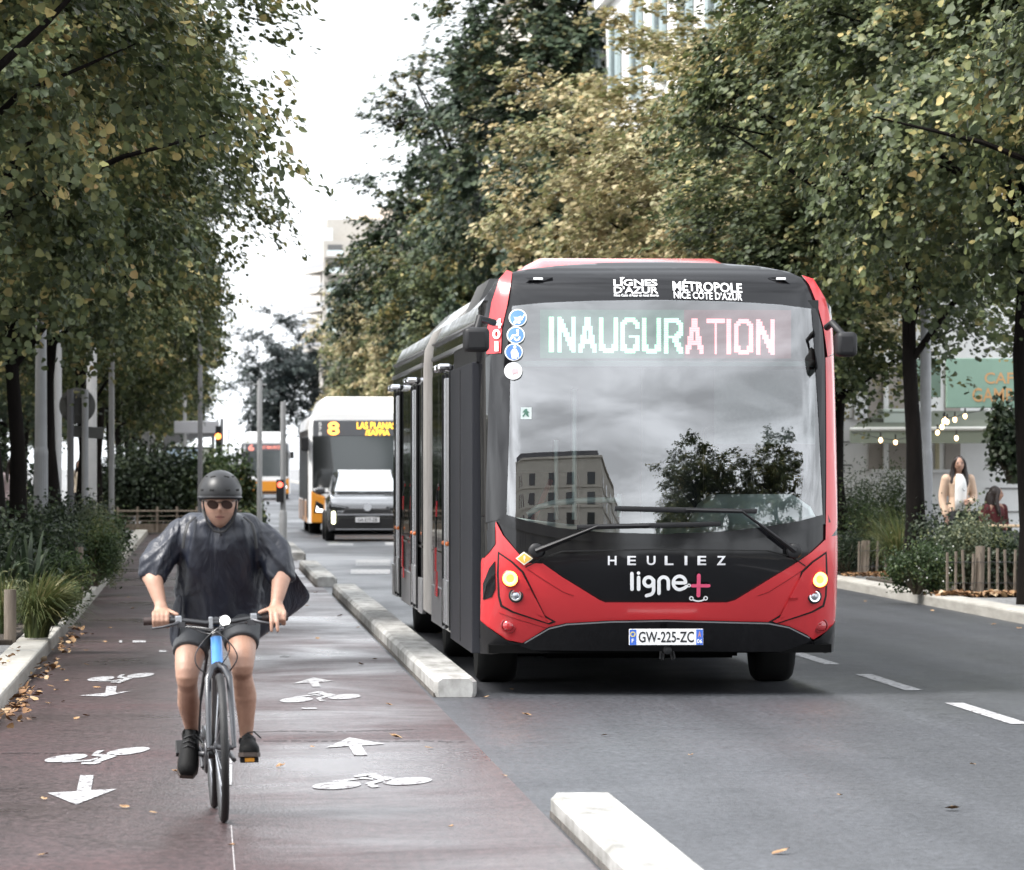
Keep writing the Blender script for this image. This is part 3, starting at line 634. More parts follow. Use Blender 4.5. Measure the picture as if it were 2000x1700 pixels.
# line logo, drawn as round-ended strokes
def stroke(mb, pts, wpx, off=.030, closed=False):
    P = [Vector((FP(*p)[0], FP(*p)[1])) for p in pts]; h = wpx / 273.0 / 2
    if closed: P.append(P[0])
    L_, R_ = [], []
    for i, p in enumerate(P):
        if closed and i in (0, len(P) - 1): d = (P[1] - P[-2]).normalized()
        else: d = (P[min(i + 1, len(P) - 1)] - P[max(i - 1, 0)]).normalized()
        n = Vector((-d.y, d.x)); L_.append(p + n * h); R_.append(p - n * h)
    f = onf(off); n0 = len(P)
    mb.add([f(*q) for q in L_] + [f(*q) for q in R_], [(i, i + 1, n0 + i + 1, n0 + i) for i in range(n0 - 1)])
    if not closed:
        for q, j in ((P[0], 0), (P[-1], 1)):
            mb.add([f(q.x + h * math.cos(t * math.pi / 7), q.y + h * math.sin(t * math.pi / 7)) for t in range(14)], [tuple(range(14))])
def arc(cx, cy, r, a0, a1, n=20, ry=None): return [(cx + r * math.cos(R(a0 + (a1 - a0) * i / n)), cy - (ry or r) * math.sin(R(a0 + (a1 - a0) * i / n))) for i in range(n + 1)]
b = MB()
Lg = lambda x, y: (1170 + x * .135, 1070 + y * .135)
def LS(pts, w_, **k): stroke(b, [Lg(*p) for p in pts], w_ * .135, **k)
LS([(470, 375), (472, 600)], 52); LS([(567, 430), (568, 600)], 52)
b.add([onf(.030)(*FP(Lg(566, 366)[0] + 3.3 * math.cos(t * .45), Lg(566, 366)[1] + 3.3 * math.sin(t * .45))) for t in range(14)], [tuple(range(14))])
LS(arc(712, 492, 66, 0, 360, 26), 50, closed=True)
LS([(784, 470), (784, 600)] + arc(712, 610, 72, 0, -75, 10) + [(680, 693)], 50)
LS([(862, 660), (862, 500)] + arc(929, 492, 68, 180, 0, 14) + [(997, 500), (997, 595)], 50)
LS([(1085, 508), (1240, 508)] + arc(1158, 508, 90, 0, 290, 30, 96) + [(1225, 585), (1262, 556)], 48)
LS(arc(1296, 546, 20, 0, 360, 14), 14, closed=True); LS(arc(1330, 732, 25, 0, 360, 14), 17, closed=True); LS(arc(1536, 730, 25, 0, 360, 14), 17, closed=True)
LS([(1352, 752), (1392, 768), (1435, 772), (1478, 766), (1514, 750)], 22)
b.build('line_logo', M_white, bus)
b = MB(); LS([(1437, 402), (1432, 690)], 56, off=.0305); LS([(1345, 550), (1583, 550)], 48, off=.0312); b.build('plus_logo', M_pink, bus)
# dome lettering
b = MB(); f = onf(.012)
for t, x0, x1, y0, y1, o_ in (('LIGNES', 1198.5, 1283, 546, 559, .022), ("D'AZUR", 1199, 1285, 560, 573.5, .022), ('Nice Cote d\u2019Azur en tout liberte', 1199, 1286, 574.5, 579.5, .02)):
    (xa_, za_), (xb_, zb_) = rect_px(x0, x1, y0, y1); text_wrap(b, t, xa_, xb_, za_, zb_, f, o_)
b.build('dome_lettering', M_white, bus); b = MB()
for t, pts in (('M\u00c9TROPOLE', (1314, 1448, 547.5, 570)), ('NICE C\u00d4TE D\u2019AZUR', (1316, 1449, 568, 585))):
    (xa_, za_), (xb_, zb_) = rect_px(*pts); sl_ = (Z_at(1449, 585, BY) - Z_at(1449, 580, BY))
    text_wrap(b, t, xa_, xb_, za_, zb_, lambda x, z, a=xa_, c=xb_, s=sl_: (x, yf(x, z) - .012, z + s * (x - a) / (c - a) * .8 - s * .4), .022)
b.build('dome_lettering', M_white, bus); b = MB()
b.add([f(*FP(1210, 542)), f(*FP(1220, 542)), f(*FP(1216.5, 546)), f(*FP(1213.5, 546))], [(0, 1, 2, 3)])
b.build('logo_accent', M_white, bus)
# marker lamps on the dome
for cx, s in ((1052, 1), (1526, -1)):
    x, z = FP(cx, 546); y = yf(x, z)
    o = MB().loft([[(x + s * -.10 + .02 * k, y - .02, z + .018), (x + s * -.10 + .02 * k, y + .05, z + .02)] for k in range(1)] or [], cap=False) if False else MB()
    o.add([(x - .10, y - .012, z + .012), (x + .06 * s + .04, y - .03, z + .015), (x + .11, y - .012, z - .07), (x + .03, y - .028, z - .012), (x - .07, y - .022, z - .006), (x, y + .06, z + .02)], [(0, 1, 3, 4), (1, 2, 3), (0, 5, 1), (1, 5, 2), (0, 4, 5), (4, 3, 5), (3, 2, 5)])
    mk = o.build('marker_lamp', M_blk, bus)
    MB().box(x - .04, x + .03, y - .036, y - .018, z - .004, z + .012).build('lens', mat('marker_lens', (.8, .8, .8), .2, emit=(1, 1, 1), estr=.1), mk, bevel=.004)
# fleet number on the red pillar
b = MB()
for ch, cx, cy in (('4', 971.5, 632), ('0', 969, 653), ('1', 969, 677)):
    hw = 3.6 if ch == '1' else 7.5
    (x0, z0), (x1, z1) = rect_px(cx - hw, cx + hw, cy - 9.5, cy + 9.5); text_wrap(b, ch, x0, x1, z0, z1, onf(.034), .03)
b.build('fleet_number', M_white, bus)
# round stickers
M_blue = mat('sticker_blue', (.05, .16, .55), .45)
def disc(nm, cx, cy, rx, ry, off, m, par): return patch(nm, [(cx + rx * math.cos(i * math.pi / 14), cy + ry * math.sin(i * math.pi / 14)) for i in range(28)], off, m, par, thick=.002)
picts = {0: [ring_px(1010, 617, 7.5, 14)[:8] + [(1003, 620), (1019, 620), (1024, 613), (1025, 615), (1019, 626), (1005, 626)], ring_px(1005.5, 630, 3, 10), ring_px(1013, 630, 3, 10)],
         1: [ring_px(1010.5, 646, 2.8, 10), [(1009, 650), (1013, 650), (1012, 657), (1003, 657), (998, 665), (995, 663), (1000, 654), (1008, 654)], [(1003, 659), (1005, 659), (1008, 663.5), (1012, 662), (1013.5, 658), (1016, 658), (1015, 664), (1009, 667), (1004, 664)]],
         2: [ring_px(1005, 678, 3, 10), [(1001, 682), (1008, 682), (1012, 690), (1010, 691), (1008, 688), (1009, 701), (1006, 701), (1005, 694), (1003, 701), (999, 701), (1001, 689), (998, 690), (997, 688)], [(1011.5, 690), (1012.5, 690), (1012.5, 700), (1011.5, 700)]]}
for i, (cx, cy) in enumerate(((1011, 621), (1007, 655), (1003, 688))):
    s = disc('sticker', cx, cy, 17.5, 16.8, .024, M_white, bus)
    disc('sticker_field', cx, cy, 15.6, 15.0, .0265, M_blue, s)
    for pl in picts[i]: patch('pictogram', pl, .029, M_white, s, thick=.001)
s = disc('sticker', 1002, 725, 17.5, 16.8, .024, M_white, bus)
patch('pictogram', [(1000, 720), (1011, 720), (1012, 728), (1010, 732), (1008, 729), (1003, 729), (1001, 732), (999, 728)], .028, mat('sticker_pink', (.6, .40, .42), .5), s, thick=.001)
s = patch('exit_sticker', [(1017, 796), (1038, 796), (1038, 819), (1017, 819)], .010, mat('exit_pale', (.5, .56, .54), .5), bus, thick=.002)
patch('pictogram', [(1026, 799), (1029, 799), (1030, 803), (1034, 806), (1029, 807), (1033, 815), (1029, 813), (1026, 809), (1022, 815), (1020, 813), (1025, 806), (1021, 806), (1022, 803)], .013, mat('exit_green', (.06, .16, .11), .5), s, thick=.001)
# wipers
def wiper(pivot, elbow, ends, flip):
    f = lambda p, o: Vector(onf(o)(*FP(*p)))
    b = MB(); b.lathe([(.055, -.03), (.055, .02), (.045, .03), (.02, .034)], f(pivot, .05), (0, -1, .05), 18)
    b.tube([f(pivot, .075), f((pivot[0] * .6 + elbow[0] * .4, pivot[1] * .6 + elbow[1] * .4), .085), f(elbow, .075)], [.034, .024, .014], 8, sq=.6)
    mid = ((ends[0][0] + ends[1][0]) / 2, (ends[0][1] + ends[1][1]) / 2)
    b.tube([f(elbow, .075), f(((elbow[0] * .5 + mid[0] * .5), (elbow[1] * .5 + mid[1] * .5)), .065), f(mid, .055)], [.014, .012, .010], 6)
    o = b.build('wiper', M_matblk, bus, 50)
    q = MB(); n = 12; q.tube([f((ends[0][0] + (ends[1][0] - ends[0][0]) * i / n, ends[0][1] + (ends[1][1] - ends[0][1]) * i / n), .035) for i in range(n + 1)], .011, 6, sq=1.8)
    q.build('blade', M_matblk, o, 50)
wiper((1046, 1076), (1165, 1028), ((1126, 1030), (1407, 1023)), 0)
wiper((1550, 1076), (1447, 999), ((1200, 993), (1477, 999)), 1)
# mirrors
def mirror(px0, px1, py0, py1, yy, xin, nm='mirror'):
    Y = BY + yy; x0 = X_at(px0, Y) - BX; x1 = X_at(px1, Y) - BX; z1 = Z_at(px0, py0, Y); z0 = Z_at(px0, py1, Y)
    o = MB().box(x0, x1, yy - .10, yy + .12, z0, z1).build(nm, M_matblk, bus, 60, bevel=.035, seg=3)
    MB().tube([((x0 + x1) / 2, yy + .02, z1 - .04), ((x0 + xin) / 2, yy + .06, z1 + .07), (xin, yy + .2, z1 + .04)], .026, 8).build('mirror_arm', M_matblk, o, 60)
mirror(905, 955, 640, 688, .10, -1.2); mirror(1632, 1672, 649, 697, .20, 1.22)

# ---- body: front and rear section, bellows, roof pods
def body_ring(y, inset=0.0, zb=.30):
    h = HW - inset
    return [(-h, y, zb), (-h, y, 2.56), (-h + .012, y, 2.70), (-h + .09, y, 2.86), (-h + .25, y, 2.955), (-.5, y, 3.0), (.5, y, 3.0), (h - .25, y, 2.955), (h - .09, y, 2.86), (h - .012, y, 2.70), (h, y, 2.56), (h, y, zb)]
def side_open(name, y0, y1, m):
    b = MB(); rs = [body_ring(y) for y in (y0, (y0 + y1) / 2, y1)]
    if y0 < 1: rs[0] = [(x, yf(max(-HW + .003, min(HW - .003, x)), z) + .03, z) for x, _, z in rs[0]]
    b.loft(rs, cap=False, closed=False); return b.build(name, m, bus, 30)
side_open('front_section', .40, 8.35, M_blk)
side_open('rear_section', 10.35, 17.9, M_blk)
b = MB(); b.loft([body_ring(17.9), [(x * .97, 18.0, z) for x, _, z in body_ring(18)]], cap=True); b.build('rear_wall', M_blk, bus)
b = MB(); b.box(-1.24, 1.24, .30, 8.3, .30, .36); b.box(-1.24, 1.24, 10.3, 17.9, .30, .36); b.box(-1.1, 1.1, 8.2, 10.4, .34, .42); b.box(-.86, .86, 3.3, 7.3, .17, .32); b.box(-.7, .7, 2.1, 3.3, .2, .32); b.box(-.86, .86, 8.6, 17, .17, .32); b.build('underbody', M_under, bus)  # low hanging boxes added to keep the road under the bus dark
b = MB(); rings = []
for i in range(31):
    rg = body_ring(8.3 + 2.1 * i / 30, .0 if i % 2 else .045, .34)
    rings.append(rg)
b.loft(rings, cap=False, closed=False); b.build('bellows', M_bellow, bus, 30)
b = MB(); b.loft([[(x * .94, y, 3.0 + (z - 3.0)) if False else (x, y, z) for x, y, z in [(-.95, yy, 2.95), (-.80, yy, 3.28), (.80, yy, 3.28), (.95, yy, 2.95)]] for yy in (8.3, 10.4)]); b.build('bellows_roof', mat('bellows_dark', (.11, .11, .11), .6), bus)
# light ring frames at the joints
for y in (8.3, 10.38):
    b = MB(); b.loft([body_ring(y - .03, -.012, .31), body_ring(y + .03, -.012, .31)], cap=False, closed=False); b.build('joint_frame', mat('frame_grey', (.13, .125, .12), .45), bus, 30)
def pod(name, y0, y1, m, zt=3.30, wb=1.02, wt=.74, nose=1.1):
    rings = []
    for t in (0, .15, .35, .6, .8, 1.0):
        e = 1 - (1 - t) ** 2.2
        rings.append([(-wb * (.9 + .1 * e), y0 + nose * t, 2.95), (-(wb * .9 + (wt - wb * .9) * .75), y0 + nose * t, 2.96 + (zt - .06 - 2.96) * e), (-wt * .9, y0 + nose * t, 2.965 + (zt - 2.965) * e), (wt * .9, y0 + nose * t, 2.965 + (zt - 2.965) * e), ((wb * .9 + (wt - wb * .9) * .75), y0 + nose * t, 2.96 + (zt - .06 - 2.96) * e), (wb * (.9 + .1 * e), y0 + nose * t, 2.95)])
    rings.append([(x, y1, z) for x, _, z in rings[-1]])
    b = MB(); b.loft(rings); return b.build(name, m, bus, 40)
M_roof = mat('roof_cover', (.20, .19, .18), .2, coat=.6, var=.1)
pod('red_roof_cover', 2.4, 5.0, M_red, 3.27)
pod('roof_cover', 5.03, 8.25, M_roof, 3.24, nose=.05)
pod('roof_cover', 10.45, 17.2, M_roof, 3.25, nose=.3)
b = MB()
for x in (-HW - .006,):
    for y0, y1 in ((.6, 8.3), (10.4, 17.9)): b.box(x - .01, x + .02, y0, y1, 2.555, 2.585); b.box(x - .004, x + .02, y0, y1, 2.69, 2.705)
b.build('drip_rail', M_silver, bus)
# ---- visible (left) side: doors, glazing, skirts, trim
XS = -HW
def sidebox(nm, y0, y1, z0, z1, m, out_=.012, par=None, bevel=.004): return MB().box(XS - out_, XS + .03, y0, y1, z0, z1).build(nm, m, par or bus, bevel=bevel)
def side_quarter():
    o = patch('side_quarter_window', [(948, 700), (960, 690), (974, 760), (975, 900), (974, 996), (950, 988)], .006, M_sideglass, bus)
side_quarter()
dr = sidebox('front_door', .62, 3.95, .29, 2.40, M_door, .050)
for y in (2.3,): sidebox('door_seal', y, y + .05, .32, 2.38, M_matblk, .056, dr)
sidebox('door_head', .60, 4.0, 2.40, 2.55, M_matblk, .02)
def door(y0, y1):
    d = sidebox('door', y0, y1, .33, 2.40, M_sideglass, .02)
    for y in (y0, (y0 + y1) / 2 - .05, (y0 + y1) / 2 + .03, y1 - .06): sidebox('door_frame', y, y + .05, .33, 2.40, M_matblk, .032, d)
    for y in ((y0 + y1) / 2 - .14, (y0 + y1) / 2 + .12): sidebox('door_trim', y, y + .018, .36, 2.36, M_chrome, .036, d)
    for y in (y0 + .1, (y0 + y1) / 2 + .1): sidebox('door_skirt', y, y + (y1 - y0) / 2 - .2, .36, .72, M_silver, .030, d)
    for s in (y0 + .12, (y0 + y1) / 2 + .12):
        MB().box(XS - .12, XS, s, s + .3, 2.41, 2.47).build('door_arm', M_chrome, d, bevel=.02)
        b = MB(); b.ball((XS - .036, s + .1, 1.02), .018, 10, 6); b.build('door_button', mat('orange_button', (.45, .12, .04), .35, emit=(1, .3, .05), estr=.03), d, 180)
    return d
door(4.6, 5.9); door(11.2, 12.5); door(15.4, 16.7)
for y0, y1 in ((4.02, 4.55), (5.95, 6.9), (6.95, 8.2), (10.5, 11.15), (12.55, 13.9), (13.95, 15.3), (16.8, 17.7)):
    sidebox('side_window', y0, y1, .95, 2.42, M_sideglass, .010)
for y0, y1 in ((4.02, 4.55), (5.95, 8.25), (10.45, 11.15), (12.55, 15.3), (16.8, 17.85)):
    sidebox('side_skirt', y0, y1, .30, .62, M_silver, .016); sidebox('side_trim', y0, y1, .90, .925, M_blk, .014)
# curved red/black/silver arches on the flank
M_arch = (M_chrome, M_red, M_blk)
def arch(yc, w_):
    pts = [(yc + w_ * (1 - (i / 14) ** 2) * .5, .55 + .95 * math.sin(i / 14 * math.pi / 2)) for i in range(15)]
    for j, (i0, i1, m) in enumerate(((0, 4, M_red), (4, 7, M_blk), (7, 9, M_red), (9, 11, M_blk), (11, 12, M_red), (12, 14, M_chrome))):
        b = MB()
        for i in range(i0, i1):
            (ya, za_), (yb, zb_) = pts[i], pts[i + 1]
            b.add([(XS - .040, ya, za_), (XS - .040, ya + .32 * (1 - i / 16), za_), (XS - .040, yb + .32 * (1 - (i + 1) / 16), zb_), (XS - .040, yb, zb_)], [(0, 1, 2, 3)])
        o = b.build('flank_stripe', m, bus); s_ = o.modifiers.new('t', 'SOLIDIFY'); s_.thickness = .01
arch(6.2, 1.0); arch(13.6, 1.1)
# black disc and red arcs on the front corner
patch('corner_emblem', [(943, 1040), (966, 1030), (967, 1062), (954, 1080), (944, 1090)], .0235, M_blk, bus, thick=.003)
patch('corner_emblem', [(943, 1140), (955, 1110), (966, 1096), (967, 1150), (960, 1166), (943, 1172)], .0235, M_blk, bus, thick=.003)
# wheels
def wheel(par, x, y, r, wd, n=36, rim=M_silver, nm='wheel'):
    w_ = thing_part(nm, par, (x, y, r)); s = -1 if x < 0 else 1
    MB().lathe([(r * .60, -wd / 2), (r * .93, -wd / 2), (r * .985, -wd * .42), (r, -wd * .3), (r, wd * .3), (r * .985, wd * .42), (r * .93, wd / 2), (r * .60, wd / 2)], (0, 0, 0), (1, 0, 0), n).build('tyre', M_rubber, w_, 40)
    b = MB(); b.lathe([(r * .60, s * wd * .40), (r * .56, s * wd * .48), (r * .50, s * wd * .30), (r * .22, s * wd * .25), (r * .2, s * wd * .42), (0, s * wd * .44)], (0, 0, 0), (1, 0, 0), n); b.build('rim', rim, w_, 40)
    return w_
def thing_part(nm, par, loc):
    o = bpy.data.objects.new(nm, None); COL.objects.link(o); o.parent = par; o.location = loc; o.empty_display_size = .1; return o
for y in (2.7, 8.0, 14.6):
    for x in (-1.06, 1.06): wheel(bus, x, y, .48, .30)
# ---- inside: display box, dashboard, steering wheel, seats, poles
def at_bus(px, py, yy): Y = BY + yy; return (X_at(px, Y) - BX, yy, Z_at(px, py, Y))
x0, _, z1 = at_bus(1000, 592, .62); x1, _, z0 = at_bus(1596, 705, .62)
disp = MB().box(-1.12, 1.17, .50, .95, z0, z1 + .02).build('display_box', mat('display_black', (.012, .013, .013), .45), bus)
yd = .495
MB().box(-1.10, 1.16, .47, .53, z0 - .045, z0 - .005).build('display_ledge', mat('teal_ledge', (.42, .54, .52), .5), bus, bevel=.006)
# letters as lit cells of a dot matrix (16 rows)
def raster(ch, wcell, h=16, t=2):
    g = np.zeros((h, wcell), bool); W = wcell - 1
    def ln(x0, y0, x1, y1, rnd=False):
        n = 120
        for i in range(n + 1):
            cx = x0 + (x1 - x0) * i / n; cy = y0 + (y1 - y0) * i / n
            for dx in (-.5, .5):
                for dy in (-.5, .5):
                    a, b_ = int(round(cx + dx)), int(round(cy + dy))
                    if 0 <= a < wcell and 0 <= b_ < h: g[b_, a] = True
    T, B, Lx, Rx, c = .5, h - 1.5, .5, W - .5, W / 2
    if ch == 'I': ln(c, T, c, B)
    if ch == 'N': ln(Lx, T, Lx, B); ln(Rx, T, Rx, B); ln(Lx, T, Rx, B)
    if ch == 'A': ln(c, T, Lx, B); ln(c, T, Rx, B); ln(Lx + 1.2, B - 4, Rx - 1.2, B - 4)
    if ch == 'T': ln(Lx, T, Rx, T); ln(c, T, c, B)
    if ch in 'UGO':
        if ch == 'U': ln(Lx, T, Lx, B - 2); ln(Rx, T, Rx, B - 2)
        else: ln(Lx, T + 2, Lx, B - 2); ln(Lx, T + 2, Lx + 2, T); ln(Lx + 2, T, Rx - 2, T); ln(Rx - 2, T, Rx, T + 2)
        ln(Lx, B - 2, Lx + 2, B); ln(Lx + 2, B, Rx - 2, B); ln(Rx - 2, B, Rx, B - 2)
        if ch == 'O': ln(Rx, T + 2, Rx, B - 2)
        if ch == 'G': ln(Rx, T + 2, Rx, T + 3.5); ln(Rx, B - 2, Rx, h / 2); ln(Rx, h / 2, c, h / 2)
    if ch == 'R': ln(Lx, T, Lx, B); ln(Lx, T, Rx - 2, T); ln(Rx - 2, T, Rx, T + 2); ln(Rx, T + 2, Rx, h / 2 - 2); ln(Rx, h / 2 - 2, Rx - 2, h / 2); ln(Rx - 2, h / 2, Lx, h / 2); ln(c, h / 2, Rx, B)
    return g
M_ledg = mat('led_green', (.1, .5, .3), .5, emit=(.40, 1.0, .62), estr=.62)
M_ledr = mat('led_red', (.5, .1, .1), .5, emit=(1.0, .26, .28), estr=.75)
cells = {'I': (1072, 1082), 'N': (1089, 1124), 'A': (1130, 1165), 'U': (1170, 1207), 'G': (1212, 1249), 'U2': (1254, 1291), 'R': (1297, 1334), 'A2': (1339, 1374), 'T': (1380, 1416), 'I2': (1419, 1428), 'O': (1434, 1471), 'N2': (1477, 1513)}
bg_, br_ = MB(), MB()
for i, (k, (pa, pb)) in enumerate(cells.items()):
    ch = k[0]; yy = yd - .012; a = at_bus(pa, 619 + .012 * (pa - 1072), yy); c = at_bus(pb, 688 + .012 * (pb - 1072), yy)
    g = raster(ch, 2 if ch == 'I' else 9); h_, w_ = g.shape; dx = (c[0] - a[0]) / w_; dz_ = (a[2] - c[2]) / h_; mb = bg_ if i < 7 else br_
    for r_ in range(h_):
        for q in range(w_):
            if g[r_, q]:
                X0 = a[0] + q * dx; Z0 = a[2] - r_ * dz_
                mb.box(X0 + dx * .03, X0 + dx * .97, yy - .004, yy + .004, Z0 - dz_ * .96, Z0 - dz_ * .04)
dt = bg_.build('display_text', M_ledg, bus); br_.build('display_text', M_ledr, bus)
(xa_, _, za_), (xb_, _, zb_) = at_bus(1055, 700, yd), at_bus(1545, 606, yd)
xm_ = at_bus(1336, 650, yd)[0]
MB().box(xa_, xm_, yd - .004, yd, za_, zb_).build('display_face', mat('display_bleed_green', (.030, .036, .034), .5, var=.2, vscale=60, emit=(.10, .55, .32), estr=.045), bus)  # both halves emit faintly, standing in for glow spilling from the letters
MB().box(xm_, xb_, yd - .004, yd, za_, zb_).build('display_face', mat('display_bleed_red', (.034, .030, .030), .5, var=.2, vscale=60, emit=(.7, .06, .07), estr=.040), bus)
# cabin
M_int = mat('interior_grey', (.10, .115, .115), .6, var=.2)
M_dash = mat('dashboard', (.58, .66, .65), .5, var=.1, vscale=3)
b = MB(); b.box(-1.2, 1.2, 1.0, 8.2, .36, .42); b.box(-1.2, 1.2, .9, 8.2, 2.60, 2.66); b.build('cabin_floor', M_int, bus)
b = MB(); b.box(-1.24, -1.20, 4.0, 8.2, .4, 2.6); b.box(1.20, 1.24, .9, 8.2, .4, 1.15); b.box(-1.2, 1.2, 8.1, 8.15, .4, 2.65); b.build('cabin_wall', mat('cabin_dark', (.022, .026, .026), .6), bus)
# dashboard shelf under the glass
b = MB(); n = 24; rg = []
for i in range(n + 1):
    x = -1.14 + 2.28 * i / n; zz = FP(1290, 1040)[1] + .10 * (x / 1.14) ** 2 - .01
    rg.append([(x, yf(x, zz) + .03, zz), (x, yf(x, zz) + .55, zz + .03), (x, yf(x, zz) + .56, zz - .25), (x, yf(x, zz) + .05, zz - .12)])
b.loft(rg); b.build('dashboard', M_dash, bus, 30)
p = [at_bus(x, y, .75) for x, y in ((1350, 1030), (1372, 985), (1400, 966), (1545, 966), (1580, 990), (1600, 1030))]
b = MB(); b.prism([(q[0], q[2]) for q in p], .62, 1.15); b.build('instrument_hood', M_dash, bus, 40, bevel=.03)
# steering wheel, driver's seat and partition
c = at_bus(1465, 935, 1.35)
b = MB(); b.tube([(c[0] + .24 * math.cos(t * math.pi / 16), c[1] + .10 * math.sin(t * math.pi / 16), c[2] + .20 * math.sin(t * math.pi / 16)) for t in range(33)], .018, 8); b.tube([c, (c[0], c[1] - .25, c[2] - .35)], .03, 8); b.build('steering_wheel', M_matblk, bus, 60)
b = MB(); b.box(c[0] - .27, c[0] + .27, 2.1, 2.25, .9, 1.95); b.box(c[0] - .27, c[0] + .27, 1.7, 2.2, .75, .9); b.build('driver_seat', M_matblk, bus, bevel=.05)
b = MB(); b.box(.05, 1.2, 2.5, 2.54, .42, 2.5); b.build('partition', mat('partition_dark', (.018, .02, .02), .4), bus)
q0, q1 = at_bus(1395, 722, .70), at_bus(1592, 868, .70)
MB().box(q0[0], q1[0], .70, .71, q1[2], q0[2]).build('sun_blind', mat('blind_grey', (.20, .225, .225), .6, var=.15, vscale=30), bus)
b = MB(); b.tube([at_bus(x, y, 1.1) for x, y in ((1030, 1006), (1050, 992), (1080, 983), (1120, 979), (1160, 977), (1210, 977))], .022, 8); b.tube([at_bus(x, y, 1.1) for x, y in ((1122, 760), (1122, 1015))], .018, 8)
b.tube([at_bus(x, y, 1.3) for x, y in ((1086, 860), (1086, 1015))], .016, 8); b.tube([at_bus(x, y, 1.2) for x, y in ((1210, 965), (1210, 1010))], .018, 8)
b.build('handrail', mat('rail_teal', (.62, .72, .70), .35), bus, 60)
b = MB()
for i in range(3):
    for s in (-1, 1): b.box(s * .75 - .4, s * .75 + .4, 3.6 + i * 1.3, 3.72 + i * 1.3, .9, 1.6); b.box(s * .75 - .4, s * .75 + .4, 3.2 + i * 1.3, 3.7 + i * 1.3, .8, .9)
b.build('passenger_seat', mat('seat_fabric', (.06, .018, .02), .8, var=.3), bus, bevel=.03)
b = MB(); p0 = at_bus(1040, 1020, 1.4); p1 = at_bus(1075, 940, 1.8); b.tube([p0, p1], .02, 8); b.build('red_strap', mat('strap_red', (.45, .04, .03), .5), bus)
# ------------------------------------------------------------------ bicycle
M_frame = mat('bike_black', (.016, .016, .018), .28, coat=.4)
M_bluep = mat('bike_blue', (.06, .28, .68), .3, coat=.5)
M_steel = mat('bike_steel', (.40, .41, .43), .3, metal=.9)
M_dkmet = mat('bike_dark_metal', (.07, .07, .075), .38, metal=.6)
M_grip = mat('grip_rubber', (.035, .022, .02), .7)
M_tyre = mat('bike_tyre', (.008, .008, .0085), .6, bump=.3, bscale=200)
bike = thing('bicycle', 'black city bicycle with blue head tube and lit front lamp, ridden towards the viewer', 'bicycle', (.089, 24.37, .004))
bike.rotation_euler = (0, -.030, .040)
RW = .345
def bike_wheel(y, lean=0):
    w_ = thing_part('wheel', bike, (0, y, RW))
    tor = lambda r0, r1, wd, n=56: [[((wd * math.sin(2 * math.pi * k / 10)), (r0 + r1 * math.cos(2 * math.pi * k / 10)) * math.cos(2 * math.pi * i / n), (r0 + r1 * math.cos(2 * math.pi * k / 10)) * math.sin(2 * math.pi * i / n)) for k in range(10)] for i in range(n + 1)]
    MB().loft(tor(RW - .019, .019, .019), cap=False).build('tyre', M_tyre, w_, 180)
    MB().loft(tor(RW - .040, .011, .012), cap=False).build('rim', M_dkmet, w_, 60)
    b = MB()
    for i in range(28):
        a = 2 * math.pi * i / 28; s = .03 if i % 2 else -.03; c2 = a + (.35 if (i // 2) % 2 else -.35)
        b.tube([(s, .022 * math.cos(c2), .022 * math.sin(c2)), (s * .1, (RW - .045) * math.cos(a), (RW - .045) * math.sin(a))], .0016, 4)
    b.build('spokes', M_steel, w_)
    MB().lathe([(.012, -.055), (.012, -.04), (.026, -.035), (.026, -.03), (.016, -.02), (.016, .02), (.026, .03), (.026, .035), (.012, .04), (.012, .055)], (0, 0, 0), (1, 0, 0), 16).build('hub', M_dkmet, w_, 40)
    return w_
bike_wheel(0); rwh = bike_wheel(1.05)
# fork, head tube, frame
HT0, HT1 = (0, .205, .715), (0, .255, .845)
b = MB()
for s in (-1, 1): b.tube([(s * .058, 0, RW), (s * .055, .05, .48), (s * .05, .12, .66), (s * .03, .165, .705), (0, .185, .72)], [.011, .013, .016, .018, .02], 8)
b.build('fork', mat('fork_grey', (.032, .034, .040), .3, coat=.4), bike, 60)
MB().tube([HT0, HT1], [.028, .027], 14).build('head_tube', M_bluep, bike, 60)
b = MB(); BB = (0, .60, .285)
b.tube([HT0, BB], [.026, .024], 10); b.tube([HT1, (0, .80, .78)], [.02, .018], 10); b.tube([BB, (0, .80, .82)], .018, 10)
for s in (-1, 1): b.tube([(s * .02, .62, .285), (s * .066, .85, .33), (s * .066, 1.05, RW)], .011, 8); b.tube([(s * .02, .79, .77), (s * .06, .95, .5), (s * .066, 1.05, RW)], .009, 8)
b.tube([(-.04, .60, .285), (.04, .60, .285)], .024, 12)
b.build('frame', M_frame, bike, 60)
b = MB(); b.tube([HT1, (0, .262, .90), (0, .262, .925)], [.022, .02, .018], 12); b.tube([(0, .262, .915), (0, .225, .925)], .02, 10); b.build('stem', M_dkmet, bike, 60)
b = MB(); b.tube([(-.32, .245, .932), (-.2, .232, .932), (-.12, .222, .925), (-.05, .222, .915), (.05, .222, .915), (.12, .222, .925), (.2, .232, .932), (.32, .245, .932)], .0155, 10); b.build('handlebar', M_frame, bike, 60)
for s in (-1, 1):
    MB().tube([(s * .21, .233, .932), (s * .215, .234, .932), (s * .30, .243, .932), (s * .335, .247, .932)], [.014, .018, .018, .0195], 12).build('grip', M_grip, bike, 60)
    b = MB(); b.box(s * .175 - .016, s * .175 + .016, .19, .25, .915, .955); b.build('lever_clamp', M_steel, bike, bevel=.006)
    b = MB(); b.tube([(s * .17, .20, .925), (s * .20, .165, .915), (s * .25, .165, .905), (s * .30, .175, .90)], [.009, .008, .006, .005], 8); b.box(s * .165 - .02, s * .165 + .02, .185, .215, .90, .925); b.build('brake_lever', M_dkmet, bike, 60)
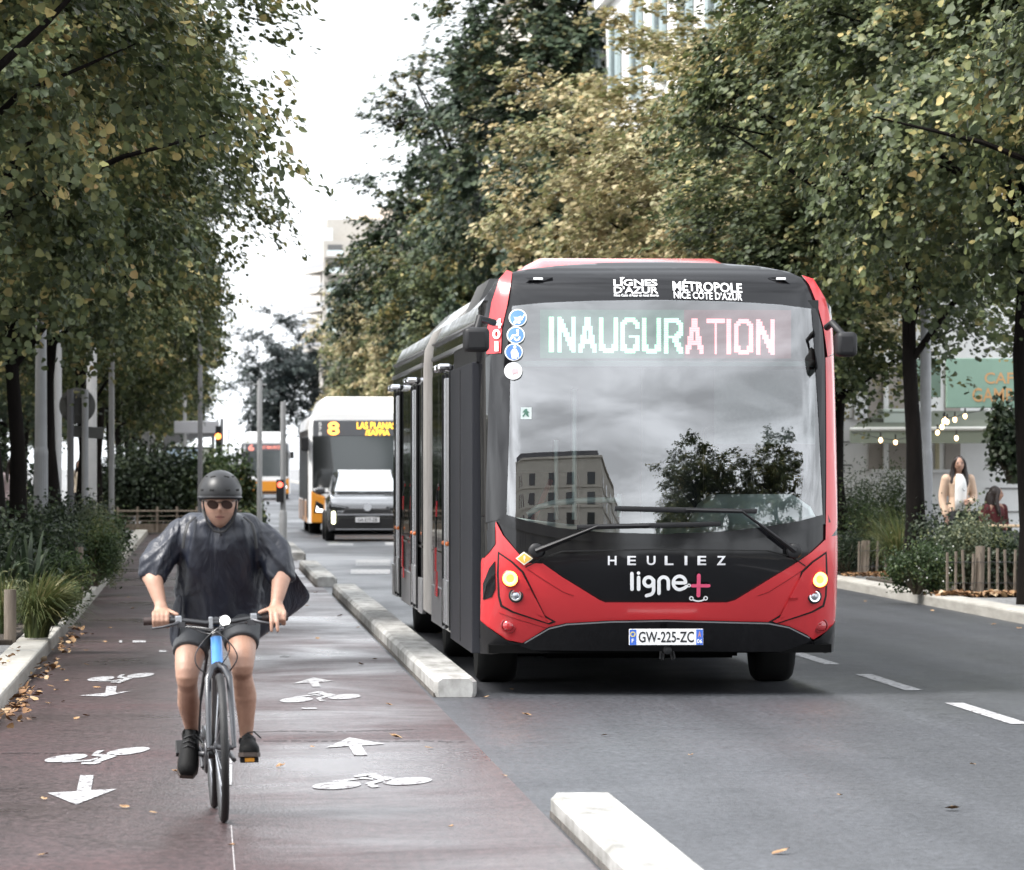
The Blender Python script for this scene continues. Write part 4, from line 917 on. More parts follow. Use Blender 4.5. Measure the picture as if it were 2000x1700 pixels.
b = MB(); b.box(-.035, -.015, .195, .235, .885, .945); b.box(.015, .035, .195, .235, .885, .945); b.build('stem_clamp', M_steel, bike, bevel=.005)
hl = MB().lathe([(.020, .03), (.027, .0), (.027, -.012), (.024, -.014)], (.04, .185, .925), (0, 1, 0), 20).build('headlight', M_dkmet, bike, 50)
MB().lathe([(.0245, 0), (.02, -.006), (0, -.009)], (.04, .170, .925), (0, 1, 0), 20).build('lens', mat('bike_lamp_glass', (.9, .9, .9), .2, emit=(1, .98, .92), estr=0.615), hl, 60)
b = MB()
def loop(p):
    P = [Vector(q) for q in p]; o = []
    for i in range(len(P) - 1):
        a, b_, c, d = P[max(i - 1, 0)], P[i], P[i + 1], P[min(i + 2, len(P) - 1)]
        for k in range(5):
            t = k / 5; o.append(.5 * ((2 * b_) + (c - a) * t + (2 * a - 5 * b_ + 4 * c - d) * t * t + (3 * b_ - a - 3 * c + d) * t ** 3))
    b.tube(o + [P[-1]], .0032, 6)
loop([(-.15, .2, .915), (-.05, .15, .87), (.02, .13, .88), (.10, .16, .91), (.16, .2, .92)])
loop([(.15, .2, .91), (.02, .12, .90), (-.06, .12, .84), (-.105, .13, .77), (-.09, .14, .71), (-.02, .2, .66)])
loop([(-.16, .2, .905), (-.03, .12, .89), (.05, .11, .83), (.09, .13, .76), (.06, .15, .70), (.02, .2, .655)])
loop([(-.15, .2, .91), (.0, .14, .87), (.055, .13, .81), (.03, .15, .74), (-.035, .2, .68)])
b.build('cables', M_frame, bike, 60)
# drivetrain
b = MB(); b.lathe([(.0, -.006), (.085, -.006), (.088, 0), (.085, .006), (.0, .006)], (-.052, .60, .285), (1, 0, 0), 30); b.build('chainring', M_dkmet, bike, 40)
b = MB()
for i, r in enumerate((.055, .048, .041, .034, .027)): b.lathe([(.01, -.002), (r, -.002), (r, .002), (.01, .002)], (-.034 - .006 * i, 1.05, RW), (1, 0, 0), 20)
b.build('cassette', M_steel, bike)
b = MB(); b.tube([(-.05, 1.06, .30), (-.055, 1.05, .25), (-.05, 1.02, .20)], [.014, .012, .012], 8); b.lathe([(.02, -.004), (.02, .004)], (-.05, 1.02, .205), (1, 0, 0), 14); b.build('derailleur', M_dkmet, bike, 50)
b = MB(); ch = [(-.05, .60 + .088 * math.cos(a), .285 + .088 * math.sin(a)) for a in (1.5, 2.2, 2.9, 3.6, 4.3, 4.8)] + [(-.045, 1.02, .19), (-.045, 1.04, .25), (-.045, 1.09, .33), (-.045, 1.06, .395)]
b.tube(ch + [ch[0]], .005, 5); b.build('chain', M_dkmet, bike)
CR_F, CR_B = (.085, .435, .262), (-.085, .765, .308)
b = MB(); b.tube([(.05, .60, .285), (.062, .60, .285), (.075, .435, .262)], [.015, .014, .011], 8); b.build('crank', M_dkmet, bike, 60); b = MB(); b.tube([(-.06, .60, .285), (-.072, .60, .285), (-.085, .765, .308)], [.015, .014, .011], 8); b.build('crank', M_dkmet, bike, 60)
for s, c in ((1, CR_F), (-1, CR_B)):
    tl = .0 if s > 0 else .73
    Mx = Matrix.Translation((c[0] + s * .06, c[1], c[2])) @ Matrix.Rotation(tl, 4, 'X')
    p = MB().box(-.043, .043, -.045, .045, -.013, .013, Mx).build('pedal', M_matblk, bike, bevel=.004)
    if s > 0: MB().box(-.022, .022, -.049, -.0455, -.008, .009, Mx).build('reflector', mat('pedal_amber', (.75, .30, .02), .3, emit=(1, .45, .02), estr=0.0577), p)  # faint emission stands in for light thrown back by the passive reflector
b = MB(); b.loft([[(x * wq, yq, .955 + zz) for x, zz in ((-1, -.01), (-.8, .02), (0, .03), (.8, .02), (1, -.01), (0, -.03))] for yq, wq in ((.66, .018), (.72, .03), (.80, .055), (.90, .08), (.94, .06))]); b.tube([(0, .80, .80), (0, .82, .94)], .014, 10); b.build('saddle', M_matblk, bike, 50)

# ------------------------------------------------------------------ figures
def limb(mb, nodes, chain, n=16, sub=4):
    """a smoothly tapering limb through the joints of a chain"""
    P = [Vector(nodes[c][0]) for c in chain]; Q = [nodes[c][1] if isinstance(nodes[c][1], tuple) else (nodes[c][1],) * 2 for c in chain]
    pts, rx, m = [], [], len(P)
    def cr(a, b, c, d, t): return .5 * ((2 * b) + (c - a) * t + (2 * a - 5 * b + 4 * c - d) * t * t + (3 * b - a - 3 * c + d) * t ** 3)
    for i in range(m - 1):
        a, b_, c, d = P[max(i - 1, 0)], P[i], P[i + 1], P[min(i + 2, m - 1)]
        for k in range(sub + (i == m - 2)):
            t = k / sub; pts.append(Vector([cr(a[j], b_[j], c[j], d[j], t) for j in range(3)]))
            rx.append(tuple(Q[i][j] + (Q[i + 1][j] - Q[i][j]) * t for j in (0, 1)))
    rings = []
    for i, p in enumerate(pts):
        d = (pts[min(i + 1, len(pts) - 1)] - pts[max(i - 1, 0)]).normalized(); s = Vector((1, 0, 0)); s = (s - d * s.dot(d)).normalized(); u = d.cross(s)
        rings.append([p + s * (rx[i][0] * math.cos(2 * math.pi * k / n)) + u * (rx[i][1] * math.sin(2 * math.pi * k / n)) for k in range(n)])
    mb.loft(rings)
    for e in (0, -1): mb.ball(tuple(pts[e]), (rx[e][0], min(rx[e]), min(rx[e])), n, 8)
def fuse(mb, voxel, smooth_it=4, fac=.5):
    """one continuous surface from overlapping pieces"""
    me = bpy.data.meshes.new('fused'); me.from_pydata(mb.v, [], mb.f); o = bpy.data.objects.new('fused', me); COL.objects.link(o)
    r = o.modifiers.new('r', 'REMESH'); r.mode = 'VOXEL'; r.voxel_size = voxel
    if smooth_it: s = o.modifiers.new('s', 'SMOOTH'); s.iterations = smooth_it; s.factor = fac
    em = bpy.data.meshes.new_from_object(o.evaluated_get(bpy.context.evaluated_depsgraph_get()))
    bpy.data.objects.remove(o); bpy.data.meshes.remove(me); return em
def g1(x, s): return math.exp(-(x / s) ** 2)
def head(mb, c, yaw=0.0, pitch=0.0, sc=1.0, female=False, nu=56, nv=44):
    """a face looking towards -y: brow, sockets, nose, lips, chin, ears"""
    M = Matrix.Translation(c) @ Matrix.Rotation(yaw, 4, 'Z') @ Matrix.Rotation(pitch, 4, 'X') @ Matrix.Scale(sc, 4)
    rings = []
    for j in range(nv + 1):
        t = math.pi * (j + .02) / (nv + .04); ring = []
        for k in range(nu):
            a = 2 * math.pi * k / nu; x, y, z = math.sin(t) * math.cos(a), math.sin(t) * math.sin(a), math.cos(t)
            jaw = max(0.0, -z)
            X = .075 * x * (1 - .30 * jaw ** 1.5); Y = .095 * y * (1 - .10 * jaw); Z = .120 * z
            if y > 0: Y *= 1 - .18 * jaw; Z += .015 * jaw * y
            fr = max(0.0, -y) ** 1.2
            Y -= fr * (.020 * g1(X, .011) * (g1(Z + .012, .024) if Z < -.012 else g1(Z + .012, .034)))                  # nose
            Y -= fr * .010 * g1(X, .014) * g1(Z + .020, .010); Y -= fr * .004 * g1(Z - .034, .010) * g1(X, .05)      # tip, brow
            for s in (-1, 1): Y += fr * .010 * g1(X - s * .031, .016) * g1(Z - .016, .012); Y -= fr * .005 * g1(X - s * .042, .018) * g1(Z + .018, .016)
            Y -= fr * (.006 * g1(Z + .052, .006) + .006 * g1(Z + .064, .006)) * g1(X, .020); Y += fr * .004 * g1(Z + .058, .003) * g1(X, .022)
            Y -= fr * .009 * g1(Z + .098, .018) * g1(X, .024)                                                         # chin
            ring.append(tuple(M @ Vector((X, Y, Z))))
        rings.append(ring)
    mb.loft(rings)
    for s in (-1, 1):
        mb.ball(tuple(M @ Vector((s * .077, .012, -.004))), (.008 * sc, .018 * sc, .031 * sc), 10, 8)
    return M
M_skin = mat('skin', (.31, .17, .115), .5, col2=(.43, .255, .185), vscale=11, detail=7, bump=.2, bscale=120, stretch=(1, 1, 1))
M_lip = mat('lips', (.34, .165, .135), .5)
M_stub = mat('stubble', (.34, .205, .15), .6, var=.10, vscale=160)
M_rain = mat('navy_rainwear', (.009, .0115, .021), .44, var=.35, vscale=4, spec=.5, bump=.75, bscale=7, stretch=(1.2, 1.0, .5), bdist=.03)
M_short = mat('grey_shorts', (.050, .052, .056), .75, var=.12, vscale=18)
M_shoe = mat('shoe_black', (.005, .005, .005), .7, spec=.2, var=.3, vscale=40)
PX, PY = .07, 24.37
rider = thing('person', 'cyclist in dark helmet, sunglasses, wide navy rain top and grey shorts, gripping the handlebar', 'person', (PX, PY, .004))
nodes = {
 'pelvis': ((0, .74, .98), (.135, .11)), 'waist': ((0, .64, 1.10), (.125, .10)), 'chest': ((0, .52, 1.27), (.15, .11)), 'neck0': ((0, .43, 1.385), (.065, .06)), 'neck1': ((0, .35, 1.43), .055), 'skull': ((0, .33, 1.48), .05),
 'shL': ((-.16, .47, 1.325), .05), 'elL': ((-.315, .40, 1.165), .045), 'faL': ((-.305, .34, 1.10), .043), 'wrL': ((-.277, .285, 1.005), .028), 'paL': ((-.272, .262, .965), (.036, .022)),
 'shR': ((.16, .47, 1.325), .05), 'elR': ((.285, .40, 1.165), .045), 'faR': ((.283, .34, 1.10), .042), 'wrR': ((.265, .285, 1.01), .028), 'paR': ((.262, .255, .975), (.036, .022)),
 'hiL': ((-.095, .70, .95), .095), 'thL': ((-.135, .48, .78), .074), 'knL': ((-.152, .375, .675), .056), 'k2L': ((-.15, .41, .615), .046), 'caL': ((-.146, .525, .53), .053), 'c2L': ((-.138, .625, .455), .040), 'anL': ((-.132, .70, .395), .031), 'ftL': ((-.135, .70, .34), .036),
 'hiR': ((.09, .70, .97), .095), 'thR': ((.100, .46, .82), .074), 'knR': ((.105, .335, .725), .056), 'k2R': ((.106, .36, .665), .046), 'caR': ((.121, .42, .565), .053), 'c2R': ((.124, .45, .46), .040), 'anR': ((.125, .47, .375), .030), 'ftR': ((.128, .455, .33), .036)}
mb = MB(); limb(mb, nodes, ('pelvis', 'waist', 'chest', 'neck0'), 24); limb(mb, nodes, ('neck0', 'neck1', 'skull'))
for s in 'LR':
    limb(mb, nodes, ('chest', 'sh' + s, 'el' + s, 'fa' + s, 'wr' + s, 'pa' + s)); limb(mb, nodes, ('pelvis', 'hi' + s, 'th' + s, 'kn' + s, 'k2' + s, 'ca' + s, 'c2' + s, 'an' + s, 'ft' + s), 20)
for s in (-1, 1): mb.ball(nodes['knL' if s < 0 else 'knR'][0], (.046, .050, .050), 14, 10)
def finger(pts, r): mb.tube(pts, r, 8); mb.ball(pts[-1], r[-1], 8, 6); mb.ball(pts[0], r[0], 8, 6)
# right hand (left in the picture): a fist closed over the grip, thumb along the bar
gy, gz = .240, .926
mb.loft([[(-.272 + .040 * math.cos(a) * q, yy + .012 * math.sin(a), zz + .020 * math.sin(a)) for a in [k * math.pi / 6 for k in range(12)]] for yy, zz, q in ((.285, .99, .75), (.262, .972, .95), (.235, .962, 1.0), (.215, .955, .95))])
for i, (fx, ln) in enumerate(((-.306, .9), (-.286, 1.0), (-.265, 1.03), (-.244, .96))):
    finger([(fx, .225, .962), (fx, .203, .951), (fx, .194, .925), (fx + .002, .208, .903 - .008 * ln), (fx + .003, .232, .902)], [.0112, .0112, .0105, .0098, .009])
finger([(-.240, .262, .968), (-.222, .236, .962), (-.198, .224, .953)], [.014, .012, .0098])
# left hand (right in the picture): two fingers over the brake lever, two round the grip
gz2 = .945
mb.loft([[(.266 + .039 * math.cos(a) * q, yy + .012 * math.sin(a), zz + .020 * math.sin(a)) for a in [k * math.pi / 6 for k in range(12)]] for yy, zz, q in ((.285, 1.0, .75), (.258, .985, .95), (.232, .975, 1.0), (.214, .966, .95))])
for fx, dx in ((.236, .002), (.257, .006)):
    finger([(fx, .222, .972), (fx + dx, .190, .955), (fx + 1.5 * dx, .168, .918), (fx + 2 * dx, .163, .880)], [.0112, .0108, .0098, .0088])
for fx in (.279, .299):
    finger([(fx, .222, .968), (fx, .202, .955), (fx, .194, .930), (fx, .210, .910), (fx, .234, .908)], [.011, .011, .0102, .0095, .0088])
finger([(.236, .262, .978), (.215, .238, .972), (.186, .226, .962)], [.014, .012, .0098])
HC = (0, .335, 1.470)
HM = head(mb, HC, 0, R(4))
me = fuse(mb, .0048, 3, .5)
HI = HM.inverted()
me.materials.append(M_skin); me.materials.append(M_lip); me.materials.append(M_stub); me.materials.append(mat('mouth_line', (.10, .04, .035), .6))
mi = np.zeros(len(me.polygons), np.int32)
for i, p in enumerate(me.polygons):
    if p.center.z > 1.34:
        c = HI @ p.center
        if c.y < -.03:
            if abs(c.x) < .021 and abs(c.z + .0582) < .0024: mi[i] = 3
            elif abs(c.x) < .024 - 9 * abs(c.z + .058) ** 1.3 * 1 and -.069 < c.z < -.047: mi[i] = 1
            elif -.125 < c.z < -.036 and abs(c.x) < .055: mi[i] = 2
me.polygons.foreach_set('material_index', mi)
body = link('body', me, None, rider, 180)
# clothing -----------------------------------------------------------------
def ringe(c, rx, ry, n=40, sq=1.0, tilt=0.0):
    o = []
    for k in range(n):
        a = 2 * math.pi * k / n; x = math.copysign(abs(math.cos(a)) ** sq, math.cos(a)) * rx; y = math.copysign(abs(math.sin(a)) ** sq, math.sin(a)) * ry
        o.append((c[0] + x, c[1] + y, c[2] + tilt * y))
    return o
mb = MB()
T = [(1.425, .375, .062, .060, .2), (1.408, .395, .10, .085, .3), (1.388, .435, .165, .115, .3), (1.35, .45, .195, .145, .3), (1.30, .475, .200, .168, .28), (1.24, .505, .204, .182, .24), (1.15, .54, .206, .188, .18), (1.05, .58, .210, .188, .1), (.97, .605, .208, .188, .04), (.905, .62, .205, .185, .0)]
mb.loft([ringe((0, cy, z), rx, ry, 44, .85, tl) for z, cy, rx, ry, tl in T])
def sleeve(path, rad):
    mb.tube(path, rad, 18, True)
sleeve([(-.05, .44, 1.365), (-.12, .455, 1.362), (-.19, .455, 1.318), (-.262, .43, 1.245), (-.308, .40, 1.172), (-.318, .375, 1.105)], [.06, .068, .074, .078, .079, .064])
sleeve([(.05, .44, 1.365), (.12, .455, 1.362), (.185, .455, 1.318), (.245, .43, 1.245), (.278, .40, 1.175), (.288, .375, 1.105)], [.06, .068, .074, .077, .076, .060])
me = fuse(mb, .008, 5, .5)
# creases: folds that fan from the shoulders and hang to the hem
co = np.empty(len(me.vertices) * 3, np.float32); me.vertices.foreach_get('co', co); co = co.reshape(-1, 3); no = np.array([v.normal[:] for v in me.vertices])
for i in range(len(co)):
    x, y, z = co[i]; sx = abs(x)
    p = Vector((x * 9 + z * 3, y * 5, z * 2.6)); d = .012 * mnoise.noise(p) + .006 * mnoise.noise(p * 2.7)
    if sx > .19: d += .030 * (.22 - abs(mnoise.noise((x * 4 + 7, y * 4, z * 9 + 11 * sx)))) + .012 * (.2 - abs(mnoise.noise((x * 13, y * 9, z * 20 + 14 * sx))))
    else: d += .020 * (.2 - abs(mnoise.noise((x * 6 + 3 * (1.3 - z) * (1 if x > 0 else -1), 3, z * 3.2)))) + .004 * math.sin(abs(x) * 52 + 5 * mnoise.noise((x * 3, 0, z * 4))) * min(1, max(0, (1.30 - z) * 6)); d -= .009 * g1(sx - .145 - .12 * (1.35 - z), .016) * (1 if y < .45 else 0)
    k = 1.0 if z < 1.405 else max(0, (1.43 - z) / .025)
    co[i] += no[i] * d * k
me.vertices.foreach_set('co', co.reshape(-1)); me.update()
me.materials.append(M_rain); top = link('rain_top', me, None, rider, 180)
def cloth_sheet(name, grid, parent, m, th=.004):
    b = MB(); n = len(grid); q = len(grid[0]); b.add([p for r in grid for p in r], [(i * q + j, i * q + j + 1, (i + 1) * q + j + 1, (i + 1) * q + j) for i in range(n - 1) for j in range(q - 1)])
    o = b.build(name, m, parent, 180); s = o.modifiers.new('sub', 'SUBSURF'); s.levels = 2; s.render_levels = 2; t = o.modifiers.new('thick', 'SOLIDIFY'); t.thickness = th; return o
# the wind-blown tail on the right, and the smaller corner on the left
A_ = [[(.20, .52, 1.30), (.27, .52, 1.24), (.325, .52, 1.185), (.345, .54, 1.165)], [(.20, .55, 1.18), (.29, .60, 1.13), (.36, .66, 1.10), (.395, .70, 1.085)], [(.18, .58, 1.03), (.28, .66, 1.0), (.37, .76, 1.02), (.450, .84, 1.018)], [(.14, .60, .90), (.23, .68, .90), (.31, .76, .925), (.37, .84, .955)], [(.10, .60, .80), (.155, .66, .805), (.20, .72, .835), (.255, .78, .875)]]
cloth_sheet('blown_tail', A_, top, M_rain)
B_ = [[(-.20, .44, 1.05), (-.17, .42, 1.04)], [(-.225, .46, .95), (-.18, .43, .94)], [(-.235, .48, .86), (-.19, .44, .85)], [(-.225, .50, .79), (-.195, .46, .775)]]
cloth_sheet('blown_tail', B_, top, M_rain)
# collar, zip and dark strips standing in for shaded seams
b = MB(); b.loft([ringe((0, .385, 1.395), .074, .075, 28, 1, .5), ringe((0, .372, 1.425), .066, .066, 28, 1, .6)], cap=False); o = b.build('collar', M_rain, top, 60); o.modifiers.new('t', 'SOLIDIFY').thickness = .006
seam_pts = lambda s: [(s * .115, .36, 1.405), (s * .150, .318, 1.375), (s * .165, .296, 1.32), (s * .172, .300, 1.26)]
for s in (-1, 1): MB().tube(seam_pts(s), .010, 8, sq=.35).build('seam_shade', M_matblk, top, 60)
MB().tube([(-.012, .31, 1.375), (.002, .305, 1.33), (.006, .322, 1.27)], .003, 6).build('zip', M_dkmet, top)
b = MB()
b.tube([(-.06, .76, 1.0), (-.095, .68, .955), (-.125, .53, .845), (-.140, .45, .765)], [.12, .110, .094, .083], 22); b.tube([(.06, .76, 1.0), (.088, .66, .96), (.098, .50, .87), (.103, .425, .805)], [.12, .110, .094, .083], 22)
me = fuse(b, .010, 4); me.materials.append(M_short); link('shorts', me, None, rider, 180)
def shoe(ank, toe, up, nm='shoe'):
    a, t = Vector(ank), Vector(toe); d = (t - a).normalized(); u = Vector(up); u = (u - d * u.dot(d)).normalized(); sd = d.cross(u)
    L_ = (t - a).length; heel = a - d * .06
    prof = [(-.0, .030, .075), (.03, .037, .090), (.08, .040, .085), (.13, .044, .068), (.19, .049, .052), (.24, .046, .042), (.275, .030, .028)]
    b = MB(); rings = []
    for s, w_, h in prof:
        c = heel + d * s; rings.append([c + sd * (w_ * math.cos(q)) + u * (max(math.sin(q), -.2) * h) for q in [2 * math.pi * k / 18 for k in range(18)]])
    b.loft(rings); o = b.build(nm, M_shoe, rider, 70)
    b = MB(); rings = []
    for s, w_, h in prof: c = heel + d * s - u * .012; rings.append([c + sd * (w_ * 1.06) + u * .004, c + sd * (w_ * 1.06) - u * .016, c - sd * (w_ * 1.06) - u * .016, c - sd * (w_ * 1.06) + u * .004])
    b.loft(rings); b.build('sole', mat('shoe_sole', (.05, .036, .03), .7), o, 50)
    b = MB()
    for s in (.10, .125, .15):
        c = heel + d * s; h = .072 - (s - .1) * .3; b.tube([c - sd * .028 + u * h * .9, c + u * (h + .012), c + sd * .028 + u * h * .9], .004, 6)
    b.tube([heel + d * .1 + u * .085, heel + d * .10 - sd * .03 + u * .09, heel + d * .12 - sd * .06 + u * .06], .004, 6); b.build('laces', M_matblk, o, 60)
    MB().lathe([(.040, -.01), (.041, .006), (.038, .018), (.034, .018), (.034, -.01)], a + u * .045, u, 20).build('cuff', M_shoe, o, 60)
shoe((-.138, .700, .335), (-.150, .59, .235), (0, -.72, .72)); shoe((.130, .455, .305), (.142, .25, .318), (0, .0, 1))
# helmet, glasses, straps
hc = Vector((0, .342, 1.518)); b = MB(); rings = []
nR = 22
for j in range(nR + 1):
    t = (j + .02) / (nR + .04) * R(101)
    rg = []
    for k in range(44):
        a = 2 * math.pi * k / 44; x, y, z = math.sin(t) * math.cos(a), math.sin(t) * math.sin(a), math.cos(t)
        Y = .128 * y; Z = .108 * z
        if t > R(78) and y > .15: Z -= .035 * (t - R(78)) / R(23) * min(1, (y - .15) * 2)
        rg.append((hc.x + .1035 * x, hc.y + Y, hc.z + Z))
    rings.append(rg)
b.loft(rings, cap=False); M_helm = mat('helmet_matt_black', (.013, .013, .014), .40, spec=.4, var=.05, vscale=4)
hel = b.build('helmet', M_helm, rider, 180); hel.modifiers.new('t', 'SOLIDIFY').thickness = .016
b = MB(); n = 18
brim = [(hc.x + (.1035 + q) * math.sin(a), hc.y - (.128 + q * (1.0 + .9 * math.cos(a))) * math.cos(a), hc.z - .020 + zz) for q, zz in ((0, .008), (.012, .0), (0, -.008)) for a in [R(-68 + 136 * k / n) for k in range(n + 1)]]
b.add(brim, [(i * (n + 1) + k, i * (n + 1) + k + 1, (i + 1) * (n + 1) + k + 1, (i + 1) * (n + 1) + k) for i in range(2) for k in range(n)] )
b.build('helmet_brim', M_helm, hel, 60)
M_vent = mat('vent_black', (.003, .003, .003), .9)
def vent(ax, az, w_, h_, rot=0):
    # small dark slot on the shell at angle ax round, az up
    x, y, z = math.sin(ax) * math.cos(az), -math.cos(ax) * math.cos(az), math.sin(az); p = hc + Vector((.1035 * x, .128 * y, .108 * z)); nrm = Vector((x / .1035, y / .128, z / .108)).normalized()
    q = nrm.to_track_quat('Y', 'Z').to_matrix().to_4x4(); Mx = Matrix.Translation(p) @ q @ Matrix.Rotation(rot, 4, 'Y')
    MB().box(-w_, w_, -.006, .0022, -h_, h_, Mx).build('vent', M_vent, hel, bevel=.003)
for s in (-1, 1): vent(s * .38, .14, .0115, .0055); vent(s * .46, .80, .0135, .0042, -s * .30); vent(s * .95, .14, .012, .005); vent(s * 1.05, .8, .012, .004)
HP = lambda x, y, z: tuple(HM @ Vector((x, y, z)))
b = MB()
for s in (-1, 1):
    b.tube([HP(s * .078, -.005, .03), HP(s * .073, -.03, -.03), HP(s * .058, -.045, -.085), HP(s * .025, -.055, -.126), HP(0, -.058, -.131)], .0055, 6, sq=.5); b.tube([HP(s * .082, .05, .03), HP(s * .078, .01, -.035), HP(s * .066, -.02, -.07)], .005, 6, sq=.5)
b.build('chin_strap', M_matblk, hel, 60)
gl_ = MB()
for s in (-1, 1):
    pts = [(s * .033 + .0275 * math.cos(a) * (1 if abs(math.cos(a)) < .8 else .97), .004 - .004 * s * math.cos(a) * s + (.018 if math.sin(a) > 0 else .023) * math.sin(a)) for a in [2 * math.pi * k / 22 for k in range(22)]]
    gl_.add([HP(x, -.108 + .16 * abs(x) ** 1.3, z) for x, z in pts], [tuple(range(22))])
sg = gl_.build('sunglasses', mat('brown_lens', (.024, .010, .007), .10, spec=.3), rider)
sg.modifiers.new('t', 'SOLIDIFY').thickness = .003
b = MB(); b.tube([HP(-.012, -.112, .012), HP(0, -.117, .015), HP(.012, -.112, .012)], .0022, 6)
for s in (-1, 1): b.tube([HP(s * .058, -.100, .016), HP(s * .072, -.075, .018), HP(s * .080, -.02, .022), HP(s * .08, .01, .014)], .0025, 6)
b.build('glasses_frame', mat('thin_frame', (.03, .025, .02), .3, metal=.5), sg, 60)
# ------------------------------------------------------------------ other vehicles
M_orange = mat('bus_orange', (.62, .24, .018), .3, coat=.4, var=.05)
M_bwhite = mat('bus_white', (.80, .80, .80), .3, coat=.3)
M_amberled = mat('amber_led', (.8, .4, .05), .5, emit=(1.0, .50, .04), estr=1)
M_redled = mat('red_led', (.8, .3, .25), .5, emit=(1.0, .30, .22), estr=0.25)
M_lampw = mat('lamp_white', (.9, .9, .9), .2, emit=(1, .98, .93), estr=0.846)
M_tint = mat('tinted_glass', (.018, .020, .020), .04, spec=.8)
M_wind2 = mat('blue_grey_windscreen', (.05, .06, .062), .04, spec=1.0)
def city_bus(Xc, Y, label, line, dest, fleet, red_dest=False):
    t = thing('city_bus', label, 'bus', (Xc, Y, 0), 0, 'orange and white city buses')
    W = 1.26
    def rg(y, f=1.0): return [(-W, y, .28), (-W, y, 2.55), (-W + .05, y, 2.78), (-W + .2, y, 2.9), (W - .2, y, 2.9), (W - .05, y, 2.78), (W, y, 2.55), (W, y, .28)]
    b = MB(); b.loft([[(x * .93, y, z) for x, y, z in rg(0)], [(x * .985, y, z) for x, y, z in rg(.08)], rg(.28), rg(11.8), [(x * .97, y, z) for x, y, z in rg(12)]]); b.build('body', M_bwhite, t, 30)
    b = MB(); b.loft([[(-1.05, .25, 2.85), (-.86, .35, 3.30), (.86, .35, 3.30), (1.05, .25, 2.85)], [(-1.05, 10, 2.85), (-.86, 9.8, 3.30), (.86, 9.8, 3.30), (1.05, 10, 2.85)]]); b.build('roof_cover', M_bwhite, t, 20, bevel=.05)
    fy = -.012
    ws = MB().prism([(-1.12, 1.02), (-1.0, .98), (0, .94), (1.0, .98), (1.12, 1.02), (1.15, 2.62), (1.05, 2.74), (-1.05, 2.74), (-1.15, 2.62)], fy - .01, .05).build('windscreen', M_wind2, t, bevel=.02)
    MB().box(-1.14, 1.14, fy - .016, 0, 2.36, 2.73).build('display_box', mat('grey_display', (.10, .105, .115), .35), t, bevel=.01)
    MB().prism([(-1.16, .95), (-.72, .95), (-.66, 1.6), (-.74, 2.36), (-1.16, 2.36)], fy - .013, .02).build('front_pillar', M_tint, t, bevel=.01)
    MB().prism([(1.16, .95), (.95, .95), (1.0, 2.36), (1.16, 2.36)], fy - .013, .02).build('front_pillar', M_tint, t, bevel=.01)
    MB().prism([(-1.19, .28), (1.19, .28), (1.19, 1.06), (.85, .90), (-.85, .90), (-1.19, 1.06)], fy - .018, .05).build('front_apron', M_orange, t, bevel=.03)
    MB().prism([(-1.15, 1.06), (-.86, .91), (.86, .91), (1.15, 1.06), (1.15, 1.12), (-1.15, 1.12)], fy - .014, .05).build('front_band', M_bwhite, t, bevel=.01)
    MB().prism([(-.9, .3), (.9, .3), (.84, .42), (-.84, .42)], fy - .022, .05).build('grille', M_matblk, t, bevel=.02)
    for s in (-1, 1):
        h = MB().prism([(s * 1.14, .52), (s * .80, .50), (s * .74, .64), (s * 1.08, .82)], fy - .026, .03).build('headlight', M_tint, t, bevel=.015)
        MB().prism([(s * 1.08, .55), (s * .80, .53), (s * .78, .60), (s * 1.0, .62), (s * 1.06, .70)], fy - .032, 0).build('light_bar', M_lampw, h)
        MB().box(s * 1.34 - .09, s * 1.34 + .09, -.1, .1, 2.0, 2.34).build('mirror', M_matblk, t, bevel=.03)
    f = lambda x, z: (x, fy - .024, z)
    b = MB(); text_on(b, line, -.80, -.52, 2.38, 2.70, f, .02); b.build('line_number', M_redled if red_dest else mat('orange_led', (.8, .3, .05), .5, emit=(1, .33, .06), estr=1.23), t)
    b = MB()
    if red_dest: text_on(b, dest[0], -.1, .75, 2.47, 2.63, f, .012)
    else: text_on(b, dest[0], -.10, .82, 2.53, 2.69, f, .012); text_on(b, dest[1], .10, .68, 2.375, 2.51, f, .012)
    b.build('destination_text', M_redled if red_dest else M_amberled, t)
    b = MB()
    for i, ch in enumerate(fleet): text_on(b, ch, -1.02, -.94, 2.60 - i * .115, 2.69 - i * .115, f, .02)
    b.build('fleet_number', M_white, t)
    # left flank: dark glazing, door, white waist, orange skirt
    for y0, y1 in ((.35, 1.75), (1.85, 4.4), (4.5, 5.9), (6.0, 8.6), (8.7, 11.5)): MB().box(-W - .012, -W + .02, y0, y1, .84 if y0 not in (.35, 4.5) else .40, 2.52).build('side_window', mat('dull_dark_glass', (.012, .013, .013), .4, spec=.15), t, bevel=.01)
    for y0, y1 in ((1.8, 4.45), (5.95, 11.7)): MB().box(-W - .014, -W + .02, y0, y1, .28, .80).build('side_skirt', M_orange, t, bevel=.01)
    for y in (2.7, 8.9):
        for x in (-1.05, 1.05): wheel(t, x, y, .47, .28, 28)
    b = MB(); b.box(-1.15, 1.15, .2, 11.8, .26, .3); b.build('underbody', M_under, t)
    return t
city_bus(X_at(603, 126) + 1.25, 126.0, 'orange and white city bus with red 8, waiting behind the dark car', '8', ('LAS PLANAS', '/SAPPIA'), '578')
city_bus(X_at(467, 258) + 1.25, 258.0, 'farther orange and white city bus with faint red display, between the grey poles', '6', ('ST MAURICE', ''), '512', True)

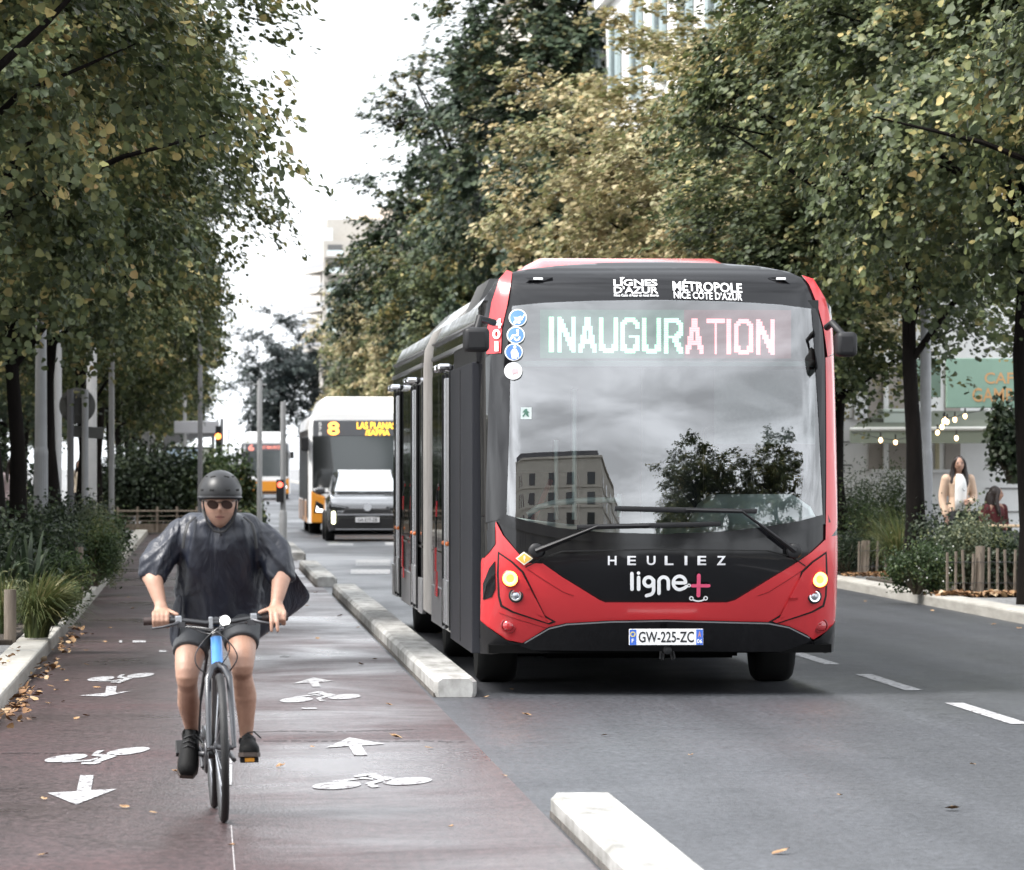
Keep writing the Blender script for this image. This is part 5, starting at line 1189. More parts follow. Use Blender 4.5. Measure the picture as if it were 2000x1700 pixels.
def suv(X, Y, label, paint, rz=0.0, plate='GA-577-ZB', lit=True):
    t = thing('parked_car' if not lit else 'car', label, 'car', (X, Y, 0), rz)
    W = .88
    def rg(y, zb, zt, w_, sh=.12): return [(-w_ + .04, y, zb), (-w_, y, zb + .14), (-w_ + .01, y, zt - sh), (-w_ + .09, y, zt - .02), (-w_ + .25, y, zt), (w_ - .25, y, zt), (w_ - .09, y, zt - .02), (w_ - .01, y, zt - sh), (w_, y, zb + .14), (w_ - .04, y, zb)]
    b = MB(); b.loft([rg(0, .30, .66, .70), rg(.04, .24, .76, .80), rg(.14, .22, .83, .86), rg(.6, .22, .95, W), rg(1.15, .22, 1.05, W), rg(2.2, .22, 1.02, W), rg(3.6, .24, 1.02, W), rg(4.05, .28, .98, .86), rg(4.18, .35, .9, .78)]); body = b.build('body', paint, t, 40)
    def gh(y, z, wb): return [(-wb, y, 1.0), (-wb + .06, y, z - .10 if z > 1.2 else 1.0 + .01), (-wb + .16, y, z), (wb - .16, y, z), (wb - .06, y, z - .10 if z > 1.2 else 1.01), (wb, y, 1.0)]
    b = MB(); b.loft([gh(.98, 1.03, .76), gh(1.35, 1.22, .76), gh(1.9, 1.49, .75), gh(2.4, 1.56, .75), gh(3.3, 1.53, .75), gh(3.9, 1.25, .74), gh(4.1, 1.03, .72)]); b.build('cabin', paint, t, 30)
    b = MB(); b.add([(-.69, 1.03, 1.065), (.69, 1.03, 1.065), (.56, 1.84, 1.485), (-.56, 1.84, 1.485)], [(0, 1, 2, 3)]); o = b.build('windscreen', mat('car_glass', (.62, .66, .68), .04, metal=.55, spec=1.0, coat=1.0), t); o.modifiers.new('t', 'SOLIDIFY').thickness = .03  # pale metallic colour stands in for sky reflected in the glass
    for s in (-1, 1):
        b = MB(); b.add([(s * .755, 1.40, 1.06), (s * .755, 2.45, 1.06), (s * .685, 2.45, 1.44), (s * .685, 1.98, 1.44)], [(0, 1, 2, 3)]); b.add([(s * .755, 2.52, 1.06), (s * .75, 3.6, 1.06), (s * .685, 3.2, 1.42), (s * .685, 2.52, 1.44)], [(0, 1, 2, 3)]); o = b.build('side_window', M_tint, t); o.modifiers.new('t', 'SOLIDIFY').thickness = .03
        m_ = MB().box(s * (1.0 if lit else .90) - (.11 if lit else .05), s * (1.0 if lit else .90) + (.11 if lit else .05), 1.30, 1.44, 1.02, 1.17).build('mirror', paint if lit else M_matblk, t, 60, bevel=.04); MB().box(s * .86 - .06, s * .86 + .06, 1.36, 1.42, 1.03, 1.07).build('mirror_arm', M_matblk, m_)
        h = MB().prism([(s * .83, .83), (s * .40, .76), (s * .42, .69), (s * .60, .66), (s * .84, .71)], -.0, .15).build('headlight', M_tint, t, bevel=.02)
        MB().prism([(s * .79, .80), (s * .46, .745), (s * .47, .73), (s * .79, .765)], -.012, .05).build('lens', mat('dim_lens', (.35, .36, .38), .15, metal=.6), h)
        MB().box(s * .74 - .05, s * .74 + .05, -.02, .15, .36, .68).build('lamp_housing', M_matblk, t, bevel=.03)
        c = MB(); c.loft([[(s * .74 + .042 * math.cos(a), yy, .52 + (.10 if math.sin(a) > 0 else -.10) + .042 * math.sin(a)) for a in [2 * math.pi * (k + .5) / 20 for k in range(20)]] for yy in (-.035, .0)]); c.build('running_light', mat('running_light_lit', (.9, .9, .8), .2, emit=(1, 1.0, .62), estr=1.23) if lit else M_lampw, t)
    MB().prism([(-.48, .72), (.48, .72), (.58, .58), (-.58, .58)], -.02, .1).build('grille', mat('grille_black', (.012, .012, .014), .5, bump=1, bscale=60), t, bevel=.02)
    MB().box(-.66, .66, -.032, .05, .555, .60).build('bumper_bar', mat('bumper_grey', (.16, .165, .18), .4), t, bevel=.015)
    MB().prism([(-.62, .53), (.62, .53), (.72, .26), (-.72, .26)], -.022, .1).build('air_intake', M_matblk, t, bevel=.02)
    MB().box(-.70, .70, -.034, .05, .245, .275).build('skid_trim', MATS['bumper_grey'], t, bevel=.01)
    p = MB().box(-.26, .26, -.048, 0, .415, .525).build('number_plate', mat('plate_grey', (.62, .62, .64), .4), t, bevel=.004)
    text_on(MB(), plate, -.215, .215, .435, .508, lambda x, z: (x, -.0495, z), .012).build('plate_text', MATS['plate_black'], p)
    MB().lathe([(.045, 0), (.085, .0), (.085, .012), (.045, .012)], (0, -.036, .745), (0, 1, 0), 24).build('emblem', M_chrome, t)
    for y in (.82, 3.38):
        for x in (-.80, .80): wheel(t, x, y, .335, .21, 28)
    MB().box(-.8, .8, .2, 4.0, .2, .24).build('underbody', M_under, t)
    return t
M_dk = mat('car_dark_grey', (.030, .031, .034), .12, spec=.9, coat=1.0, var=.05)
suv(X_at(637, 115) + .90, 115.0, 'dark grey compact car with lit running lamp, in front of the waiting orange bus', M_dk)
suv(X_at(1991, 71) + .95, 71.0, 'white parked car just entering the frame at the right edge', mat('car_white', (.78, .78, .79), .25, coat=.8), -.27, 'FB-318-KN', False)

# ------------------------------------------------------------------ poles, signs, shelter
M_pole = mat('pole_grey', (.26, .265, .27), .5, var=.1, vscale=3)
M_poleD = mat('pole_dark', (.10, .10, .105), .5)
M_poleL = mat('pole_light', (.42, .42, .42), .5, var=.06)
def lamp_post(px, Y, r, h, base_h, label, fluted=True, group=None, m=None):
    m = m or M_pole; t = thing('lamp_post', label, 'lamp post', (X_at(px, Y), Y, .1), 0, group)
    MB().lathe([(r * 1.02, base_h - .02), (r * 1.0, base_h), (r * .62, h)], (0, 0, 0), (0, 0, 1), 20).build('shaft', m, t, 60)
    n = 44; prof = [(1.30, 0), (1.22, .12), (1.18, .3), (1.16, base_h - .12), (1.20, base_h - .06), (1.02, base_h)]
    b = MB(); b.loft([[(r * q * (1 - (.055 if (fluted and k % 2) else 0)) * math.cos(2 * math.pi * k / n), r * q * (1 - (.055 if (fluted and k % 2) else 0)) * math.sin(2 * math.pi * k / n), z) for k in range(n)] for q, z in prof]); b.build('base', m, t, 20 if fluted else 60)
    b = MB(); b.tube([(0, 0, h - .1), (0, 0, h + .15), (.5, 0, h + .35), (1.3, 0, h + .42)], [r * .6, r * .5, .035, .03], 8); b.lathe([(.02, 0), (.16, .02), (.18, .08), (.05, .14)], (1.4, 0, h + .33), (0, 0, 1), 16); b.build('lamp_arm', m, t, 60)
    return t
lamp_post(1808, 67.0, .075, 8.2, 1.75, 'tall grey lamp post with fluted foot in the right planting bed')
lamp_post(80, 72.0, .083, 8.0, 1.80, 'thick grey lamp post with fluted foot in the left planting bed')
def pole(px, Y, r, h, label, m=None, cat='pole', z0=.1, cap=None, base=None, group=None):
    t = thing('pole', label, cat, (X_at(px, Y), Y, z0), 0, group)
    MB().lathe([(r * 1.0, 0), (r, h - .02), (r * .8, h)], (0, 0, 0), (0, 0, 1), 16).build('shaft', m or M_pole, t, 60)
    if base: MB().lathe([(base[0] * 1.05, 0), (base[0], .04), (base[0], base[1] - .03), (r, base[1])], (0, 0, 0), (0, 0, 1), 20).build('base', m or M_pole, t, 60)
    if cap == 'cross': MB().box(-.15, .15, -.03, .03, h - .10, h - .06).box(-.03, .03, -.03, .03, h - .06, h + .05).build('cross_bar', m or M_pole, t, bevel=.008)
    return t
pole(113, 84, .062, 4.6, 'pale grey pole left of the round sign', M_poleL)
pole(179, 92, .090, 4.3, 'thick pale pole right of the round sign', M_poleL)
pole(218, 98, .053, 4.8, 'slim grey pole right of the thick pale one', M_pole)
pole(361, 150, .05, 4.6, 'pale pole rising above the bus shelter roof', M_poleL)
pole(391, 118, .055, 5.2, 'dark grey pole in front of the bus shelter', M_poleD)
pole(507, 112, .056, 3.45, 'grey pole topped with a small cross bar behind the cyclist', M_pole, z0=0, cap='cross', base=(.075, .42))
p2 = thing('signal_pole', 'grey pole with a small red pedestrian light, right of the crossbar pole', 'traffic light', (X_at(553, 103), 103, 0))
MB().lathe([(.055, 0), (.055, 2.86), (.045, 2.9)], (0, 0, 0), (0, 0, 1), 16).build('shaft', M_pole, p2, 60)
MB().lathe([(.085, 0), (.08, .05), (.078, .74), (.055, .78)], (0, 0, 0), (0, 0, 1), 20).build('base', M_pole, p2, 60)
def signal_head(par, x, z, h, w_, lit, dz):
    o = MB().box(x - w_, x + w_, -.11, -.01, z - h, z + h).build('signal_head', M_matblk, par, bevel=.02)
    MB().lathe([(.055, 0), (.05, -.012), (0, -.018)], (x, -.112, z + dz), (0, 1, 0), 18).build('lens', lit, o, 60); return o
M_rl = mat('red_light', (.6, .05, .04), .3, emit=(1, .10, .06), estr=1.35)
signal_head(p2, -.06, 1.16, .22, .075, M_rl, .12)
def round_sign(px, py, Y, rad, label, m, plate=True, twin=True):
    t = thing('road_sign', label, 'road sign', (X_at(px, Y), Y, .1)); zc = Z_at(px, py, Y) - .1
    MB().lathe([(rad, 0), (rad, .02), (rad * .95, .025)], (0, 0, zc), (0, -1, 0), 40).build('sign_disc', m, t, 40)
    for dz in (-.13, .13): MB().box(-rad * .8, rad * .8, -.045, -.026, zc + dz - .018, zc + dz + .018).build('sign_rail', m, t)
    for x in ((-.10, .12) if twin else (0,)): MB().tube([(x, -.07, 0), (x, -.07, zc + rad * .9)], .052 if twin else .03, 12).build('post', M_poleD if x < 0 else M_pole, t, 60)
    if plate: MB().box(-rad * 1.02, rad * 1.0, -.03, -.01, zc - rad * 1.75, zc - rad * 1.12, Matrix.Rotation(.06, 4, 'Y')).build('supplement_plate', m, t, bevel=.02)
    return t
round_sign(151, 793, 80, .275, 'round road sign seen from its dark back, with a plate below on twin posts', mat('sign_back', (.085, .085, .08), .55, var=.1))
round_sign(290, 856, 148, .19, 'small pale round sign left of the bus shelter', M_poleL, plate=False, twin=False)
# bus shelter
sh = thing('bus_shelter', 'grey bus shelter with white roof panel and lit blue advert, behind the bushes', 'bus shelter', (X_at(375, 150), 150, 0))
KS = F / 150
SX = lambda px: X_at(px, 150) - X_at(375, 150); SZ = lambda py: CAMZ - (py - 910) / KS
MB().box(SX(340), SX(428), -.05, .1, SZ(847), SZ(823)).build('fascia', mat('shelter_pale', (.55, .55, .58), .5), sh, bevel=.02)
b = MB(); b.prism([(SX(318), SZ(850)), (SX(428), SZ(845)), (SX(428), SZ(852)), (SX(385), SZ(856)), (SX(345), SZ(866)), (SX(322), SZ(872))], 0, 1.6); b.build('canopy', mat('shelter_grey', (.22, .22, .23), .45), sh, bevel=.01)
fr = MB().box(SX(318), SX(418), .9, 1.0, .15, SZ(873)).build('advert_frame', M_poleD, sh, bevel=.01)
MB().box(SX(322), SX(388), .88, .90, .3, SZ(878)).build('poster', mat('poster_blue', (.36, .52, .68), .4, col2=(.72, .78, .82), vscale=1.4, emit=(.55, .7, .85), estr=0.135), fr)
MB().box(SX(396), SX(413), .88, .90, .3, SZ(878)).build('poster', mat('poster_cream', (.62, .60, .45), .4, col2=(.45, .58, .68), vscale=2.2, emit=(.7, .7, .6), estr=0.0962), fr)
for px in (322, 416): MB().box(SX(px) - .04, SX(px) + .04, .2, .3, 0, SZ(850)).build('shelter_post', M_poleD, sh, bevel=.01)
tl = thing('traffic_light', 'traffic light showing orange red at the end of the bus shelter', 'traffic light', (X_at(428, 146), 146, 0))
MB().lathe([(.04, 0), (.04, 2.8)], (.06, 0, 0), (0, 0, 1), 12).build('post', M_poleD, tl, 60)
o = MB().box(-.10, .06, -.12, .02, 2.0, 2.75).build('signal_head', M_matblk, tl, bevel=.02)
MB().lathe([(.085, 0), (.07, -.015), (0, -.02)], (-.03, -.13, 2.46), (0, 1, 0), 18).build('lens', mat('orange_light', (.8, .2, .05), .3, emit=(1, .24, .05), estr=1.54), o, 60)
MB().box(.03, .12, -.05, .06, 2.25, 2.95).build('backplate', M_pole, tl)
pole(447, 190, .03, 2.9, 'thin grey pole in the white distance right of the traffic light', M_pole)

# ------------------------------------------------------------------ low post and rail fences
M_wood = mat('weathered_wood', (.12, .095, .072), .85, col2=(.21, .175, .14), vscale=7, bump=.6, bscale=40, stretch=(3, 3, .5))
def picket_fence(x0, x1, Y, z0, h, n, big, label, seed=1, lean=.02, axis=0):
    g = random.Random(seed); t = thing('picket_fence', label, 'fence', (x0, Y, z0)); L_ = x1 - x0
    for i in range(n):
        x = L_ * i / max(1, n - 1); r = .016; hh = h * g.uniform(.9, 1.04); l = g.uniform(-lean, lean)
        b = MB(); b.loft([[(x + l * q + r * math.cos(a) * (1.15 if k % 2 else 1), r * .8 * math.sin(a), hh * q) for k, a in enumerate([2 * math.pi * k / 7 for k in range(7)])] for q in (0, .5, 1)]); b.build('picket', M_wood, t)
    for f_, hh in big:
        b = MB(); x = L_ * f_; b.loft([[(x + .055 * math.cos(a) * (1.1 if k % 3 else .9) + .015 * q, .05 + .055 * math.sin(a), hh * q) for k, a in enumerate([2 * math.pi * k / 9 for k in range(9)])] for q in (0, .4, .8, 1)]); b.build('post', M_wood, t)
    b = MB()
    for zz in (.27, .72):
        for s in (-.014, .018): b.tube([(L_ * k / 20, s, h * zz + .006 * math.sin(k * 2.1)) for k in range(21)], .0032, 4)
    b.build('wire', M_dkmet, t); return t
picket_fence(X_at(1850, 61.8), X_at(2030, 61.8), 61.8, .12, .545, 12, ((.355, .58),), 'split wood picket fence at the near end of the right planting bed', 3)
picket_fence(X_at(1677, 72.8), X_at(1765, 72.8), 72.8, .12, .485, 6, ((.14, .49),), 'short grey picket fence beside the bus, in front of ferns', 5)
def wood_post(px, Y, r, h, label): 
    o = MB(); o.loft([[(r * math.cos(a) * (1.12 if k % 3 else .9), r * math.sin(a), h * q) for k, a in enumerate([2 * math.pi * k / 10 for k in range(10)])] for q in (0, .3, .6, .9, 1)])
    o = o.build('fence_post', M_wood, smooth=50); o.location = (X_at(px, Y), Y, .12); return tag(o, label, 'post', 'wooden posts in the left planting bed')
wood_post(21, 45.75, .052, .46, 'square topped wooden post at the near corner of the left bed, beside the grass tuft')
wood_post(77, 51.5, .035, .46, 'wooden post half hidden behind the grass tuft'); wood_post(93, 51.6, .018, .50, 'thin wooden stake right of the hidden post')
wood_post(156, 60.5, .045, .60, 'pale mossy post at the far end of the near left bed')
wf = thing('wire_fence', 'low rail fence with wires in front of the dark bushes, left of the cyclist', 'fence', (X_at(225, 126), 126, .05))
L_ = X_at(520, 126) - X_at(225, 126)
for i in range(8): MB().box(.06 + i * .47 - .028, .06 + i * .47 + .028, -.03, .03, 0, .62).build('post', M_wood, wf, bevel=.008)
for z in (.52, .40, .28): MB().tube([(0, -.035, z), (L_, -.035, z)], .010 if z < .5 else .022, 6).build('rail', M_wood, wf)
MB().box(0, L_, .02, .04, .0, .22).build('board', M_wood, wf)
# ------------------------------------------------------------------ planting beds
M_shrub = leafmat('shrub_green', [(0, (.018, .032, .014)), (.5, (.045, .075, .028)), (.8, (.085, .12, .04)), (1, (.16, .17, .06))], nscale=2)
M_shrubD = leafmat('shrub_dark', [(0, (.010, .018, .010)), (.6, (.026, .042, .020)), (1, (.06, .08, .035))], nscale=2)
M_shrubP = leafmat('shrub_pale', [(0, (.05, .065, .04)), (.5, (.10, .125, .07)), (1, (.19, .19, .10))], nscale=2)
M_grass = leafmat('grass_green', [(0, (.035, .052, .018)), (.5, (.08, .105, .035)), (.85, (.15, .16, .06)), (1, (.24, .21, .10))], nscale=2)
M_stem = mat('twig', (.07, .055, .035), .8)
def shrub(name, X, Y, r, h, n, size, lm, label, seed, z0=.12, group=None, shape=LEAF, nc=26, cat='shrub'):
    g = np.random.default_rng(seed); t = thing(name, label, cat, (X, Y, z0), 0, group)
    th = g.uniform(0, 6.28, nc); rr = np.sqrt(g.uniform(0, 1, nc)) * r * .85; hz = h * (.30 + .65 * g.uniform(0, 1, nc) * (1 - .45 * (rr / r) ** 2))
    c = np.stack([rr * np.cos(th), rr * np.sin(th), hz], 1); m = max(1, n // nc)
    off = g.normal(size=(nc, m, 3)) * np.array([.20 * r, .20 * r, .15 * h]); p = (c[:, None] + off).reshape(-1, 3); p[:, 2] = np.clip(p[:, 2], .02, None)
    nr = g.normal(size=(len(p), 3)) * .8 + np.array([0, 0, .7]); nr[:, :2] += .6 * p[:, :2] / r
    link('foliage', leaf_mesh('foliage', p, nr, size * g.uniform(.6, 1.3, len(p)), shape=shape), lm, t)
    b = MB()
    for i in range(nc): q = Vector(c[i]); b.tube([(q.x * .12, q.y * .12, 0), (q.x * .5, q.y * .5, q.z * .55), q], [.012, .008, .003], 5)
    b.build('stems', M_stem, t); return t
def grass_tuft(name, X, Y, r, h, n, label, seed, lm=None, wdt=.007, z0=.12, lean=(0, 0), group=None, cat='grass'):
    g = random.Random(seed); b = MB()
    for i in range(n):
        a = g.uniform(0, 6.28); rr = r * math.sqrt(g.random()) ; hh = h * g.uniform(.6, 1.1); x0, y0 = .25 * r * math.cos(a) * g.random(), .25 * r * math.sin(a) * g.random()
        dx, dy = rr * math.cos(a) + lean[0] * hh, rr * math.sin(a) + lean[1] * hh; wx, wy = -math.sin(a) * wdt, math.cos(a) * wdt; m = 5; drop = g.uniform(.4, 1.1) * rr / max(r, .01)
        vs = []
        for k in range(m + 1):
            s = k / m; z = hh * (1.7 * s - .95 * s * s * (.55 + drop)); q = 1 - .85 * s ** 2
            vs += [(x0 + dx * s ** 1.4 - wx * q, y0 + dy * s ** 1.4 - wy * q, max(.015, z)), (x0 + dx * s ** 1.4 + wx * q, y0 + dy * s ** 1.4 + wy * q, max(.015, z))]
        b.add(vs, [(2 * k, 2 * k + 1, 2 * k + 3, 2 * k + 2) for k in range(m)])
    me = bpy.data.meshes.new(name); me.from_pydata(b.v, [], b.f); o = link(name, me, lm or M_grass); o.location = (X, Y, z0); return tag(o, label, cat, group)
# left bed, near to far
grass_tuft('grass_tuft', X_at(70, 46.4), 46.6, .42, .60, 900, 'big arching grass tuft spilling over the near left kerb', 1, lean=(.35, -.2))
grass_tuft('grass_tuft', X_at(5, 47.3), 47.3, .30, .55, 300, 'grass tuft behind the near wooden post at the left edge', 2)
grass_tuft('broad_leaf_plant', X_at(52, 50), 50.5, .42, .85, 46, 'broad dark strap leaved plant behind the grass tuft', 3, M_shrubD, .035, cat='plant')
grass_tuft('broad_leaf_plant', X_at(-5, 50), 50, .42, .9, 40, 'broad strap leaved plant at the left edge of the frame', 4, M_shrubD, .032, cat='plant')
LB = 'shrubs of the left planting beds'
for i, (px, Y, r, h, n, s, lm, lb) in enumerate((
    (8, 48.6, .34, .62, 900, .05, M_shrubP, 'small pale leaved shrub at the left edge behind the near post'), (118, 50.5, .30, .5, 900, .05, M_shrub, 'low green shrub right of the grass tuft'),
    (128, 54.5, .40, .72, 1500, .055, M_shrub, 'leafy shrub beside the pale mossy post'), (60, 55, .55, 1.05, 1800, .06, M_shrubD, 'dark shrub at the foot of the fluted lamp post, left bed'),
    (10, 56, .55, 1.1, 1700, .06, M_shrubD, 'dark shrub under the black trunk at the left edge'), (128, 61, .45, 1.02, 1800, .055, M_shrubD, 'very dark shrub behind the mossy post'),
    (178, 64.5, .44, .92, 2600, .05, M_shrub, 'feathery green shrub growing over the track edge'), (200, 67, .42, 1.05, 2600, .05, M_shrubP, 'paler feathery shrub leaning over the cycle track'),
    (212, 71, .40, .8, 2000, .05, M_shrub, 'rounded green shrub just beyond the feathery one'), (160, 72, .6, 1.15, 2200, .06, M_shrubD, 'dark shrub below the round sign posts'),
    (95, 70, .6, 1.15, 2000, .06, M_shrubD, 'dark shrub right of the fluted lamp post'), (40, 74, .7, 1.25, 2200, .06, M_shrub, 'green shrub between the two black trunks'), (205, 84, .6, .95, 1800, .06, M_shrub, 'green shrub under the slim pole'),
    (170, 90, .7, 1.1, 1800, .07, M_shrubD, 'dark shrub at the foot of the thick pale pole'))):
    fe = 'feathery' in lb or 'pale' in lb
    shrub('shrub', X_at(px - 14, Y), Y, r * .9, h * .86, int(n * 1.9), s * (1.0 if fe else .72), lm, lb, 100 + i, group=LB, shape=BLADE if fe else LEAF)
# dark bushes across the end of the track
BH = 'dark bushes behind the wire fence'
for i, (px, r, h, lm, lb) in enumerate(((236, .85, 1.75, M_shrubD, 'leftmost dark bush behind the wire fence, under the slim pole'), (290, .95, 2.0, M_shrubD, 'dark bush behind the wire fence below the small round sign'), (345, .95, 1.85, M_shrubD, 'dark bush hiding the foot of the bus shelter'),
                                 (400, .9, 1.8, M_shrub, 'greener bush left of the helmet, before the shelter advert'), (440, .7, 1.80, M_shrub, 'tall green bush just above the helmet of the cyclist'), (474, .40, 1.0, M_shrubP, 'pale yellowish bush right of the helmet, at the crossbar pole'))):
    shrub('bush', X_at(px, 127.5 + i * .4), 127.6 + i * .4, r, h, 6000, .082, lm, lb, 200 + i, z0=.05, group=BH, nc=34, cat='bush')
shrub('bush', X_at(497, 117), 117, .30, .75, 1400, .06, M_shrub, 'small bush at the foot of the crossbar pole', 231, z0=0, group=BH, cat='bush')
# hedge masses behind the left trunks
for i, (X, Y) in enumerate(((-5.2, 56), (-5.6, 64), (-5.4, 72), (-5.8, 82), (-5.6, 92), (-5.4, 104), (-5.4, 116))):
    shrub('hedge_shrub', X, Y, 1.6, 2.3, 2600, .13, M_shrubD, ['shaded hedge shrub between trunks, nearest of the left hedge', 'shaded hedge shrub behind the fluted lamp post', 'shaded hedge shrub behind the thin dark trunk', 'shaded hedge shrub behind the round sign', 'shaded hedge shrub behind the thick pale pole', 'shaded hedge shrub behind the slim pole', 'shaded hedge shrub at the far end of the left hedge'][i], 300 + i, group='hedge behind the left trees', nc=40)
# right beds
RB = 'shrubs of the right planting beds'
for i, (px, Y, r, h, n, s, lm, lb) in enumerate((
    (1790, 62.4, .36, .60, 2600, .04, M_shrub, 'small leaved shrub spilling over the right kerb, left of the picket fence'), (1822, 62.9, .30, .55, 1800, .04, M_shrub, 'low shrub tangled into the left end of the picket fence'),
    (1880, 63.2, .42, .95, 2200, .045, M_shrubP, 'pale green leafy shrub behind the picket fence'), (1925, 64.2, .42, .70, 1900, .045, M_shrubP, 'pale shrub behind the middle of the picket fence'), (1985, 63, .40, .62, 1500, .045, M_shrubD, 'dark shrub behind the right end of the picket fence'),
    (1850, 66, .50, 1.0, 2000, .05, M_shrubD, 'dark shrub right of the right lamp post'), (1700, 74.5, .70, 1.45, 4200, .045, M_shrub, 'tall olive green shrub beside the bus, above the short fence'), (1660, 75.5, .6, 1.25, 3200, .045, M_shrubP, 'grey green shrub directly at the bus flank'),
    (1652, 73.6, .45, .55, 1400, .05, M_shrubD, 'low fern clump at the foot of the short fence'), (1745, 75.8, .5, .95, 2200, .05, M_shrub, 'green shrub left of the dark trunk'), (1905, 70, .55, .80, 2000, .05, M_shrubD, 'dark green shrub in front of the standing woman'), (1960, 68, .5, .62, 1800, .05, M_shrub, 'shrub below the seated diner'))):
    fe = 'olive' in lb or 'fern' in lb or 'grey green' in lb
    shrub('shrub', X_at(px, Y), Y, r, h, int(n * 1.6), s * (1.1 if fe else .8), lm, lb, 400 + i, group=RB, shape=BLADE if fe else LEAF)
grass_tuft('grass_tuft', X_at(1962, 63.6), 63.6, .52, .80, 420, 'long arching grass above the picket fence pickets', 11, lean=(-.25, 0), wdt=.006)
grass_tuft('grass_tuft', X_at(1760, 70.5), 70.8, .50, .95, 420, 'long grass at the foot of the right lamp post', 12, lean=(-.2, -.1), wdt=.006)
grass_tuft('grass_tuft', X_at(1725, 73.8), 73.8, .45, .80, 340, 'long grass behind the short grey fence', 13, wdt=.006)
# small white flowers in the kerb shrub
b = MB()
for i in range(14): b.ball((random.gauss(0, .24), random.gauss(-.15, .16), random.uniform(.15, .62)), .009, 6, 4)
o = b.build('flowers', mat('petal_white', (.75, .75, .70), .6)); o.location = (X_at(1800, 62.3), 62.3, .12); tag(o, 'tiny white flowers scattered over the kerb shrub', 'flowers', kind='stuff')
# fallen leaves: single ones, and drifts along the kerbs
M_fall = leafmat('fallen_leaf', [(0, (.10, .050, .022)), (.4, (.20, .10, .04)), (.75, (.34, .22, .11)), (1, (.44, .36, .26))], rough=.6, transl=0, nscale=3)
def fallen(seed):
    g = random.Random(seed); b = MB(); a = g.uniform(.3, .9)
    pr = [(0, -.5, .05), (.30, -.30, .16 * a), (.42, .05, .26 * a), (.24, .34, .18), (0, .55, .3 * a), (-.24, .34, .12), (-.42, .05, .30 * a), (-.30, -.30, .1), (0, 0, .03)]
    b.add([(x, y, z) for x, y, z in pr], [(i, (i + 1) % 8, 8) for i in range(8)]); me = bpy.data.meshes.new('fallen_leaf'); me.from_pydata(b.v, [], b.f); me.materials.append(M_fall); return me
FM = [fallen(i) for i in range(4)]
def drop(px, py, s, k, lb, grp, z=.007):
    o = bpy.data.objects.new('fallen_leaf', FM[k % 4]); COL.objects.link(o); X, Y = gnd(px, py); o.location = (X, Y, z); o.rotation_euler = (random.uniform(-.2, .2), random.uniform(-.2, .2), random.uniform(0, 6.28)); o.scale = (s, s, s); tag(o, lb, 'leaf', grp)
LT, LRD = 'small dry fallen leaf lying flat on the cycle track', 'small dry fallen leaf lying on the dark bus lane or road'
for i, (x, y, s) in enumerate(((773, 1444, .085), (838, 1465, .06), (548, 1500, .055), (243, 1579, .06), (85, 1563, .05), (84, 1672, .05), (620, 1250, .06), (705, 1300, .06), (732, 1290, .05), (664, 1205, .07), (616, 1160, .07), (600, 1185, .06), (760, 1380, .05), (430, 1250, .05), (520, 1240, .045), (190, 1345, .06), (110, 1350, .05), (65, 1404, .06), (40, 1412, .05), (240, 1335, .05), (60, 1325, .06), (100, 1342, .055), (95, 1376, .055), (150, 1405, .05), (168, 1400, .05), (124, 1372, .04), (180, 1240, .05), (205, 1255, .05), (215, 1228, .05), (168, 1272, .05), (260, 1190, .06), (250, 1168, .06), (700, 1228, .05), (610, 1462, .035), (452, 1655, .04), (985, 1520, .04), (345, 1510, .05), (300, 1590, .04), (880, 1620, .035), (170, 1300, .05), (130, 1332, .05), (110, 1290, .05), (122, 1310, .05), (78, 1348, .05), (135, 1270, .05), (32, 1389, .055))): drop(x, y, s, i, LT, 'single leaves on the cycle track', .010)
for i, (x, y, s) in enumerate(((1029, 1400, .065), (1525, 1672, .09), (1860, 1588, .08), (948, 1365, .07), (1000, 1350, .05), (1745, 1170, .07), (1690, 1178, .06), (1940, 1224, .08), (1990, 1232, .07), (1820, 1196, .06), (1350, 1480, .045), (1180, 1440, .04), (1640, 1560, .04), (955, 1330, .06), (1900, 1500, .04))): drop(x, y, s, i, LRD, 'single leaves on the road')
def drift(name, pts, n, sp, size, label, z=.13):
    g = np.random.default_rng(n); P = np.array([pts[int(i)] for i in g.integers(0, len(pts), n)]) + g.normal(size=(n, 2)) * np.array(sp); p = np.c_[P, z + g.uniform(0, .04, n)]
    o = link(name, leaf_mesh(name, p, g.normal(size=(n, 3)) * .35 + [0, 0, 1], size * g.uniform(.6, 1.3, n)), M_fall); tag(o, label, 'leaves', kind='stuff')
drift('leaf_litter', [(X_at(1850 + 14 * i, 61.5), 61.5) for i in range(14)], 420, (.12, .12), .075, 'brown leaf litter at the foot of the right picket fence')
drift('leaf_litter', [(X_at(1660 + 12 * i, 72.4), 72.4) for i in range(10)], 200, (.12, .12), .075, 'brown leaf litter under the short fence')
drift('leaf_litter', [(-1.27, y) for y in (34, 35, 36, 37, 38, 39, 41, 43, 47, 50, 52)], 170, (.05, .6), .055, 'dry leaves gathered along the foot of the left kerb', .012)
drift('leaf_litter', [(-1.55, y) for y in (36, 38, 40, 42, 52, 54, 56)], 60, (.06, .7), .05, 'dry leaves on top of the left kerb stones', .132)
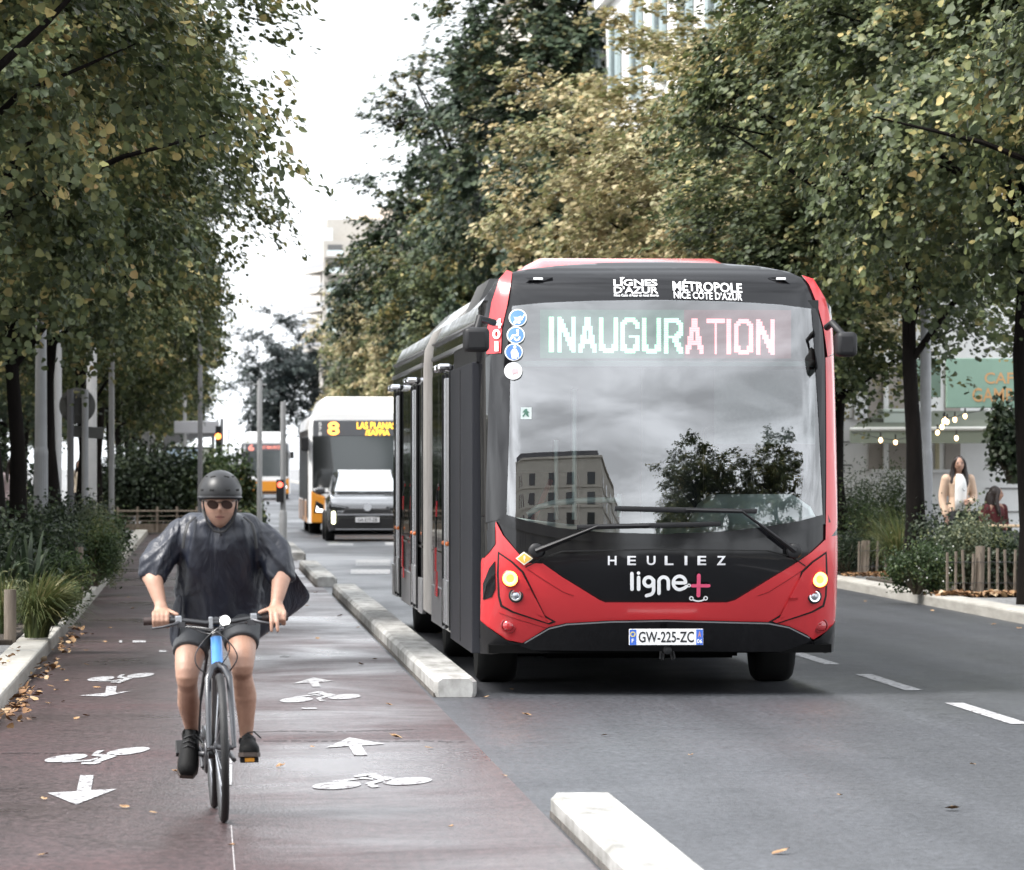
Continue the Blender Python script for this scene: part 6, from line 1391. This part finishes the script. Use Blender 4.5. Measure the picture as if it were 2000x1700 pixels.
# ------------------------------------------------------------------ buildings, cafe, diners
M_wall = mat('pale_render', (.82, .815, .80), .85, var=.08, vscale=1.5, bump=.15, bscale=30)
M_wall2 = mat('cream_render', (.52, .49, .43), .85, var=.08, vscale=1.2)
M_beige = mat('beige_panel', (.36, .325, .29), .8, var=.06)
M_shut = mat('shutter_bluegrey', (.30, .37, .38), .7, bump=.6, bscale=30, stretch=(.2, .2, 5))
M_dkglass = mat('window_dark', (.025, .03, .032), .08, spec=.7)
M_joint = mat('wall_joint', (.22, .215, .205), .9)
CY = 85.0
cb = thing('corner_building', 'white rendered corner building with the cafe, behind the right trees', 'building', (X_at(1600, CY), CY, 0))
CXo = X_at(1600, CY)
cx = lambda px: X_at(px, CY) - CXo; cz = lambda py: Z_at(1820, py, CY)
MB().box(0, 14, 0, 62, -.1, 22).build('wall', M_wall, cb)
for i in range(15): MB().box(-.01, cx(1664), -.02, .0, cz(1000 - 45.5 * i) - .012, cz(1000 - 45.5 * i) + .012).build('wall_joint', M_joint, cb)
for i in range(14): MB().box(cx(1925), 14, -.02, .0, cz(1000 - 45.5 * i) - .012, cz(1000 - 45.5 * i) + .012).build('wall_joint', M_joint, cb)
for a, c in ((1696, 1724), (1734, 1778), (1845, 1876)):
    MB().box(cx(a), cx(c), -.03, .0, cz(917), cz(715)).build('panel', M_beige, cb, bevel=.01)
MB().box(cx(1724), cx(1734), -.10, .0, cz(917), cz(700)).build('pilaster', M_wall, cb, bevel=.01)
MB().box(cx(1700), cx(1872), -.16, .0, cz(924), cz(917)).build('sill', M_wall, cb, bevel=.01)
for a, c, u, d in ((1702, 1720, 940, 975), (1740, 1765, 942, 972), (1738, 1768, 982, 1010), (1842, 1862, 940, 1000)):
    MB().box(cx(a), cx(c), -.035, .0, cz(d), cz(u)).build('panel', mat('panel_white', (.66, .655, .64), .8), cb, bevel=.012)
MB().box(cx(1826), cx(1834), -.05, 0, cz(920), cz(866)).build('louvre', mat('louvre_cream', (.5, .45, .3), .8, bump=1, bscale=12, stretch=(.1, .1, 6)), cb)
# windows of the street side with blue-grey shutters, and of the end wall
for k, z in enumerate((6.2, 10.0, 13.8, 17.4)):
    for j in range(9):
        y = 4 + j * 6.2
        f = MB().box(-.06, .02, y, y + 1.3, z, z + 2.4).build('window', M_dkglass, cb); 
        for s in (-.72, 1.32): MB().box(-.12, -.02, y + s, y + s + .70, z - .05, z + 2.45).build('shutter', M_shut, f, bevel=.01)
        MB().box(-.2, .0, y - .15, y + 1.45, z - .18, z - .06).build('sill', M_wall, f)
    for x in (1.6, 4.2, 6.8):
        f = MB().box(x, x + 1.1, -.05, .02, z, z + 2.2).build('window', M_dkglass, cb); MB().box(x - .58, x - .02, -.09, 0, z, z + 2.2).build('shutter', M_shut, f, bevel=.01); MB().box(x + 1.12, x + 1.68, -.09, 0, z, z + 2.2).build('shutter', M_shut, f, bevel=.01)
for z in (5.2, 9.2, 13.0, 16.6): MB().box(-.22, 14, -.22, 62, z, z + .3).build('string_course', M_wall, cb, bevel=.02)
# street plaque
sp = MB().box(CXo + cx(1668), CXo + cx(1693), CY - .07, CY - .032, cz(820), cz(790)).build('wall_plaque', M_white, bevel=.004)
tag(sp, 'white wall plaque with two lines of grey lettering', 'sign')
b = MB(); pf3 = lambda x, z: (x, CY - .0715, z)
text_on(b, 'AVENUE', CXo + cx(1672), CXo + cx(1689), cz(801.5), cz(796), pf3, .01); text_on(b, 'GAMBETTA', CXo + cx(1672), CXo + cx(1689.5), cz(815), cz(809), pf3, .01)
b.build('plaque_text', mat('plaque_grey', (.16, .17, .19), .6), sp)
# awning
M_awn = mat('awning_green', (.16, .18, .14), .8, var=.08, vscale=4); M_awnL = mat('awning_pale', (.48, .53, .48), .8)
aw = thing('awning', 'grey green cafe awning with a scalloped pale front and string of bulbs below', 'awning', (CXo, 81.0, 0)); AY = 81.0
ax = lambda px, Y=AY: X_at(px, Y) - CXo; az = lambda py, Y=AY: Z_at(1820, py, Y)
b = MB(); b.add([(ax(1662), 0, az(838)), (ax(2060), 0, az(838)), (ax(2060, 84), 3.9, az(800)), (ax(1742, 84), 3.9, az(800))], [(0, 1, 2, 3)]); o = b.build('canopy', M_awn, aw); o.modifiers.new('t', 'SOLIDIFY').thickness = .02
MB().box(ax(1660), ax(2060), -.01, .01, az(866), az(840)).build('valance', M_awn, aw)
MB().tube([(ax(1660), 0, az(839)), (ax(2060), 0, az(837))], .035, 8).build('front_bar', mat('awning_bar', (.5, .51, .48), .5), aw, 60)
MB().box(ax(1743), ax(1842), 1.2, 1.9, az(806), az(797)).build('cassette', M_awnL, aw, bevel=.04)
b = MB(); pts = []
n = 13; x0, x1 = ax(1745), ax(1838)
for i in range(n): pts += [(x0 + (x1 - x0) * i / n, az(829)), (x0 + (x1 - x0) * (i + .5) / n, az(834))]
b.prism([(x1, az(806)), (x0, az(806))] + pts + [(x1, az(829))], 1.16, 1.18); b.build('scalloped_valance', M_awnL, aw)
# sign board
sg_ = thing('shop_sign', 'pale green board above the awning with bronze lettering', 'shop sign', (CXo, 79.5, 0)); SY = 79.5
sx = lambda px: X_at(px, SY) - CXo; sz = lambda py: Z_at(1900, py, SY)
MB().box(sx(1849), sx(2070), 0, .12, sz(797), sz(700)).build('board', mat('sign_green', (.20, .31, .245), .6, var=.04), sg_, bevel=.01)
b = MB(); ft = lambda x, z: (x, -.004, z)
text_on(b, 'CAFF\u00c8', sx(1923), sx(2010), sz(750), sz(722), ft, .012); text_on(b, 'GAMBERO', sx(1899), sx(2036), sz(785.5), sz(758), ft, .012)
b.build('lettering', mat('bronze_letters', (.50, .28, .12), .5), sg_)
MB().box(sx(1780), sx(1848), .6, .7, sz(775), sz(700)).build('side_board', mat('side_green', (.14, .21, .17), .7), sg_)
# bulbs
for i, (px, py) in enumerate(((1720, 860), (1749, 864), (1831, 845), (1840, 834), (1845, 820), (1850, 824), (1843, 823), (1865, 820), (1885, 813), (1868, 856), (1952, 862), (1938, 858))):
    Yb = 79.9 + .1 * (i % 3); t = thing('light_bulb', 'small glowing bulb hanging under the cafe awning', 'light bulb', at(px, py, Yb), 0, 'string of bulbs under the awning')
    b = MB(); b.ball((0, 0, 0), (.030, .030, .042), 12, 8); b.build('globe', mat('bulb_glow', (1, .8, .5), .3, emit=(1, .66, .30), estr=1.92), t, 180); MB().tube([(0, 0, .035), (0, 0, .12)], .012, 6).build('socket', M_matblk, t)
b = MB(); b.tube([at(px, py, 79.95) for px, py in ((1664, 845), (1720, 856), (1749, 860), (1800, 848), (1831, 841), (1840, 830), (1847, 817), (1865, 815), (1885, 808), (1930, 800))], .006, 5)
tag(b.build('bulb_wire', M_matblk), 'thin black wire carrying the glowing bulbs under the awning', 'wire')
# hanging dark foliage at the terrace corner
shrub('climbing_plant', X_at(1968, 79.2), 79.0, .36, 1.15, 2600, .085, M_shrubD, 'dark climbing plant hanging below the green sign board', 900, z0=Z_at(1960, 945, 79.2), nc=30, cat='plant')
# diners
def torso_person(X, Y, label, top_m, hair_m, standing=True, yaw=0.0, rot=0.0, blouse=None, dark=False):
    t = thing('person', label, 'person', (X, Y, .1), rot); mb = MB(); z = 0 if standing else -.42
    nd = {'pel': ((0, 0, .95 + z), (.15, .11)), 'wai': ((0, .01, 1.12 + z), (.115, .09)), 'che': ((0, .02, 1.30 + z), (.15, .105)), 'nk': ((0, .02, 1.43 + z), .05), 'sk': ((0, .0, 1.52 + z), .05),
          'sL': ((-.165, .02, 1.37 + z), .055), 'eL': ((-.215, .03, 1.12 + z), .043), 'wL': ((-.20, -.06, .90 + z) if standing else (-.2, -.25, 1.0 + z), .028), 'hL': ((-.195, -.08, .82 + z) if standing else (-.17, -.32, .99 + z), (.032, .02)),
          'sR': ((.165, .02, 1.37 + z), .055), 'eR': ((.215, .02, 1.13 + z), .043), 'wR': ((.10, -.17, 1.06 + z), .028), 'hR': ((.05, -.20, 1.08 + z), (.034, .022)),
          'kL': ((-.10, -.02, .50) if standing else (-.11, -.42, .50), .065), 'aL': ((-.10, .03, .10) if standing else (-.11, -.40, .08), .04), 'kR': ((.10, -.04, .50) if standing else (.11, -.42, .50), .065), 'aR': ((.10, .0, .10) if standing else (.11, -.38, .08), .04)}
    limb(mb, nd, ('pel', 'wai', 'che', 'nk'), 20); limb(mb, nd, ('nk', 'sk'))
    for s in 'LR': limb(mb, nd, ('che', 's' + s, 'e' + s, 'w' + s, 'h' + s)); limb(mb, nd, ('pel', 'k' + s, 'a' + s))
    for h_ in ('hL', 'hR'):
        c = Vector(nd[h_][0])
        for k in range(4): mb.tube([c + Vector((-.02 + .014 * k, 0, -.01)), c + Vector((-.024 + .016 * k, -.02, -.05)), c + Vector((-.022 + .015 * k, -.01, -.075 + .006 * abs(k - 1.5)))], [.009, .008, .007], 6)
        mb.tube([c + Vector((.03, 0, 0)), c + Vector((.045, -.02, -.03))], [.010, .008], 6)
    M_ = head(mb, (0, -.02, 1.565 + z), yaw, 0, .93, nu=40, nv=30)
    me = fuse(mb, .009, 3); me.materials.append(M_skin); link('body', me, None, t, 180)
    e = MB()
    for s in (-1, 1): e.ball(tuple(M_ @ Vector((s * .031, -.078, .012))), (.013, .010, .006), 10, 6); e.tube([tuple(M_ @ Vector((s * .046, -.076, .030))), tuple(M_ @ Vector((s * .018, -.090, .033)))], .003, 5)
    e.build('eyes', mat('eye_dark', (.015, .010, .008), .4), t, 60)
    # jacket or blouse
    c = MB(); limb(c, {k: (v[0], tuple(q + .016 for q in (v[1] if isinstance(v[1], tuple) else (v[1],) * 2))) for k, v in nd.items()}, ('pel', 'wai', 'che'), 22); c.ball((0, .02, 1.36 + z), (.17, .10, .07), 16, 10)
    for s in 'LR': limb(c, {k: (v[0], tuple(q + .014 for q in (v[1] if isinstance(v[1], tuple) else (v[1],) * 2))) for k, v in nd.items()}, ('s' + s, 'e' + s, 'w' + s))
    me = fuse(c, .010, 4); me.materials.append(top_m); link('jacket', me, None, t, 180)
    if blouse is not None:
        b = MB(); b.loft([[(x * w_, -.105 - .035 * (1 - abs(x)) - d, zz + z) for x in (-1, -.6, -.2, .2, .6, 1)] for zz, w_, d in ((1.44, .045, -.06), (1.36, .07, .0), (1.25, .085, .012), (1.1, .08, .0), (.95, .085, .012))], cap=False, closed=False); o = b.build('blouse', blouse, t, 180); o.modifiers.new('t', 'SOLIDIFY').thickness = .015
    c = MB()
    for s in 'LR': limb(c, {k: (v[0], tuple(q + .016 for q in (v[1] if isinstance(v[1], tuple) else (v[1],) * 2))) for k, v in nd.items()}, ('pel', 'k' + s, 'a' + s))
    me = fuse(c, .012, 3); me.materials.append(mat('dark_trousers', (.018, .018, .022), .8)); link('trousers', me, None, t, 180)
    h = MB(); Hm = M_ if True else None; hp = lambda x, y, zz: tuple(M_ @ Vector((x, y, zz)))
    h.ball(hp(0, .022, .030), (.086, .092, .098), 20, 14)
    for s in (-1, 1): h.tube([hp(s * .05, -.045, .085), hp(s * .078, -.03, .03), hp(s * .088, .0, -.06), hp(s * .10, .0, -.15), hp(s * .105, -.03, -.26), hp(s * .10, -.05, -.33)], [.022, .026, .032, .038, .036, .015], 10)
    h.tube([hp(0, .07, .03), hp(0, .095, -.08), hp(0, .10, -.2), hp(0, .10, -.3)], [.07, .08, .08, .05], 12)
    me = fuse(h, .010, 3); me.materials.append(hair_m); link('hair', me, None, t, 180)
    return t
M_hair = mat('hair_dark', (.018, .011, .009), .5, var=.3, vscale=40, stretch=(3, 3, .3))
torso_person(X_at(1872, 70.5), 70.5, 'woman with long dark hair in beige blazer and white blouse standing behind the shrubs', mat('blazer_beige', (.52, .37, .27), .8, var=.06), M_hair, True, R(-6), R(8), mat('blouse_white', (.72, .71, .69), .8, bump=.5, bscale=60))
torso_person(X_at(1944, 73.5), 73.5, 'person seated at a terrace table in dark red top, head in profile', mat('top_dark_red', (.085, .014, .016), .85), M_hair, False, R(50), R(35))
ch = thing('chair', 'dark terrace chair under the seated person', 'chair', (X_at(1940, 73.6), 73.65, .1), R(35))
MB().box(-.22, .22, -.22, .22, .43, .47).build('seat', M_matblk, ch, bevel=.01); MB().box(-.22, .22, .2, .24, .5, .92).build('backrest', M_matblk, ch, bevel=.02)
for a in (-1, 1):
    for c in (-1, 1): MB().tube([(a * .19, c * .19, 0), (a * .18, c * .18, .44)], .014, 6).build('leg', M_matblk, ch)
tb = thing('cafe_table', 'small pale wooden terrace table beside the seated person', 'table', (X_at(1972, 72.4), 72.4, .1))
MB().box(-.45, .35, -.35, .35, .70, .735).build('tabletop', mat('table_wood', (.42, .31, .20), .6, var=.15), tb, bevel=.01)
MB().tube([(0, 0, 0), (0, 0, .7)], .03, 10).build('leg', M_matblk, tb); MB().lathe([(.22, 0), (.2, .03), (.03, .05)], (0, 0, 0), (0, 0, 1), 20).build('foot', M_matblk, tb)
pl = thing('planter', 'grey box planter beside the terrace table', 'planter', (X_at(1985, 69.0), 69.0, .1)); MB().box(-.3, .35, -.25, .25, 0, .62).build('trough', mat('planter_grey', (.12, .125, .12), .8), pl, bevel=.01); MB().box(-.27, .32, -.22, .22, .58, .60 + .025).build('soil_fill', M_soil, pl)
# pedestrians glimpsed between the left trunks
M_far1 = mat('jacket_pink_white', (.60, .48, .48), .8)
torso_person(X_at(24, 92), 92.0, 'pedestrian in pale pinkish top glimpsed between the two black trunks', M_far1, M_hair, True, 0, .3)
torso_person(X_at(157, 120), 120.0, 'pedestrian in light beige top glimpsed between the sign posts', mat('top_beige', (.6, .5, .38), .8), M_hair, True, 0, -.4)
# far balcony building above the trees
FY = 330.0
M_farw = mat('far_render', (.40, .375, .34), .85, var=.1)
fb = thing('apartment_building', 'far pale apartment building with stepped balconies above the trees', 'building', (X_at(632, FY), FY, 0)); fo = X_at(632, FY)
fx = lambda px: X_at(px, FY) - fo; fz = lambda py: Z_at(640, py, FY)
MB().box(0, 22, 0, 40, 0, fz(470)).build('wall', M_farw, fb)
MB().box(fx(640), 22, 2, 38, fz(470), fz(425)).build('attic', M_farw, fb); MB().box(fx(700), 22, 4, 36, fz(425), fz(400)).build('penthouse', mat('peach_render', (.70, .60, .50), .85), fb)
for py, px0 in ((520, 596), (560, 604), (598, 596), (636, 604), (674, 598)):
    sl_ = MB().prism([(fx(px0), 9.0), (fx(636), 0.0), (fx(636), 9.0)], fz(py + 8), fz(py), 'xy').build('balcony', M_farw, fb)
    MB().prism([(fx(px0), 9.0), (fx(636), -.1), (fx(636), .1), (fx(px0) + .15, 9.0)], fz(py), fz(py - 9), 'xy').build('parapet', mat('parapet_grey', (.30, .30, .31), .7), sl_)
for py in (478, 512, 550, 590, 630):
    f = MB().box(fx(640), fx(668), -.05, .1, fz(py + 20), fz(py)).build('window', mat('far_window', (.10, .10, .10), .5), fb); MB().box(fx(638), fx(670), -.9, -.8, fz(py + 22), fz(py + 12)).build('railing', mat('glass_rail', (.55, .62, .62), .3), f)
    MB().box(fx(634), fx(690), -1.0, .0, fz(py + 26), fz(py + 22)).build('balcony', M_farw, fb)
MB().box(fx(632), fx(650), .5, 1.5, fz(470), fz(445)).build('roof_terrace', mat('pale_teal', (.56, .60, .60), .5), fb)
# rows of houses further along, mostly hidden by the crowns
def block(name, X0, X1, Y0, Y1, H, m, label, face, nwin=8):
    t = thing(name, label, 'building', (X0, Y0, 0)); MB().box(0, X1 - X0, 0, Y1 - Y0, -.1, H).build('wall', m, t)
    MB().box(-.3, X1 - X0 + .3, -.3, Y1 - Y0 + .3, H, H + .4).build('cornice', m, t, bevel=.05); MB().box(.8, X1 - X0 - .8, .8, Y1 - Y0 - .8, H + .4, H + 1.6).build('roof', mat('roof_slate', (.12, .12, .13), .8), t)
    xf = 0 if face < 0 else X1 - X0
    for k in range(int((H - 3) / 3.4)):
        for j in range(nwin):
            y = (Y1 - Y0) * (j + .5) / nwin; z = 3.8 + 3.4 * k
            MB().box(xf - .06, xf + .06, y - .6, y + .6, z, z + 2.1).build('window', M_dkglass, t)
        MB().box(xf - .18, xf + .18, 0, Y1 - Y0, 3.3 + 3.4 * k, 3.5 + 3.4 * k).build('string_course', m, t)
    if 'mirror' in name:
        for k in range(int((H - 3) / 3.4)):
            for j in range(7):
                x = X1 - X0 - 1.8 - 3.4 * j; z = 3.8 + 3.4 * k; MB().box(x - .6, x + .6, Y1 - Y0 - .06, Y1 - Y0 + .06, z, z + 2.1).build('window', M_dkglass, t)
            MB().box(0, X1 - X0, Y1 - Y0 - .1, Y1 - Y0 + .2, 3.3 + 3.4 * k, 3.5 + 3.4 * k).build('string_course', m, t)
    return t
block('street_house', 11.5, 24, 152, 240, 19, M_wall2, 'cream street house beyond the corner building, behind the right trees', -1, 12)
block('street_house', -26, -13, 50, 118, 19, M_wall2, 'cream street house hidden behind the left trees', 1, 10)
block('street_house', -26, -13.5, 122, 230, 17, M_wall, 'pale street house farther up behind the left trees', 1, 12)
# what stands behind the photographer, seen only as reflections in the glass
block('mirror_house', -32, -2.6, -75, -14, 18.5, M_wall2, 'pale house behind the viewer on the left, mirrored in the windscreen', 1, 9)
block('mirror_house', -34, -12, -140, -82, 17, M_wall, 'second pale house behind the viewer, mirrored in the windscreen', 1, 9)
for i, (X, Y, s) in enumerate(((8.6, 11, 1.15), (9.6, -4, 1.2), (9.6, -24, 1.1), (12.4, 9, 1.1), (16.2, 12, 1.2))):
    plant_tree(far[i % 2], X, Y, ['lime tree beside the viewer on the right, seen in the windscreen', 'lime tree behind the viewer, seen in the windscreen', 'lime tree far behind the viewer on the right', 'lime tree further from the kerb beside the viewer', 'lime tree out of frame before the right row'][i], M_leafG, s=s, group='lime trees outside the frame on the right')
